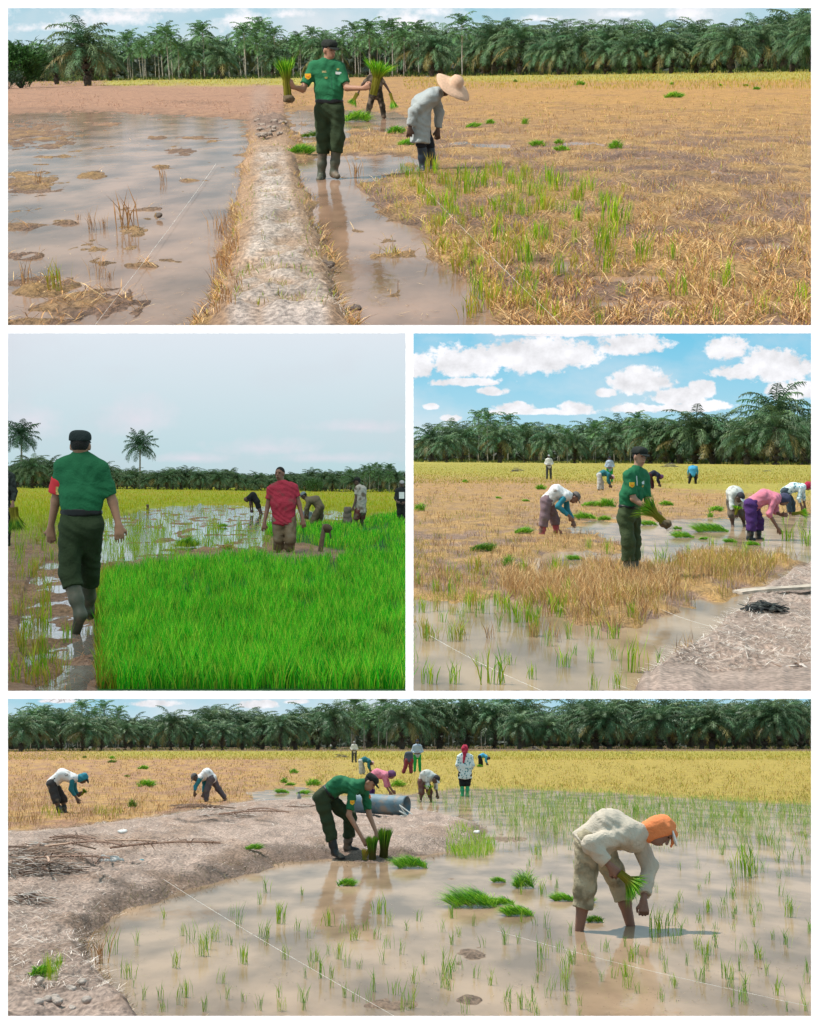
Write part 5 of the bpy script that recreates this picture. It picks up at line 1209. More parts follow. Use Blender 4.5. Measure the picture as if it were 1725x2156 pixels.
# place 4 plants: planted rows in the near water
r4 = [(235, 2010, 90), (290, 1990, 60), (345, 1935, 50), (385, 1970, 50), (405, 1985, 90), (435, 2000, 80), (487, 1930, 50), (505, 1945, 70), (515, 2030, 80), (545, 1905, 60), (560, 1880, 60), (590, 1945, 60), (625, 1960, 60), (640, 2060, 50), (650, 1975, 70), (690, 1950, 60), (695, 2060, 60), (745, 1980, 60), (770, 1960, 50), (805, 2030, 70), (845, 2010, 60), (855, 1960, 40), (895, 2030, 50), (935, 2035, 90), (880, 1940, 50), (265, 2060, 60), (280, 2080, 40), (300, 2105, 70), (340, 2130, 60), (390, 2100, 70), (435, 2130, 60), (465, 2070, 50), (485, 1990, 50), (512, 2110, 40), (560, 1990, 40), (590, 2100, 60), (600, 2020, 50), (635, 2110, 60), (660, 2040, 50), (730, 2100, 60), (780, 2110, 70), (690, 2010, 40), (755, 2040, 40), (930, 2080, 80), (1000, 2060, 50), (1035, 2075, 70), (1070, 2110, 60), (1120, 2090, 40), (1195, 2115, 50), (1290, 2060, 50), (1330, 2025, 50), (1350, 2030, 40), (1395, 2110, 40), (1420, 2080, 60), (1465, 2060, 40), (1480, 2010, 40), (1560, 2045, 60), (1570, 2070, 60), (1600, 2020, 40), (1630, 1980, 50), (1545, 1960, 40), (1640, 1850, 40), (1480, 1960, 30), (1700, 2070, 70), (1690, 2100, 50), (1540, 2120, 40), (1380, 1880, 40), (1660, 2130, 50), (1130, 2140, 40), (1220, 2140, 40), (850, 2130, 40), (980, 2135, 60), (1470, 1830, 50), (1520, 1800, 40), (1690, 1760, 40), (1620, 1780, 50), (1560, 1720, 30), (1665, 1810, 50), (1590, 1840, 40), (1430, 1900, 40), (1200, 1790, 40), (1170, 1760, 40), (1215, 1830, 50), (1110, 1830, 30), (1060, 1720, 60), (1090, 1770, 36), (1130, 1800, 40), (1000, 1950, 40), (955, 1990, 60), (1065, 1990, 50)]
for i in range(125):
    x, y = 220 + 1480 * pr.rand(), 1880 + 250 * pr.rand() ** .9
    if x > 560 - (y - 1880) * 1.3 and blob(x, y, 1290, 1900, 110, 70) > 1: r4.append((x, y, 34 + 26 * pr.rand() + (y - 1880) * .08))
for x, y, h in r4:
    plant(4, zone4, 'thin' if pr.rand() < .8 else 'lush', x, y, h * .75 * (.85 + .3 * pr.rand()), 'thin green rice seedling planted in the near brown water of the bottom opening', 'rice seedlings in rows in the near water, bottom opening', 'rice seedling', 'rice_seedling')
for i in range(90):
    y = 1700 + 330 * (i / 90) ** 1.4; x = 1080 + 640 * pr.rand()
    if blob(x, y, 1290, 1850, 120, 130) < 1: x = 1480 + 230 * pr.rand()
    plant(4, zone4, 'thin', x, y, 22 + 22 * pr.rand() * (y - 1560) / 300, 'thin green rice seedling standing in the right-hand water of the bottom opening', 'rice seedlings in the right-hand water, bottom opening', 'rice seedling', 'rice_seedling')
plant(4, zone4, 'lush', 1568, 1848, 88, 'big dark green rice clump leaning right, alone in the water right of the farmer', None, 'rice clump', 'rice_clump'); plant(4, zone4, 'lush', 1580, 1846, 70, 'lower leaning half of the big dark green rice clump', None, 'rice clump', 'rice_clump')
plant(4, zone4, 'lush', 1385, 1965, 60, 'loose dark rice tuft in the water just right of the farmer\'s planting hand', None, 'rice clump', 'rice_clump')
[plant(4, zone4, 'lush', 80 + 60 * pr.rand(), 2040 + 30 * pr.rand(), 30 + 20 * pr.rand(), 'small green weed tuft on the near bank at the bottom left', 'green weed tufts on the near bank', 'weed', 'weed') for _i in range(6)]
plant(4, zone4, 'dry', 210, 2030, 76, 'tall thin weed on the bank edge at the bottom left', None, 'weed', 'weed')
# ------------------------------------------------------------------ pulled seedlings: heaps on the ground and bundles in hands
GRN = [cc((128, 196, 26), .82), cc((86, 166, 18), .75), cc((170, 212, 50), .88), cc((60, 130, 14), .7)]
GRD = [cc((74, 138, 24), .75), cc((105, 160, 30), .75), cc((146, 174, 40), .8), cc((44, 90, 16), .7)]
ROOT = mat('muddy_roots', (0.13, 0.09, 0.05), rough=0.95, var=.4, scale=30, bump=.6, bscale=90)
def heap(k, zone, px, py, wpx, hpx, label, az=None, cols=None, n=None, group=None, z0=None):
    """seedlings laid down side by side: leaves arching one way over a mat of roots"""
    P0 = zat1(k, np.array([float(px)]), np.array([float(py)]), zone)[0]
    s = P0[1] / F; W = wpx * s; H = hpx * s; r = np.random.RandomState(int(px * 3 + py)); n = n or int(np.clip(wpx * 9, 120, 900)); az = az if az is not None else (0.2 if r.rand() < .5 else 2.9)
    u = r.rand(n) - .5; v = r.randn(n) * .35
    L = np.clip(W * .45, .08, .34)
    P = np.stack([u * (W - L * .6) - math.cos(az) * L * .3, v * W * .35, H * .55 * (1 - (2 * u) ** 2) * r.rand(n)], -1)
    V, T, C_ = blades(P, L * (.7 + .5 * r.rand(n)), max(.006, .9 * s), az + r.randn(n) * .45, .75 + .5 * r.rand(n), r, pick(r, cols or GRN, n), flop=.7)
    P = P[: n // 3]; m = len(P)
    V2, T2, C2 = blades(P, H * .8, max(.006, .9 * s), r.rand(m) * 6.28, .3 + .5 * r.rand(m), r, pick(r, cols or GRN, m), flop=.9)
    V, T, C_ = join([(V, T, C_), (V2, T2, C2)])
    return thing(k, 'seedling_heap', P0, label, 'seedlings', group, me=mesh_from('seedling_heap', V, T, BL, col=C_))
def bundle(k, Y, root_px, leaf_px, label, wpx, fan=.35, cols=None, rootk=.28, n=260, stalk=None, name='seedling_bundle', curve=.5, hang=False):
    """tied handful: muddy root ball at one end, stalks, leaves fanning at the other (picture points, at distance Y)"""
    A = at(k, *root_px, Y); B = at(k, *leaf_px, Y); D = B - A; L = np.linalg.norm(D); d = D / L; s = Y / F; w = wpx * s
    r = np.random.RandomState(int(root_px[0])); a = nrm(np.cross(d, (0, 1, 0.01))); b = np.cross(d, a)
    root = thing(k, name, A, label, 'seedlings')
    ang = r.rand(n) * 6.28; rad = np.sqrt(r.rand(n)) * w * .42
    O = a * (np.cos(ang) * rad)[:, None] + b * (np.sin(ang) * rad)[:, None]
    lat = (a * (np.cos(ang))[:, None] + b * (np.sin(ang))[:, None]) * (r.rand(n) * fan)[:, None]
    grav = np.array([0, 0, -1.0]) * (curve * r.rand(n))[:, None]
    p0 = O * .9; p1 = p0 * .7 + d * L * .5 + lat * L * .10; l = L * (.42 + .14 * r.rand(n))[:, None]
    dd = d + lat * 1.2 + grav * .3; p2 = p1 + dd * l * .55; p3 = p2 + (d + lat * 2.2 + grav) * l * .5
    q = max(.0055, .75 * s); Wv = nrm(np.cross(d, (0, 1, 0.0)))[None] * (np.cos(r.rand(n) * 3))[:, None] * q
    Wv = Wv + np.array([0, .3, 0]) * q
    V = np.stack([p0 - Wv * .5, p0 + Wv * .5, p1 - Wv * .6, p1 + Wv * .6, p2 - Wv, p2 + Wv, p3], 1).reshape(-1, 3)
    i = np.arange(n)[:, None] * 7; T = np.concatenate([i + [0, 1, 3], i + [0, 3, 2], i + [2, 3, 5], i + [2, 5, 4], i + [4, 5, 6]])
    g = pick(r, cols or GRN, n) * (.8 + .4 * r.rand(n, 1)); st = np.array(stalk if stalk is not None else cc((190, 180, 60), .6)) * (.7 + .6 * r.rand(n, 1))
    C_ = np.stack([st * .8, st * .8, st, st, g, g, g * 1.1], 1).reshape(-1, 3)
    part(k, 'leaves', mesh_from('leaves', V, T, BL, col=np.clip(C_, .004, .9)), root)
    q_ = Sdf(.02); 
    for j in range(5): q_.ell(d * (rootk * L * .3 * r.rand()) + (a * r.randn() + b * r.randn()) * w * .15, np.array([.34, .34, .30]) * w * (.8 + .4 * r.rand()))
    if rootk > 0: part(k, 'root_ball', q_.mesh('root_ball', ROOT, h=max(.008, w * .07), fold=.006, ff=2.5), root)
    m = 60; O = r.randn(m, 3) * w * .25; V, T, C_ = blades(O - d * w * .2, w * (.3 + .5 * r.rand(m)), .004, r.rand(m) * 6.28, 1.6 + r.rand(m), r, np.array([.12, .08, .045]), flop=1.2)
    if rootk > 0: part(k, 'roots', mesh_from('roots', V, T, STRAW, col=C_), root)
    return root
for a in ((638, 325, 66, 20, 'bright green seedling heap in the puddle just left of the standing officer'), (668, 287, 40, 8, 'small seedling heap at the pond edge above the puddle heap, top opening', GRD), (645, 289, 20, 9, 'tiny seedling heap beside the bund, top opening', GRD), (757, 256, 62, 24, 'ragged upright seedling heap in the far pond behind the officer'),
          (836, 281, 42, 16, 'seedling heap beside the straw-hatted farmer\'s hand'), (860, 306, 44, 12, 'seedling heap under the straw-hatted farmer\'s hand'), (998, 268, 34, 7, 'flat yellowish seedling heap right of the straw hat'), (1034, 261, 20, 12, 'small seedling heap just beyond the flat yellowish one', ),
          (1104, 262, 14, 16, 'single upright sheaf standing in the orange field'), (1130, 308, 36, 14, 'seedling heap right of the pale puddle, leftmost of the row of three'), (1181, 318, 36, 11, 'seedling heap in the middle of the row of three'), (1176, 303, 20, 12, 'small seedling sheaf just behind the middle heap of the row'), (1294, 314, 32, 22, 'leaning seedling sheaf, rightmost of the row of three'),
          (1421, 206, 42, 12, 'widest seedling heap far back on the right of the top field'), (1223, 180, 22, 11, 'round seedling heap far back in the middle of the top field'), (1086, 173, 9, 6, 'very small dark seedling heap far back, left of the round one', GRD), (1414, 179, 9, 8, 'tiny seedling heap beyond the widest one'), (1594, 189, 16, 8, 'small seedling heap at the far right of the top field'), (1570, 182, 12, 6, 'tiny seedling heap left of the far right one'), (1518, 181, 10, 5, 'faint tiny seedling heap far back between the widest and the far right ones')):
    heap(1, zone1, *a[:5], cols=a[5] if len(a) > 5 else None)
for a in ((397, 1152, 58, 24, 'bright seedling heap in the flooded clearing behind the nursery bed'), (478, 1160, 46, 12, 'straw-coloured upturned seedling heap at the corner of the nursery bed', OR), (470, 1110, 24, 8, 'low green seedling heap near the bent man in black')):
    heap(2, zone2, *a[:5], cols=a[5] if len(a) > 5 else None)
for a in ((1137, 1031, 24, 13, 'round seedling heap left of the bent man in the teal-sleeved shirt'), (882, 1076, 26, 20, 'seedling heap cut by the left edge of the right middle opening'), (979, 1016, 14, 7, 'tiny seedling heap far back at the left'), (1050, 1050, 14, 5, 'tiny flat seedling heap left of centre, far back'), (1107, 1056, 18, 5, 'small flat seedling heap behind the bent man'), (1105, 1123, 42, 13, 'seedling heap on the straw left of the bent man\'s feet'), (1068, 1192, 26, 30, 'leaning seedling sheaf standing in the straw'), (1097, 1197, 28, 14, 'dark round seedling heap beside the leaning sheaf', GRD), (1210, 1179, 42, 7, 'long flat seedling bundle lying on mud before the officer'),
          (1230, 1093, 52, 10, 'seedling heap at the bent man\'s hands, left of the puddle'), (1275, 1068, 44, 22, 'tall seedling heap directly left of the officer\'s shirt'), (1245, 1066, 40, 9, 'low seedling heap left of the tall one'), (1274, 1096, 30, 12, 'yellowish seedling heap between the bent man and the officer'), (1365, 1106, 40, 8, 'seedling heap partly behind the officer\'s hands'), (1350, 1076, 24, 14, 'seedling heap behind the officer\'s forearm'), (1403, 1065, 32, 11, 'seedling heap on the straw right of the officer'), (1426, 1115, 20, 8, 'small seedling heap in the water right of the root bundle'), (1435, 1132, 52, 7, 'flat seedling heap in the water below the root bundle'),
          (1492, 1120, 84, 10, 'longest seedling heap, floating in the middle of the water'), (1482, 1136, 22, 4, 'tiny floating seedling heap under the longest one'), (1536, 1142, 32, 5, 'small floating seedling heap below the man in white'), (1584, 1148, 34, 5, 'small floating seedling heap before the pink-shirted farmer\'s boots'), (1510, 1077, 32, 14, 'seedling heap on the bank left of the man in white'), (1497, 1090, 14, 16, 'upright seedling sheaf left of the man in white'), (1020, 1160, 60, 14, 'ragged green patch of seedlings in the straw at the left', GRD)):
    heap(3, zone3, *a[:5], cols=a[5] if len(a) > 5 else None)
for a in ((860, 1828, 80, 24, 'bright seedling heap right of the standing bundles the officer holds'), (985, 1910, 120, 32, 'largest bright seedling heap floating in the middle of the water'), (1058, 1905, 50, 14, 'small seedling heap touching the right end of the largest one'), (1085, 1928, 74, 16, 'flat seedling heap below and right of the largest one'), (1100, 1870, 50, 40, 'tall leaning seedling heap above the largest one'), (1048, 1858, 34, 10, 'small flat seedling heap left of the tall leaning one'),
          (1183, 1897, 56, 12, 'flat seedling heap behind the farmer\'s left leg'), (1243, 1900, 26, 12, 'seedling heap between the farmer\'s legs, further back'), (1250, 1942, 40, 14, 'dark seedling heap in the farmer\'s shadow', GRD), (733, 1865, 44, 15, 'seedling heap in the water below the officer\'s boots'), (537, 1789, 40, 11, 'green seedling patch lying alone on the dry bank'), (310, 1657, 42, 17, 'large seedling heap in the straw field between the two bent men'), (303, 1620, 24, 9, 'seedling heap far back, behind the large one'), (237, 1606, 20, 6, 'small far seedling heap left of the others', GRD), (236, 1598, 14, 7, 'smallest far seedling heap at the upper left'), (267, 1636, 12, 5, 'tiny faint seedling heap left of the large one', GRD), (280, 1700, 20, 22, 'ragged green tuft of seedlings in the straw field below the large heap', GRD), (179, 1596, 10, 5, 'tiny dark seedling heap at the far left', GRD),
          (620, 1629, 20, 12, 'seedling heap left of the officer, furthest back'), (597, 1649, 16, 14, 'upright seedling sheaf left of the officer'), (612, 1654, 24, 5, 'flat seedling heap beside the upright sheaf'), (662, 1655, 34, 17, 'seedling heap just left of the officer\'s back'), (592, 1670, 34, 6, 'flat seedling heap at the small pool'), (640, 1672, 30, 7, 'seedling heap by the short post'), (840, 1657, 34, 16, 'seedling heap beyond the grey culvert pipe'), (764, 1650, 20, 6, 'low seedling heap hidden behind the officer'), (90, 2055, 46, 22, 'green grass-like seedling heap on the bank at the bottom left'), (1010, 1615, 14, 6, 'seedling heap below the far man in blue')):
    heap(4, zone4, *a[:5], cols=a[5] if len(a) > 5 else None)

# ------------------------------------------------------------------ planting strings
STR = mat('string_white', (0.75, 0.72, 0.66), rough=.8, var=.05)
def string(k, a, b, label, z=.05, rpx=.8):
    A = gp(k, a[0], a[1], z); B = gp(k, b[0], b[1], z); t = np.linspace(0, 1, 14)[:, None]; P = A * (1 - t) + B * t; P[:, 2] += -.02 * np.sin(t[:, 0] * 3.14)
    V, T, C_ = tube(P - A, rpx * .5 * P[:, 1] / F * np.ones(14), 5); thing(k, 'string', A, label, 'string', me=mesh_from('string', V, T, STR))
string(1, (455, 345), (196, 690), 'white planting string stretched across the left pond towards the near left corner', rpx=.55)
string(1, (880, 380), (1188, 690), 'white planting string stretched through the straw from the green clumps to the near edge', z=.09, rpx=.5)
string(3, (905, 1338), (1150, 1458), 'white planting string over the near left water of the right middle opening', rpx=.5)
string(3, (1375, 1275), (1510, 1322), 'short white string over the water beside the straw bank', rpx=.45)
string(4, (335, 1845), (830, 2139), 'white planting string crossing the rice rows in the near left water', z=.12, rpx=.5)
string(4, (1045, 1960), (1700, 2118), 'white planting string running in front of the orange-scarfed farmer\'s feet', rpx=.5)

# ------------------------------------------------------------------ debris
def sticks(k, zone, px, py, wpx, hpx, n, label, cols, name='brushwood_heap', cat='debris', az0=None, th=.02, ln=.5, spread=.5):
    P0 = zat1(k, np.array([float(px)]), np.array([float(py)]), zone)[0]; s = P0[1] / F; W = wpx * s; H = hpx * s; r = np.random.RandomState(int(px)); ps = []
    for i in range(n):
        u = r.rand() - .5; a = (az0 if az0 is not None else r.rand() * 3.14) + r.randn() * spread; L = W * ln * (.5 + .7 * r.rand())
        c = np.array([u * W * .8, r.randn() * W * .25, H * .8 * (1 - abs(2 * u)) * r.rand() + .01]); d = np.array([math.cos(a), math.sin(a), r.randn() * .15]) * L / 2; bow = np.array([r.randn() * .06, r.randn() * .06, abs(r.randn()) * .08]) * L
        w0 = max(th * (.5 + r.rand()), .3 * s); P = np.stack([c - d, c + bow, c + d]); P[:, 2] = np.maximum(P[:, 2], .005)
        ps.append(tube(P, [w0 * .5, w0, w0 * .3], 4, np.array(cols[r.randint(len(cols))]) * (.7 + .5 * r.rand())))
    V, T, C_ = join(ps); return thing(k, name, P0, label, cat, me=mesh_from(name, V, T, STRAW, col=C_))
DK = [(.06, .05, .045), (.12, .10, .085), (.2, .17, .15)]
FR = [cc((206, 186, 172)), cc((170, 140, 120)), cc((128, 100, 84)), cc((226, 212, 200))]
sticks(3, zone3, 1089, 993, 28, 14, 40, 'small dark heap of brushwood far back, left of the standing man in white', DK)
sticks(3, zone3, 1410, 983, 36, 12, 50, 'grey heap of brushwood at the foot of the palms right of the officer', DK + [(.3, .27, .24)])
sticks(3, zone3, 1617, 993, 24, 4, 10, 'thin dark log lying far back in the yellow field', DK[:2], name='log')
sticks(3, zone3, 1612, 1288, 80, 22, 260, 'dark tangled heap of old net and weed on the bank', [(.05, .055, .05), (.09, .09, .08), (.03, .03, .03)], name='net_heap', th=.008)
sticks(3, zone3, 1690, 1420, 90, 10, 12, 'pale curved dry stalks on the bank at the lower right', FR, name='dry_stalks', th=.012, ln=1.0)
sticks(4, zone4, 718, 1595, 30, 12, 40, 'dark heap of brushwood far back behind the officer', DK)
sticks(4, zone4, 1125, 1581, 36, 12, 50, 'grey heap of brushwood at the foot of the palms left of the farmer', DK + [(.3, .27, .24)])
sticks(4, zone4, 1327, 1587, 26, 4, 10, 'thin dark log lying far back above the orange headscarf', DK[:2], name='log')
sticks(1, zone1, 905, 161, 14, 2, 3, 'pale fallen log lying at the foot of the palms beside the straw hat', [(.6, .58, .55)], name='log', az0=0, spread=.05, th=.08)
for j, (x, y, w, h, n, l) in enumerate(((70, 1840, 190, 40, 520, 'big heap of dry palm fronds at the left end of the bank'), (95, 1800, 150, 30, 320, 'upper layer of dry palm fronds behind the big heap'), (485, 1722, 120, 9, 160, 'low spread of dry palm fronds on the far side of the bank'), (640, 1700, 80, 6, 60, 'dry frond litter beside the short post'), (60, 1900, 110, 20, 200, 'loose dry fronds below the big heap at the left edge'))):
    sticks(4, zone4, x, y, w, h, n, l, FR, name='frond_heap', az0=-.3, spread=.55, th=.005, ln=.38)
    if j < 3:
        r = np.random.RandomState(j); P0 = zat1(4, np.array([x + 10.]), np.array([y + 4.]), zone4)[0]; ps = []
        for i in range(7): ps.append(frond(np.array([r.randn() * .4, r.randn() * .5, .12 + .1 * r.rand()]), -.3 + r.randn() * .5 + (3.14 if r.rand() < .4 else 0), .12, 1.0 + .5 * r.rand(), .2, 26, .30, FR[r.randint(3)], r, wide=.016, hang=.35))
        V, T, C_ = join(ps); V[:, 2] = np.maximum(V[:, 2], .01); thing(4, 'dry_frond', P0, ('fan of dry palm fronds lying on top of the big left heap', 'dry palm fronds lying behind the big left heap', 'dry palm fronds lying flat on the far side of the bank')[j], 'palm frond', me=mesh_from('dry_frond', V, T, STRAW, col=C_))
def clod(k, zone, px, py, wpx, hpx, label, m, name='mud_clod', cat='mud clod', dz=0):
    P0 = zat1(k, np.array([float(px)]), np.array([float(py)]), zone)[0]; P0[2] = max(P0[2], 0); s = P0[1] / F; r = np.random.RandomState(int(px + py)); q = Sdf(.02)
    for i in range(7): q.ell((wpx * s * .35 * (r.rand() * 2 - 1), wpx * s * .3 * r.randn(), hpx * s * .25 * r.rand()), np.array([.22 * wpx, .2 * wpx, .45 * hpx]) * s * (.6 + .6 * r.rand()))
    return thing(k, name, P0, label, cat, me=q.mesh(name, m, h=max(.012, wpx * s * .05), fold=.012, ff=1.6))
MUDM = mat('dark_mud', (.10, .075, .06), rough=.7, var=.35, scale=14, bump=.8, bscale=40)
DRYM = mat('dry_mud', (.30, .235, .19), rough=.95, var=.3, scale=14, bump=.9, bscale=40)
for x, y, w, h, l in ((747, 652, 26, 10, 'dark wet clod at the foot of the bund near the bottom of the top opening'), (334, 455, 14, 6, 'small dark clod standing in the left pond'), (690, 560, 26, 14, 'dark clod on the right flank of the bund')): clod(1, zone1, x, y, w, h, l, MUDM)
for i in range(16): clod(1, zone1, 538 + 62 * pr.rand(), 254 + 34 * pr.rand(), 13 + 8 * pr.rand(), 7, 'grey lump of dug earth piled where the bund meets the far field', DRYM).__setitem__('group', 'dug earth lumps at the far end of the bund')
for x, y, w, h, l in () and ((990, 2018, 60, 11, 'largest mud clod standing out of the water, right of centre'), (985, 2104, 50, 6, 'low wet clod below the largest clod'), (820, 2116, 80, 7, 'broad low mud hump near the bottom edge')): clod(4, zone4, x, y, w, h, l, mat('wet_mud', (.17, .125, .095), rough=.75, var=.35, scale=14, bump=.9, bscale=40))
WHT = mat('white_rag', (.7, .66, .62), rough=.9, var=.15, bump=.4)
clod(4, zone4, 228, 1812, 60, 14, 'crumpled pale rag lying on the dry bank left of centre', WHT, 'rag', 'rag'); clod(4, zone4, 262, 1752, 26, 10, 'small crumpled white sheet of litter on the bank', WHT, 'litter', 'litter')
clod(4, zone4, 295, 1814, 16, 6, 'small scrap of teal plastic on the dry bank', mat('teal_plastic', (.05, .22, .25), rough=.4), 'plastic_scrap', 'litter')
clod(4, zone4, 1003, 1753, 14, 5, 'small white scrap of foam at the tip of the bank', WHT, 'foam_scrap', 'litter')
for i in range(9): clod(4, zone4, 70 + 120 * pr.rand(), 2050 + 80 * pr.rand(), 12 + 12 * pr.rand(), 6, 'pale crumbly earth lump on the bank at the bottom left', mat('pale_earth', (.40, .33, .28), rough=.95, var=.3, scale=14, bump=.9, bscale=40)).__setitem__('group', 'pale earth lumps on the near bank')
# plank on the bank
def plank():
    A = gp(3, 1553, 1250, .20); B = gp(3, 1760, 1232, .26); d = B - A; L = np.linalg.norm(d); d /= L; a = np.cross(d, [0, 0, 1]); a /= np.linalg.norm(a); V = []
    for t in np.linspace(0, 1, 9):
        for sx, sz in ((-1, 0), (1, 0), (1, 1), (-1, 1)): V.append(d * L * t + a * sx * (.10 + .01 * math.sin(t * 9)) + np.array([0, 0, sz * .028 + .006 * math.sin(t * 7)]))
    Fq = []
    for i in range(8):
        for j in range(4): Fq.append((i * 4 + j, i * 4 + (j + 1) % 4, i * 4 + 4 + (j + 1) % 4, i * 4 + 4 + j))
    Fq += [(3, 2, 1, 0), (32, 33, 34, 35)]
    thing(3, 'plank', A, 'weathered grey-brown wooden plank lying across the bank at the right edge', 'plank', me=mesh_from('plank', np.array(V), np.array(Fq), mat('old_plank', (.42, .34, .27), rough=.9, var=.3, scale=12, bump=.6, bscale=50)))
plank()
# grey-blue pipe lying behind the officer
def pipe():
    b = gp(4, 800, 1712, .20); Y = b[1]; r_px = 20; rad = r_px * Y / F
    A = at(4, 745, 1690, Y - .0); B = at(4, 857, 1697, Y - .5); d = B - A; L = np.linalg.norm(d); d /= L; a = nrm(np.cross(d, (0, 0, 1))); c = np.cross(a, d); ns = 28
    V, Fq = [], []
    st = [(0, rad), (.02, rad * 1.03), (.06, rad), (.5, rad), (.94, rad), (.98, rad * 1.03), (1.0, rad), (1.0, rad * .92), (.02, rad * .92)]
    for t, rr in st:
        for j in range(ns): an = j * 6.2832 / ns; V.append(A - b + d * L * t + (a * math.cos(an) + c * math.sin(an)) * rr)
    for i in range(len(st) - 1):
        for j in range(ns): Fq.append((i * ns + j, i * ns + (j + 1) % ns, (i + 1) * ns + (j + 1) % ns, (i + 1) * ns + j))
    cp = [tuple((len(st) - 1) * ns + j for j in range(ns))]
    t = thing(4, 'drum', b, 'dented grey-blue metal drum lying on its side behind the officer', 'drum')
    mm = mat('grey_blue_metal', (.10, .165, .20), rough=.62, var=.3, scale=5, bump=.3, bscale=12, dirt=(.25, .2, .16), dirt_amt=.35, metal=.0, spec=.4)
    part(4, 'shell', mesh_from('shell', np.array(V), np.array(Fq), mm, smooth=True), t)
    q = np.array(V[-ns:]); cen = q.mean(0); VV = np.concatenate([q * .999 + cen * .001, [cen]]); part(4, 'end_plate', mesh_from('end_plate', VV, np.array([(j, (j + 1) % ns, ns) for j in range(ns)]), mm), t)
    Rp = [tube(np.array([B - b + np.array([.0, -.3, -rad + .02]), B - b + np.array([-.15, -.35, -rad + .12 * i]), B - b + np.array([.12 * i - .1, -.4, -rad + .03])]), .014, 5) for i in range(3)]
    V, T, C_ = join(Rp); thing(4, 'rope', b, 'pale frayed rope at the open end of the grey-blue drum', 'rope', me=mesh_from('rope', V, T, STR))
pipe()
# posts and sacks
def post(k, zone, a, b, rpx, label, m, name='wooden_post', cat='post', rag=False):
    P0 = gp(k, *a); T_ = at(k, b[0], b[1], P0[1]) - P0; s = P0[1] / F; z = np.linspace(-.1, 1, 6)[:, None]; r = np.random.RandomState(int(a[0])); P = T_ * z + r.randn(6, 3) * [.006, .006, 0]
    t = thing(k, name, P0, label, cat); V, T, C_ = tube(P, rpx * s * (.85 + .3 * r.rand(6)), 8); part(k, 'shaft', mesh_from('shaft', V, T, m, smooth=True), t)
    if rag:
        q = Sdf(.02); q.ell(T_ + [.05, 0, -.07], (.085, .08, .085)); q.cone(T_ + [.09, -.02, -.06], T_ + [.11, -.03, -.26], .02, .012); part(k, 'rag', q.mesh('rag', mat('old_rag', (.10, .07, .045), rough=.95, bump=.5), h=.012, fold=.006), t)
WOOD = mat('post_wood', (.15, .10, .065), rough=.9, var=.35, scale=20, bump=.6, bscale=60, dirt=MUD, dirt_amt=.5)
post(2, zone2, (674, 1165), (684, 1104), 5, 'mud-smeared wooden stake with a dark rag on top in the nursery bed', WOOD, rag=True)
post(2, zone2, (311.5, 1076), (311, 1062), 3.2, 'short dark stump alone in the yellow-green field', WOOD, 'stump', 'stump')
post(4, zone4, (630, 1692), (630, 1667), 4, 'short grey post standing on the bank left of the officer', mat('grey_post', (.3, .29, .28), rough=.9))
def sack(k, a, w, h, label, m, name, cat, lean=0.0):
    P0 = gp(k, *a); s = P0[1] / F; q = Sdf(.03); q.cone((0, 0, .1 * h * s), (lean, 0, h * s * .85), w * s * .5, w * s * .40, cutb=True); q.ell((0.0, 0, h * s * .3), (w * s * .5, w * s * .4, h * s * .34)); thing(k, name, P0, label, cat, me=q.mesh(name, m, h=.014, fold=.01))
sack(2, (732, 1108), 19, 48, 'upright grey sack standing at the left knee of the man in the white shirt', mat('grey_sack', (.15, .125, .10), rough=.95, bump=.4), 'sack', 'sack')
sack(2, (646, 1098), 28, 24, 'slumped grey-blue sack under the hands of the bent man behind the red-shirted man', mat('blue_sack', (.13, .17, .20), rough=.9, bump=.3), 'sack', 'sack')
# ------------------------------------------------------------------ people
GREEN = mat('uniform_green', (0.018, 0.125, 0.052), rough=.85, var=.12, scale=5, bump=.3, bscale=40, spec=.2)
OLIVE = mat('uniform_olive', (0.030, 0.045, 0.020), rough=.85, var=.15, scale=5, bump=.3, bscale=40, spec=.2)
BLACKISH = mat('cloth_field_cap', (0.014, 0.016, 0.012), rough=.85, var=.12, bump=.3)
BOOTG = mat('rubber_boot_green', (0.075, 0.080, 0.055), rough=.55, var=.2, scale=6, bump=.15, bscale=20, dirt=MUD, dirt_amt=.35, spec=.4)
BOOTK = mat('rubber_boot_black', (0.012, 0.014, 0.016), rough=.5, var=.2, dirt=MUD, dirt_amt=.3, spec=.4)
BELT = mat('belt_black', (0.01, 0.01, 0.01), rough=.4)
YEL = mat('patch_yellow', (0.80, 0.42, 0.02), rough=.7, var=.05); ORG = mat('patch_orange', (0.75, 0.16, 0.02), rough=.7, var=.05)
WH = mat('badge_white', (0.6, 0.62, 0.6), rough=.6, var=.1); BRS = mat('brass', (0.55, 0.40, 0.12), rough=.3, metal=1.0)
SHIELD = [(-.5, .5), (-.5, -.2), (0, -.55), (.5, -.2), (.5, .5)]; CHEV = [(-.5, .15), (0, -.2), (.5, .15), (.5, .45), (0, .1), (-.5, .45)]
def hold(g, base, h): return (g[h] + base)
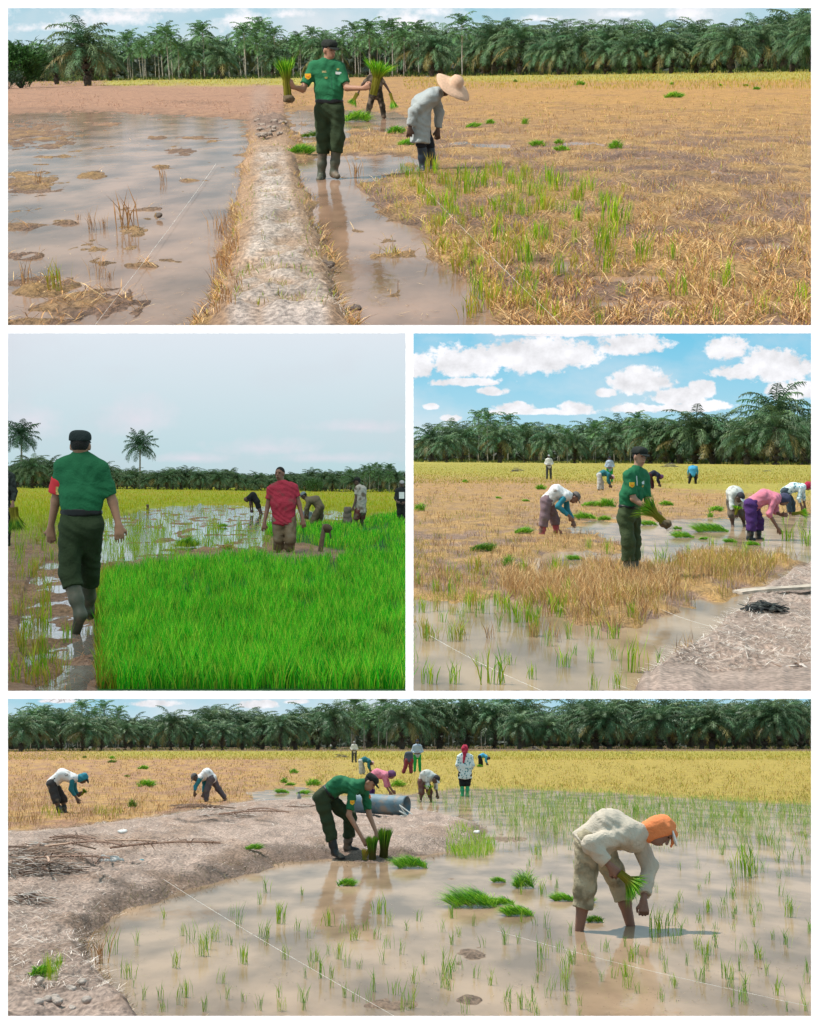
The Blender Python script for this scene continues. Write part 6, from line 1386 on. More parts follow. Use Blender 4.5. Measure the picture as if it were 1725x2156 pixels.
# --- place 1: officer holding up a bundle in each hand
J = dict(head=(694, 106), neck=(688, 133), shl=(660, 141.5, .06), shr=(716, 141.5, -.02), hpl=(678, 234, .03), hpr=(709, 234, -.03), mid=(693, 186, 0), ell=(637.5, 188, -.05), wrl=(619, 184, -.20), hal=(611, 178, -.24),
         elr=(731, 185, -.12), wrr=(766, 186, -.26), har=(779, 181, -.30), knl=(681, 291, .0), knr=(711, 290, -.06), anl=(677, 368, .03), anr=(703.5, 362, -.02), tol=(672, 378, -.12), tor=(711, 371, -.14))
off1, g1, b1, s1 = person(1, (690, 377), J, 'officer standing in the top opening holding up a seedling bundle in each hand', face=(.62, -.75, -.18), tone='tan', shirt=GREEN, trousers=OLIVE, boots=(BOOTG, .38), hat=('field', BLACKISH), sleeve=.78, belt=BELT, grip=('hal', 'har'), res=.011, legk=1.25, girth=.92)
badge(1, off1, b1, s1, 648.5, 161, 12, 11, SHIELD, YEL, 'sleeve_patch'); badge(1, off1, b1, s1, 648.5, 162, 7, 7, CHEV, ORG, 'rank_chevron', off=.008)
badge(1, off1, b1, s1, 684, 151, 11, 4, RECT, mat('ribbon_bar', (.30, .27, .12), rough=.7, var=.6, scale=60), 'ribbon_bar'); badge(1, off1, b1, s1, 687, 164, 6, 4, SHIELD, BRS, 'medal'); badge(1, off1, b1, s1, 713, 154, 12, 5, RECT, WH, 'name_tag', tilt=-.1); badge(1, off1, b1, s1, 712, 146, 5, 4, SHIELD, BRS, 'medal'); badge(1, off1, b1, s1, 698.5, 168, 1.2, 34, RECT, mat('placket', (.012, .09, .045), rough=.8), 'shirt_placket', off=.003)
badge(1, off1, b1, s1, 711, 219, 9, 6, RECT, BRS, 'belt_buckle', off=.03)
Yl = b1[1] + -.24; bundle(1, Yl, (607, 214), (599, 121), 'seedling bundle with a muddy root ball in the officer\'s raised right hand', 22, fan=.30, n=300)
Yl = b1[1] + -.30; bundle(1, Yl, (786, 200), (801, 127), 'wide-fanned bright seedling bundle in the officer\'s outstretched left hand', 20, fan=.62, n=340, rootk=.0)
J = dict(head=(941, 184, .0), neck=(925, 194, .0), shl=(908, 205, -.17), shr=(915, 200, .17), hpl=(884, 256, -.11), hpr=(889, 256, .11), mid=(888, 220), ell=(870, 236, -.20), wrl=(863.5, 268, -.22), hal=(862, 283, -.22), elr=(925, 238, .2), wrr=(922, 272, .2), har=(921, 288, .2),
         knl=(888, 304, -.08), knr=(905, 304, .08), anl=(891, 352, -.08), anr=(911, 350, .1), tol=(893, 360, -.2), tor=(915, 357, -.06), hat=(959, 177, .0))
person(1, (892, 361), J, 'bent farmer in a wide straw hat and long pale grey coat', face=(.62, -.15, -.75), hup=(.72, 0, .55), tone='dark', shirt=mat('cloth_pale_coat', (.33, .35, .34), rough=.9, var=.1, bump=.4, bscale=40), trousers=mat('cloth_dark_knee', (.012, .014, .02), rough=.9), tucked=False, hem=.27, sleeve=1.9, loose=.012,
       boots=(mat('rubber_boot_navy', (.012, .022, .035), rough=.45, spec=.5), .12), hat=('straw', mat('straw_hat_weave', (.62, .40, .27), rough=.85, var=.12, scale=30, bump=.5, bscale=160), (.55, -.38, .74)), res=.012, hair=False, fold=.007, legk=.3, girth=.84)
MUDD = cloth('mud_black', (.035, .028, .020), MUD, .35)
J = dict(head=(786, 146), neck=(787, 158), shl=(778, 164), shr=(800, 163), hpl=(785, 200), hpr=(799, 200), ell=(764, 177), wrl=(755, 194), hal=(751, 203), elr=(812, 179), wrr=(821, 194), har=(824, 202), knl=(779, 222), knr=(805, 223), anl=(773, 244), anr=(809, 249), tol=(771, 247), tor=(811, 252))
b_, gg, bb, _ = person(1, (790, 250), J, 'dark mud-caked farmer wading behind the officer with a bundle in each hand', tone='dark', shirt=MUDD, trousers=MUDD, sleeve=.8, hat=('cap', mat('cloth_white_cap', (.6, .6, .58), rough=.9)), res=.022, tucked=False)
bundle(1, bb[1] - .05, (753, 196), (741, 219), 'seedling bundle hanging from the mud-caked farmer\'s right hand', 10, fan=.5, n=110, rootk=.0); bundle(1, bb[1] - .05, (822, 196), (830, 226), 'seedling bundle hanging from the mud-caked farmer\'s left hand', 8, fan=.4, n=110, rootk=.0)
# --- place 2
J = dict(head=(169.5, 939), neck=(171, 962), shl=(131, 983, .0), shr=(213, 987, .0), hpl=(149, 1108), hpr=(194, 1108), mid=(172, 1042), ell=(118, 1054, .04), wrl=(107.5, 1108, .10), hal=(108.5, 1147, .14), elr=(238, 1058, .03), wrr=(250, 1103, .0), har=(252, 1143, -.02),
         knl=(147, 1208, .0), knr=(188, 1205, .25), anl=(169, 1292, -.08), anr=(186, 1282, .45), tol=(160, 1330, .06), tor=(190, 1296, .6))
off2, g2, b2, s2 = person(2, (165, 1336), J, 'officer seen from behind in green shirt, red armband and rubber boots, walking away', face=(0, 1, -.05), tone='tan', shirt=GREEN, trousers=OLIVE, boots=(BOOTG, .30), hat=('field', mat('cloth_dark_cap_blue', (.018, .026, .026), rough=.9, bump=.3)), sleeve=.80, belt=BELT, res=.011, handcurl=.35, legk=1.25, girth=.90,
       band=('l', mat('armband_red', (.55, .03, .04), rough=.8, var=.1), .34, .80), fold=.005)
arm = [c for c in off2.children if c.name.startswith('armband')][0]
badge(2, off2, b2, arm, 122, 1033, 8, 16, RECT, mat('armband_emblem', (.60, .42, .14), rough=.7, var=.5, scale=70), 'armband_emblem', off=.004)
KH = cloth('khaki_mud', (.17, .125, .075), (.20, .16, .11), .4); DKSK = 'dark'
J = dict(head=(589.5, 997), neck=(594, 1017), shl=(570, 1031, .0), shr=(620, 1027, .05), hpl=(587, 1096), hpr=(610, 1095), mid=(597, 1062), ell=(564, 1066, .0), wrl=(557, 1101, -.08), hal=(555.5, 1118, -.1), elr=(630, 1062, .04), wrr=(638, 1094, -.05), har=(641, 1112, -.08), knl=(587, 1137, -.02), knr=(612, 1135, -.1), anl=(586, 1168, .1), anr=(607, 1168, .1), tol=(583, 1174), tor=(604, 1174))
rm, gr_, br_, sr_ = person(2, (597, 1168), J, 'man in a mud-splashed red T-shirt and khaki trousers walking towards the viewer', face=(-.35, -.92, -.05), tone='brown', size=1.05, shirt=mat('cloth_red_shirt', (.36, .03, .055), rough=.9, var=.12, bump=.35, dirt=(.24, .05, .055), dirt_amt=.12), trousers=KH, shorts=.6, tucked=False, hem=.05, sleeve=.55, res=.011, fold=.006, girth=1.05, legk=1.5)
badge(2, rm, br_, sr_, 626 - 1, 1048, 5, 6, [(-.5, .5), (-.2, .1), (-.3, -.5), (.3, -.4), (.2, .1), (.5, .5), (0, .25)], WH, 'shirt_logo')
J = dict(head=(640, 1044, .0), neck=(646, 1050), shl=(651, 1055, -.15), shr=(655, 1053, .15), hpl=(674, 1068, -.1), hpr=(674, 1068, .1), mid=(665, 1053), ell=(645, 1071, -.15), wrl=(643, 1084, -.12), hal=(642, 1092, -.12), elr=(648, 1070, .15), wrr=(648, 1084, .12), har=(648, 1092, .1), knl=(664, 1086, -.1), knr=(675, 1088, .12), anl=(656, 1104, -.1), anr=(671, 1104, .12), tol=(652, 1107, -.1), tor=(667, 1107, .1))
person(2, (660, 1107), J, 'bent man in grey-brown muddy clothes working behind the red-shirted man', face=(-.75, -.1, -.6), hup=(-.5, 0, .8), tone='dark', shirt=cloth('grey_brown', (.16, .135, .085), MUD, .4), trousers=cloth('grey_brown_t', (.13, .105, .065), MUD, .4), tucked=False, sleeve=1.9, hat=('cap', mat('cloth_bluegrey_cap', (.16, .20, .22), rough=.9)), res=.016, legk=1.5)
J = dict(head=(752, 1014), neck=(756, 1024), shl=(752, 1030, -.1), shr=(767, 1030, .12), hpl=(754, 1076, -.06), hpr=(764, 1076, .06), ell=(749.5, 1052, -.14), wrl=(744, 1068, -.2), hal=(741, 1076, -.22), elr=(768, 1054, .2), wrr=(765, 1072, .2), har=(763, 1080, .2), knl=(750, 1094, -.08), knr=(762, 1094, .08), anl=(746, 1110, -.06), anr=(762, 1110, .08), tol=(742, 1112, -.06), tor=(758, 1112, .08))
person(2, (755, 1110), J, 'standing man in a dirty white T-shirt and maroon shorts beside the upright sack', face=(-.95, -.2, -.1), tone='dark', shirt=cloth('dirty_white', (.42, .38, .33), MUD, .3), trousers=cloth('maroon_shorts', (.16, .045, .045), MUD, .4), shorts=0.0, sleeve=.5, tucked=False, hem=.03, hat=('cap', BLACKISH), res=.016, legk=1.3)
J = dict(head=(846.5, 1019), neck=(846, 1028), shl=(837, 1033), shr=(855, 1033), hpl=(841, 1062), hpr=(851, 1062), ell=(833, 1048), wrl=(836, 1057, -.12), hal=(841, 1059, -.18), elr=(857, 1048), wrr=(853, 1058, -.1), har=(848, 1060, -.18), knl=(841, 1078), knr=(851, 1078), anl=(840, 1094), anr=(851, 1094), tol=(838, 1097), tor=(850, 1097))
p_, _, bq, sq = person(2, (846, 1097), J, 'man in black top with a printed white panel and white cap at the right edge', tone='dark', shirt=mat('cloth_black_top', (.02, .022, .024), rough=.9), trousers=mat('cloth_black_trousers', (.02, .02, .018), rough=.9), sleeve=1.6, hat=('cap', mat('cloth_grey_cap', (.35, .34, .34), rough=.9)), res=.016)
badge(2, p_, bq, sq, 846, 1043, 11, 14, RECT, WH, 'white_panel')
J = dict(head=(4, 975), neck=(3, 992), shl=(-14, 1002), shr=(24, 1003), hpl=(-8, 1068), hpr=(12, 1068), ell=(-20, 1035), wrl=(-14, 1060), hal=(-10, 1068), elr=(31, 1036, -.05), wrr=(27, 1060, -.15), har=(27, 1072, -.18), knl=(-6, 1112), knr=(14, 1112), anl=(-6, 1150), anr=(14, 1150), tol=(-8, 1158), tor=(12, 1158))
_, _, bb, _ = person(2, (4, 1155), J, 'person in a dark mottled jacket cut off by the left edge, carrying a bundle', tone='brown', shirt=mat('cloth_camouflage', (.022, .028, .024), rough=.9, var=.9, scale=16), trousers=mat('cloth_camouflage', (.03, .03, .03)), sleeve=1.8, res=.016, hair=True)
bundle(2, bb[1] - .18, (28, 1068), (34, 1108), 'dense green seedling bundle carried at the left edge of the left middle opening', 26, fan=.5, n=420, cols=GRD, rootk=0.0, curve=1.0)
BLK = mat('cloth_black_plain', (.012, .013, .014), rough=.9)
J = dict(head=(518.5, 1052), neck=(522, 1048), shl=(526, 1047, -.15), shr=(529, 1046, .15), hpl=(541, 1056, -.1), hpr=(541, 1056, .1), mid=(533, 1043), ell=(527, 1061, -.15), wrl=(528, 1073, -.1), hal=(529, 1080, -.1), elr=(531, 1061, .15), wrr=(532, 1073, .1), har=(533, 1080, .1), knl=(543, 1068, -.1), knr=(546, 1068, .12), anl=(548, 1080, -.1), anr=(552, 1081, .12), tol=(546, 1083, -.1), tor=(550, 1084, .12))
person(2, (538, 1083), J, 'small distant man in black bending deep over the flooded clearing', face=(-.5, -.1, -.85), hup=(-.7, 0, .4), tone='dark', shirt=BLK, trousers=BLK, shorts=.1, sleeve=.6, tucked=False, res=.02)
# --- place 3
J = dict(head=(1347, 962), neck=(1341, 988), shl=(1323, 1002, -.14), shr=(1357, 1002, .14), hpl=(1316, 1086, -.08), hpr=(1332, 1086, .10), mid=(1330, 1042), ell=(1334, 1050, -.20), wrl=(1376, 1080, -.30), hal=(1389, 1088, -.30), elr=(1363, 1054, .08), wrr=(1374, 1070, -.10), har=(1381, 1081, -.2), knl=(1323, 1140, -.12), knr=(1336, 1140, .12), anl=(1323, 1205, -.10), anr=(1335, 1204, .1), tol=(1335, 1219, -.14), tor=(1346, 1214, .06))
off3, g3, b3, s3 = person(3, (1327, 1217), J, 'officer in green shirt standing in dry straw, both hands on a root-heavy seedling bundle', face=(.52, -.82, -.15), tone='tan', shirt=GREEN, trousers=mat('cloth_olive_lit', (.045, .062, .022), rough=.85, var=.15, bump=.3), boots=(BOOTG, .60), hat=('field', BLACKISH), sleeve=.86, belt=BELT, grip=('hal', 'har'), res=.011, legk=1.3, girth=.93)
badge(3, off3, b3, s3, 1331, 1021, 11, 11, SHIELD, YEL, 'sleeve_patch'); badge(3, off3, b3, s3, 1331, 1023, 6, 6, CHEV, ORG, 'rank_chevron', off=.008)
badge(3, off3, b3, s3, 1353, 1016, 9, 7, RECT, WH, 'name_tag'); badge(3, off3, b3, s3, 1341, 1012, 2, 20, RECT, WH, 'white_lanyard'); badge(3, off3, b3, s3, 1353, 1024, 5, 4, SHIELD, BRS, 'medal'); badge(3, off3, b3, s3, 1346, 1040, 2, 40, RECT, mat('placket', (.012, .09, .045)), 'shirt_placket')
bundle(3, b3[1] - .31, (1407, 1108), (1352, 1056), 'seedling bundle with clotted roots held out in the officer\'s hands over the puddle', 20, fan=.5, n=300, cols=GRD, rootk=.5)
TEAL = mat('cloth_teal', (.03, .20, .26), rough=.9, var=.1, bump=.3); WSH = cloth('white_shirt', (.66, .62, .60), MUD, .05)
J = dict(head=(1210, 1048), neck=(1200, 1045), shl=(1190, 1045, -.16), shr=(1193, 1042, .16), hpl=(1150, 1056, -.1), hpr=(1153, 1055, .12), mid=(1172, 1035), ell=(1175, 1066, -.2), wrl=(1199, 1087, -.2), hal=(1206, 1096, -.2), elr=(1193, 1068, .16), wrr=(1207, 1097, .1), har=(1210, 1108, .05), knl=(1147, 1090, -.14), knr=(1168, 1092, .14), anl=(1141, 1124, -.12), anr=(1172, 1116, .16), tol=(1148, 1129, -.14), tor=(1180, 1120, .14))
person(3, (1150, 1128), J, 'bent man in a white shirt with teal sleeves and mauve trousers, hands near the mud', face=(.55, -.25, -.78), hup=(.80, 0, .35), tone='brown', shirt=WSH, sleeve=1.85, sleeve_m=TEAL, trousers=cloth('mauve', (.20, .13, .14), MUD, .1), shorts=.55, tucked=False, hat=('cap', mat('cloth_grey_brown_cap', (.13, .11, .10), rough=.9)), res=.013, boots=(cloth('pink_sock', (.45, .10, .12), MUD, .5), .5), legk=1.6)
def far_stand(k, x, y, hpx, label, top, bot, hatm, face=(0, -1, 0), arms='front', tone='dark', hatkind='cap', bootm=None, extra=None):
    u = hpx / 1.70; X = lambda m: x + m * u; Yp = lambda m: y - m * u
    J = dict(head=(X(0), Yp(1.60)), neck=(X(0), Yp(1.46)), shl=(X(-.17), Yp(1.38)), shr=(X(.17), Yp(1.38)), hpl=(X(-.10), Yp(.90)), hpr=(X(.10), Yp(.90)), knl=(X(-.12), Yp(.50)), knr=(X(.12), Yp(.48)), anl=(X(-.14), Yp(.08)), anr=(X(.14), Yp(.08)), tol=(X(-.16), Yp(.02), -.12), tor=(X(.16), Yp(.02), -.12),
             ell=(X(-.27), Yp(1.12), -.02), elr=(X(.27), Yp(1.12), -.02), wrl=(X(-.12), Yp(1.02), -.18), wrr=(X(.12), Yp(1.02), -.18), hal=(X(-.03), Yp(1.0), -.22), har=(X(.05), Yp(1.0), -.22))
    return person(k, (x, y), J, label, face=face, tone=tone, shirt=top, trousers=bot, sleeve=1.85, tucked=False, hat=(hatkind, hatm), res=.022, boots=bootm)
def far_bend(k, x, y, hpx, dirn, label, top, bot, hatm, hatkind='cap', tone='dark', bootm=None, res=.022, away=0.0, legk=1.4):
    """bent at the hips, working; x,y the feet, hpx the height of the back above the feet"""
    u = hpx / 1.05; s = dirn; X = lambda m: x + s * m * u; Yp = lambda m: y - m * u
    J = dict(head=(X(.62), Yp(.72)), neck=(X(.50), Yp(.82)), shl=(X(.42), Yp(.86), -.17), shr=(X(.42), Yp(.88), .17), hpl=(X(-.06), Yp(.84), -.11), hpr=(X(-.06), Yp(.84), .11), mid=(X(.18), Yp(.97)),
             ell=(X(.40), Yp(.56), -.2), wrl=(X(.48), Yp(.32), -.16), hal=(X(.52), Yp(.18), -.14), elr=(X(.46), Yp(.56), .2), wrr=(X(.55), Yp(.32), .14), har=(X(.60), Yp(.18), .12),
             knl=(X(-.05), Yp(.46), -.16), knr=(X(.08), Yp(.46), .16), anl=(X(-.08), Yp(.07), -.16), anr=(X(.12), Yp(.07), .18), tol=(X(.02), Yp(.02), -.18), tor=(X(.22), Yp(.02), .16))
    return person(k, (x, y), J, label, face=(s * .45, -.25, -.8), hup=(s * .85, 0, .25), tone=tone, shirt=top, trousers=bot, sleeve=1.8, tucked=False, hat=(hatkind, hatm), res=res, boots=bootm, legk=legk)
CREAM = cloth('cream', (.60, .58, .52)); GRYT = mat('cloth_grey_trouser', (.06, .06, .055), rough=.9)
far_stand(3, 1156, 1011, 53, 'distant man in a cream shirt and grey trousers standing with folded arms', CREAM, GRYT, mat('cloth_grey_cap2', (.3, .3, .3), rough=.9))
GTR = mat('cloth_green_trouser', (.01, .28, .05), rough=.85); PBL = cloth('pale_blue', (.35, .42, .50))
far_stand(3, 1284, 1018, 56, 'distant man in a pale blue shirt standing behind the bent person in teal', PBL, GTR, mat('cloth_navy_cap', (.02, .025, .04), rough=.9))
DTEAL = mat('cloth_dark_teal', (.02, .14, .16), rough=.9); OFFW = cloth('off_white', (.5, .48, .44), MUD, .1); PINKC = mat('cloth_pink_cap', (.6, .35, .36), rough=.9)
far_bend(3, 1264, 1034, 42, 1, 'distant bent person in dark teal with pink cap and white trousers, left of the officer', DTEAL, OFFW, PINKC)
far_bend(3, 1370, 1031, 38, 1, 'distant bent person in navy with a purple cap just right of the officer', mat('cloth_navy', (.015, .02, .035), rough=.9), mat('cloth_dark_maroon', (.06, .02, .025), rough=.9), mat('cloth_purple_cap', (.13, .05, .12), rough=.9), 'scarf')
BLU = mat('cloth_sky_blue', (.06, .32, .52), rough=.9, var=.1)
J = dict(head=(1459, 983, .35), neck=(1459, 984, .2), shl=(1452, 984, .12), shr=(1467, 984, .12), hpl=(1455, 1000), hpr=(1464, 1000), mid=(1459, 988, .05), ell=(1449, 993, .2), wrl=(1449, 1003, .3), hal=(1450, 1008, .3), elr=(1469, 993, .2), wrr=(1469, 1003, .3), har=(1468, 1008, .3), knl=(1453, 1009), knr=(1465, 1009), anl=(1451, 1018), anr=(1465, 1019), tol=(1451, 1020, .1), tor=(1465, 1021, .1))
person(3, (1458, 1020), J, 'distant person in a sky-blue shirt bending away alone in the yellow field', face=(0, .8, -.5), tone='dark', shirt=BLU, trousers=BLK, sleeve=1.6, tucked=False, hat=('cap', mat('cloth_navy_cap')), res=.022)
PINK = mat('cloth_pink', (.62, .19, .25), rough=.9, var=.08, bump=.3); PURP = cloth('purple', (.075, .03, .13), MUD, .05); SLATE = mat('cloth_slate_scarf', (.05, .05, .09), rough=.9)
J = dict(head=(1652, 1053), neck=(1640, 1050), shl=(1630, 1052, -.17), shr=(1633, 1048, .17), hpl=(1580, 1064, -.11), hpr=(1585, 1062, .12), mid=(1608, 1046), ell=(1620, 1082, -.22), wrl=(1638, 1112, -.2), hal=(1647, 1125, -.2), elr=(1634, 1078, .2), wrr=(1644, 1084, .1), har=(1650, 1084, .05), knl=(1583, 1100, -.16), knr=(1598, 1100, .14), anl=(1579, 1132, -.15), anr=(1596, 1131, .14), tol=(1588, 1137, -.17), tor=(1605, 1136, .12))
_, _, bb, _ = person(3, (1586, 1137), J, 'bent farmer in a pink shirt, purple trousers and slate headscarf, planting at arm\'s length', face=(.45, -.25, -.8), hup=(.85, 0, .25), tone='brown', shirt=PINK, sleeve=1.25, trousers=PURP, shorts=.55, tucked=False, hat=('scarf', SLATE), boots=(BOOTK, .5), res=.012, fold=.008, legk=1.7, girth=1.08)
bundle(3, bb[1] + .05, (1668, 1082), (1662 + 38, 1078), 'flat green seedling bundle in the pink-shirted farmer\'s far hand', 9, fan=.4, n=0 or 160, rootk=0)
J = dict(head=(1558, 1048, -.25), neck=(1552, 1041, -.1), shl=(1540, 1040, -.1), shr=(1559, 1038, -.05), hpl=(1539, 1056, .12), hpr=(1554, 1056, .14), mid=(1546, 1036), ell=(1541, 1066, -.2), wrl=(1546, 1080, -.25), hal=(1550, 1086, -.28), elr=(1566, 1062, -.1), wrr=(1569, 1082, -.12), har=(1570, 1094, -.12), knl=(1541, 1085, .05), knr=(1563, 1083, .15), anl=(1543, 1106, .05), anr=(1567, 1103, .2), tol=(1545, 1110, -.05), tor=(1570, 1107, .1))
_, _, bb, _ = person(3, (1543, 1109), J, 'bent man in a white top and dark cap wading left of the pink-shirted farmer', face=(.35, -.6, -.7), hup=(.4, -.5, .6), tone='dark', shirt=cloth('white_top', (.58, .57, .52), MUD, .15), sleeve=1.5, trousers=cloth('grey_wet', (.14, .12, .10), MUD, .4), shorts=.2, tucked=False, hat=('cap', mat('cloth_charcoal_cap', (.035, .03, .035), rough=.9), WH), res=.016)
bundle(3, bb[1] - .32, (1549, 1084), (1553, 1064), 'small green seedling bundle in the hand of the bent man in white', 8, fan=.7, n=130, rootk=0)
FLOW = mat('cloth_flowered', (.62, .68, .66), rough=.9, var=.05)
def flower(m):
    nt = m.node_tree; L = nt.links.new; tc = N(nt, 'ShaderNodeTexCoord'); v = N(nt, 'ShaderNodeTexVoronoi'); v.inputs['Scale'].default_value = 13; L(tc.outputs['Object'], v.inputs['Vector'])
    r = N(nt, 'ShaderNodeMapRange'); r.inputs['From Min'].default_value = .28; r.inputs['From Max'].default_value = .36; L(v.outputs['Distance'], r.inputs[0]); mx = N(nt, 'ShaderNodeMix', data_type='RGBA'); L(r.outputs[0], mx.inputs[0]); mx.inputs[6].default_value = (.07, .24, .27, 1); mx.inputs[7].default_value = (.64, .70, .68, 1); L(mx.outputs[2], nt.nodes['Principled BSDF'].inputs['Base Color'])
flower(FLOW); REDS = mat('cloth_crimson_scarf', (.40, .025, .06), rough=.9, var=.12, bump=.3)
J = dict(head=(1703, 1024), neck=(1694, 1025), shl=(1687, 1028, -.17), shr=(1690, 1025, .17), hpl=(1652, 1036, -.11), hpr=(1655, 1035, .12), mid=(1670, 1026), ell=(1682, 1050, -.2), wrl=(1688, 1066, -.18), hal=(1690, 1076, -.18), elr=(1692, 1048, .2), wrr=(1694, 1062, .2), har=(1696, 1072, .2), knl=(1660, 1058, -.14), knr=(1668, 1058, .14), anl=(1664, 1079, -.13), anr=(1671, 1079, .14), tol=(1671, 1083, -.15), tor=(1680, 1082, .12))
person(3, (1666, 1083), J, 'bent farmer in a white and teal flowered blouse and crimson headscarf at the right edge', face=(.6, -.2, -.7), hup=(.8, 0, .4), tone='brown', shirt=FLOW, sleeve=1.5, trousers=mat('cloth_slate_trouser', (.05, .07, .085), rough=.9), tucked=False, hat=('scarf', REDS), res=.016)
# --- place 4
J = dict(head=(779, 1648, -.02), neck=(764, 1650), shl=(744, 1657, -.15), shr=(766, 1658, .16), hpl=(676, 1680, -.10), hpr=(686, 1676, .12), mid=(715, 1652), ell=(735, 1716, -.18), wrl=(764, 1766, -.22), hal=(776, 1784, -.22), elr=(778, 1716, .08), wrr=(792, 1752, -.05), har=(798, 1765, -.1), knl=(690, 1728, -.10), knr=(738, 1722, .16), anl=(705, 1792, -.1), anr=(732, 1782, .3), tol=(722, 1806, -.25), tor=(752, 1790, .22))
off4, g4, b4, s4 = person(4, (712, 1808), J, 'officer in green shirt and dark cap bending on the bank to hold standing seedling bundles', face=(.62, -.30, -.55), hup=(.55, 0, .75), tone='tan', shirt=GREEN, trousers=OLIVE, boots=(BOOTK, .62), hat=('field', BLACKISH), sleeve=.82, belt=BELT, res=.011, legk=1.5, grip=('hal', 'har'), fold=.008)
badge(4, off4, b4, s4, 742, 1690, 9, 9, SHIELD, YEL, 'sleeve_patch'); badge(4, off4, b4, s4, 742, 1690, 6, 6, CHEV, ORG, 'rank_chevron', off=.008); badge(4, off4, b4, s4, 778, 1678, 8, 10, SHIELD, ORG, 'sleeve_patch')
bundle(4, b4[1] - .45, (785, 1834), (783, 1762), 'dark green seedling bundle standing on its roots in the officer\'s near hand, middle of three', 24, fan=.15, n=420, cols=GRD, stalk=cc((120, 110, 40), .5), curve=.1, rootk=.35)
bundle(4, b4[1] - .25, (806, 1832), (812, 1746), 'tallest dark green seedling bundle standing on its roots, right of the three', 27, fan=.15, n=460, cols=GRD, stalk=cc((110, 105, 30), .5), curve=.1, rootk=.35)
bundle(4, b4[1] - .40, (766, 1824), (770, 1788), 'yellowed seedling bundle at the foot of the standing bundles, left of the three', 16, fan=.2, n=150, cols=YG, curve=.1, rootk=.3)
BEI = mat('cloth_beige', (.50, .42, .33), rough=.9, var=.08, scale=4, bump=.4, bscale=40); BEID = cloth('beige_muddy', (.40, .33, .22), (.20, .16, .10), .35)
ORS = mat('uniform_orange_scarf', (.72, .21, .07), rough=.85, var=.08, bump=.3)
J = dict(head=(1392, 1752, -.02), neck=(1360, 1752), shl=(1318, 1757, -.17), shr=(1340, 1764, .17), hpl=(1238, 1772, -.14), hpr=(1262, 1775, .16), mid=(1284, 1743), ell=(1243, 1778, -.34), wrl=(1284, 1822, -.36), hal=(1303, 1842, -.36), elr=(1368, 1822, .12), wrr=(1355, 1895, -.10), har=(1357, 1926, -.14), knl=(1232, 1872, -.14), knr=(1308, 1868, .24), anl=(1219, 1966, -.14), anr=(1331, 1962, .22), tol=(1228, 1990, -.2), tor=(1342, 1984, .16))
farm, gf, bf, sf = person(4, (1222, 1956), J, 'bent farmer in beige shirt and bright orange headscarf planting rice in the near water', face=(.55, -.35, -.75), hup=(.85, 0, .30), tone='brown', shirt=BEI, sleeve=1.85, trousers=BEID, shorts=[.42, .30], tucked=False, hem=.06, hat=('scarf', ORS, mat('cap_brim_white', (.75, .73, .70), rough=.8)), res=.0095, fold=.006, girth=1.0, legk=1.35, loose=.016, grip=('hal', 'har'), hair=False, size=1.14)
bundle(4, bf[1] - .38, (1304, 1838), (1340, 1868), 'bright green handful of seedlings in the orange-scarfed farmer\'s near hand', 22, fan=.9, n=300, rootk=0, curve=1.6)
# a knot on the scarf and a dark collar cloth
q = Sdf(.015); hd = gf['head']; R_, F_, U_ = basis((.55, -.35, -.75), (.85, 0, .30))
for i in range(3): q.cone(hd + U_ * .10 + F_ * (.05 + .02 * i), hd + U_ * (.06 - .03 * i) + F_ * (.13 + .01 * i) - R_ * .02 * i, .024, .014)
part(4, 'scarf_knot', q.mesh('scarf_knot', ORS, h=.008, fold=.003, ff=2), farm)
J = dict(head=(176, 1640), neck=(163, 1639), shl=(153, 1640, -.17), shr=(155, 1637, .17), hpl=(109, 1650, -.11), hpr=(111, 1649, .12), mid=(131, 1631), ell=(150, 1662, -.2), wrl=(162, 1681, -.2), hal=(168, 1694, -.2), elr=(158, 1664, .2), wrr=(166, 1676, .1), har=(173, 1669, .05), knl=(118, 1682, -.14), knr=(133, 1682, .14), anl=(127, 1710, -.12), anr=(136, 1708, .14), tol=(134, 1714, -.14), tor=(143, 1712, .12))
_, _, bb, _ = person(4, (128, 1714), J, 'leftmost bent man, in a white top with teal sleeves and teal cap', face=(.6, -.2, -.7), hup=(.7, 0, .6), tone='dark', shirt=WSH, sleeve=1.7, sleeve_m=mat('cloth_dark_teal'), trousers=cloth('dark_grey_shorts', (.05, .045, .045), MUD, .1), shorts=.3, tucked=False, hat=('scarf', TEAL, BLK), res=.014, boots=(BOOTK, .5), legk=1.6)
bundle(4, bb[1] + .02, (171, 1674), (181, 1663), 'small seedling bundle in the hand of the leftmost bent man', 5, fan=.6, n=90, cols=GRD, rootk=0)
J = dict(head=(411, 1637, -.1), neck=(419, 1636), shl=(424, 1637, -.17), shr=(430, 1634, .17), hpl=(444, 1640, -.1), hpr=(448, 1638, .12), mid=(436, 1628), ell=(412, 1655, -.1), wrl=(410, 1667, -.2), hal=(410, 1675, -.2), elr=(430, 1658, .1), wrr=(428, 1670, .05), har=(428, 1678, .0), knl=(436, 1664, -.16), knr=(459, 1660, .14), anl=(434, 1687, -.16), anr=(475, 1681, .16), tol=(430, 1690, -.2), tor=(472, 1686, .1))
person(4, (438, 1690), J, 'bent man in white with teal sleeves and grey cap, one leg stretched back right', face=(-.35, -.5, -.75), hup=(-.7, -.2, .6), tone='dark', shirt=WSH, sleeve=1.8, sleeve_m=TEAL, trousers=cloth('mauve_grey', (.11, .085, .09), MUD, .1), tucked=False, hat=('cap', mat('cloth_grey_brown_cap')), res=.014)
far_bend(4, 762, 1632, 36, 1, 'distant bent person in dark teal with pink cap, just above the bending officer', DTEAL, OFFW, PINKC)
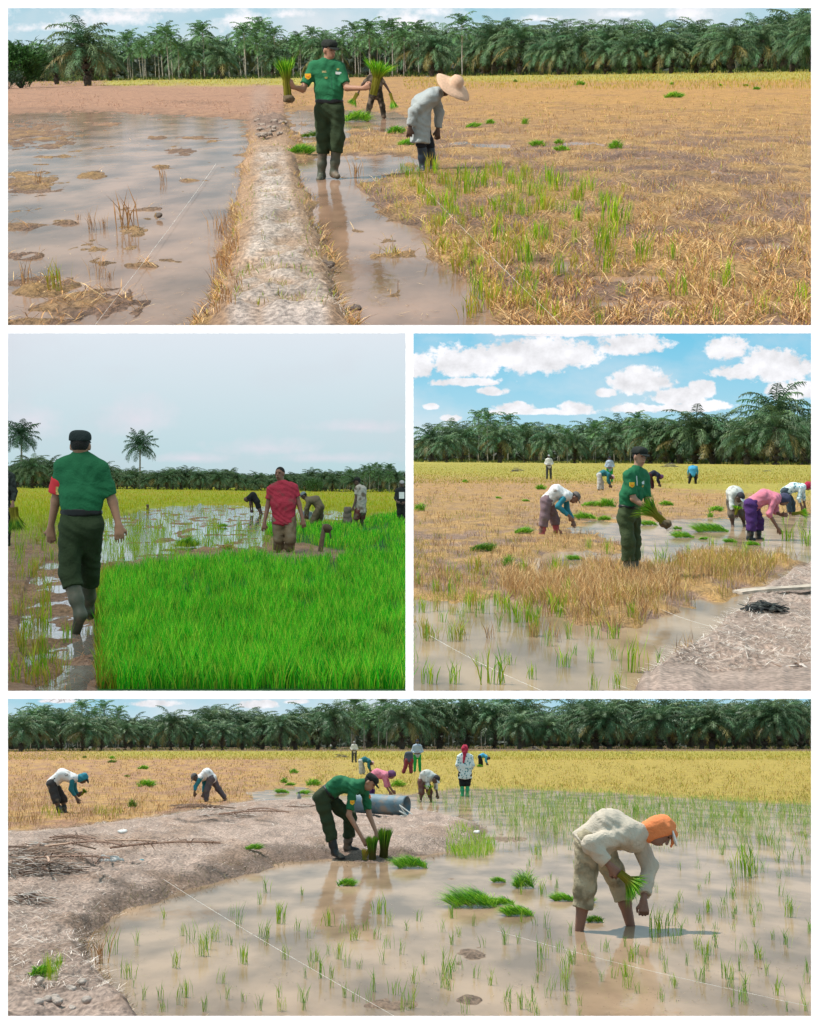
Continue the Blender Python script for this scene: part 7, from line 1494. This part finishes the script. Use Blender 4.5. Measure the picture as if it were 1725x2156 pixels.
far_stand(4, 746, 1607, 46, 'distant small figure in a cream shirt standing by the brushwood heap', CREAM, GRYT, mat('cloth_grey_cap2'))
far_stand(4, 879, 1628, 70, 'distant man in a pale blue shirt and bright green trousers standing in the field', PBL, GTR, mat('cloth_navy_cap'))
J = dict(head=(861, 1598, .35), neck=(861, 1594, .25), shl=(854, 1592, .15), shr=(868, 1592, .15), hpl=(857, 1601), hpr=(866, 1601), mid=(861, 1588, .08), ell=(852, 1602, .25), wrl=(853, 1613, .3), hal=(854, 1618, .3), elr=(869, 1602, .25), wrr=(868, 1613, .3), har=(867, 1618, .3), knl=(854, 1614), knr=(865, 1614), anl=(849, 1628), anr=(866, 1628), tol=(848, 1631, .1), tor=(866, 1631, .1))
person(4, (857, 1631), J, 'distant person in slate top and maroon trousers bending away beside the green-trousered man', face=(0, .7, -.7), hup=(0, .7, .7), tone='dark', shirt=mat('cloth_slate_top', (.06, .075, .10), rough=.9), trousers=mat('cloth_maroon_trouser', (.20, .035, .05), rough=.9), sleeve=1.6, tucked=False, hat=('cap', BLK), res=.022, legk=1.8)
far_bend(4, 1012, 1616, 28, 1, 'distant person in a sky-blue top bending right in the yellow field', BLU, BLK, BLK)
J = dict(head=(825, 1632), neck=(816, 1631), shl=(809, 1634, -.17), shr=(811, 1630, .17), hpl=(776, 1644, -.1), hpr=(778, 1643, .12), mid=(794, 1629), ell=(813, 1654, -.2), wrl=(820, 1666, -.2), hal=(827, 1674, -.2), elr=(818, 1652, .2), wrr=(826, 1664, .2), har=(832, 1671, .2), knl=(777, 1664, -.14), knr=(783, 1664, .14), anl=(776, 1686, -.12), anr=(784, 1686, .14), tol=(783, 1689, -.14), tor=(790, 1689, .12))
person(4, (780, 1689), J, 'bent person in pink with a purple headscarf half hidden behind the officer\'s head', face=(.5, -.2, -.75), hup=(.8, 0, .3), tone='brown', shirt=PINK, trousers=PURP, sleeve=1.3, tucked=False, hat=('scarf', mat('cloth_purple_cap')), res=.016)
J = dict(head=(918, 1641, -.15), neck=(912, 1636), shl=(899, 1637, -.12), shr=(917, 1636, .1), hpl=(887, 1646, -.05), hpr=(897, 1645, .16), mid=(898, 1631), ell=(901, 1657, -.2), wrl=(903, 1669, -.2), hal=(904, 1676, -.2), elr=(918, 1658, .1), wrr=(921, 1672, .0), har=(923, 1682, .0), knl=(888, 1668, -.1), knr=(905, 1668, .16), anl=(886, 1684, -.1), anr=(908, 1686, .18), tol=(886, 1688, -.2), tor=(910, 1690, .1))
_, _, bb, _ = person(4, (890, 1689), J, 'bent person in a white top and dark cap with white brim wading beside the drum', face=(.4, -.5, -.75), hup=(.6, -.3, .5), tone='dark', shirt=cloth('white_top', (.58, .57, .52)), trousers=cloth('red_grey_wet', (.16, .07, .06), MUD, .3), shorts=.3, sleeve=1.4, tucked=False, hat=('cap', mat('cloth_charcoal_cap'), WH), res=.016)
bundle(4, bb[1] - .2, (903, 1674), (903, 1652), 'small seedling bundle held by the bent person beside the drum', 8, fan=.6, n=110, rootk=0)
J = dict(head=(979, 1577), neck=(979, 1587), shl=(967, 1594), shr=(992, 1594), hpl=(972, 1632), hpr=(987, 1632), ell=(963, 1611, -.04), wrl=(967, 1624, .14), hal=(971, 1628, .18), elr=(996, 1611, -.04), wrr=(991, 1624, .14), har=(987, 1628, .18), knl=(973, 1652), knr=(985, 1652), anl=(974, 1674), anr=(984, 1674), tol=(974, 1677, .1), tor=(984, 1677, .1))
wom, _, bw, sw = person(4, (979, 1677), J, 'woman seen from behind in a flowered blouse, crimson headscarf and bright green boots', face=(0, 1, -.1), tone='brown', shirt=FLOW, sleeve=1.7, trousers=BLK, tucked=False, hem=.10, hat=('scarf', REDS), res=.014, boots=(mat('rubber_boot_bright_green', (.02, .32, .13), rough=.5, spec=.4), .05), girth=1.05)
q = Sdf(.02); q.cone(at(4, 979, 1584, bw[1] - .12) - bw, at(4, 976, 1606, bw[1] - .15) - bw, .06, .025); part(4, 'scarf_tail', q.mesh('scarf_tail', REDS, h=.012, fold=.004), wom)
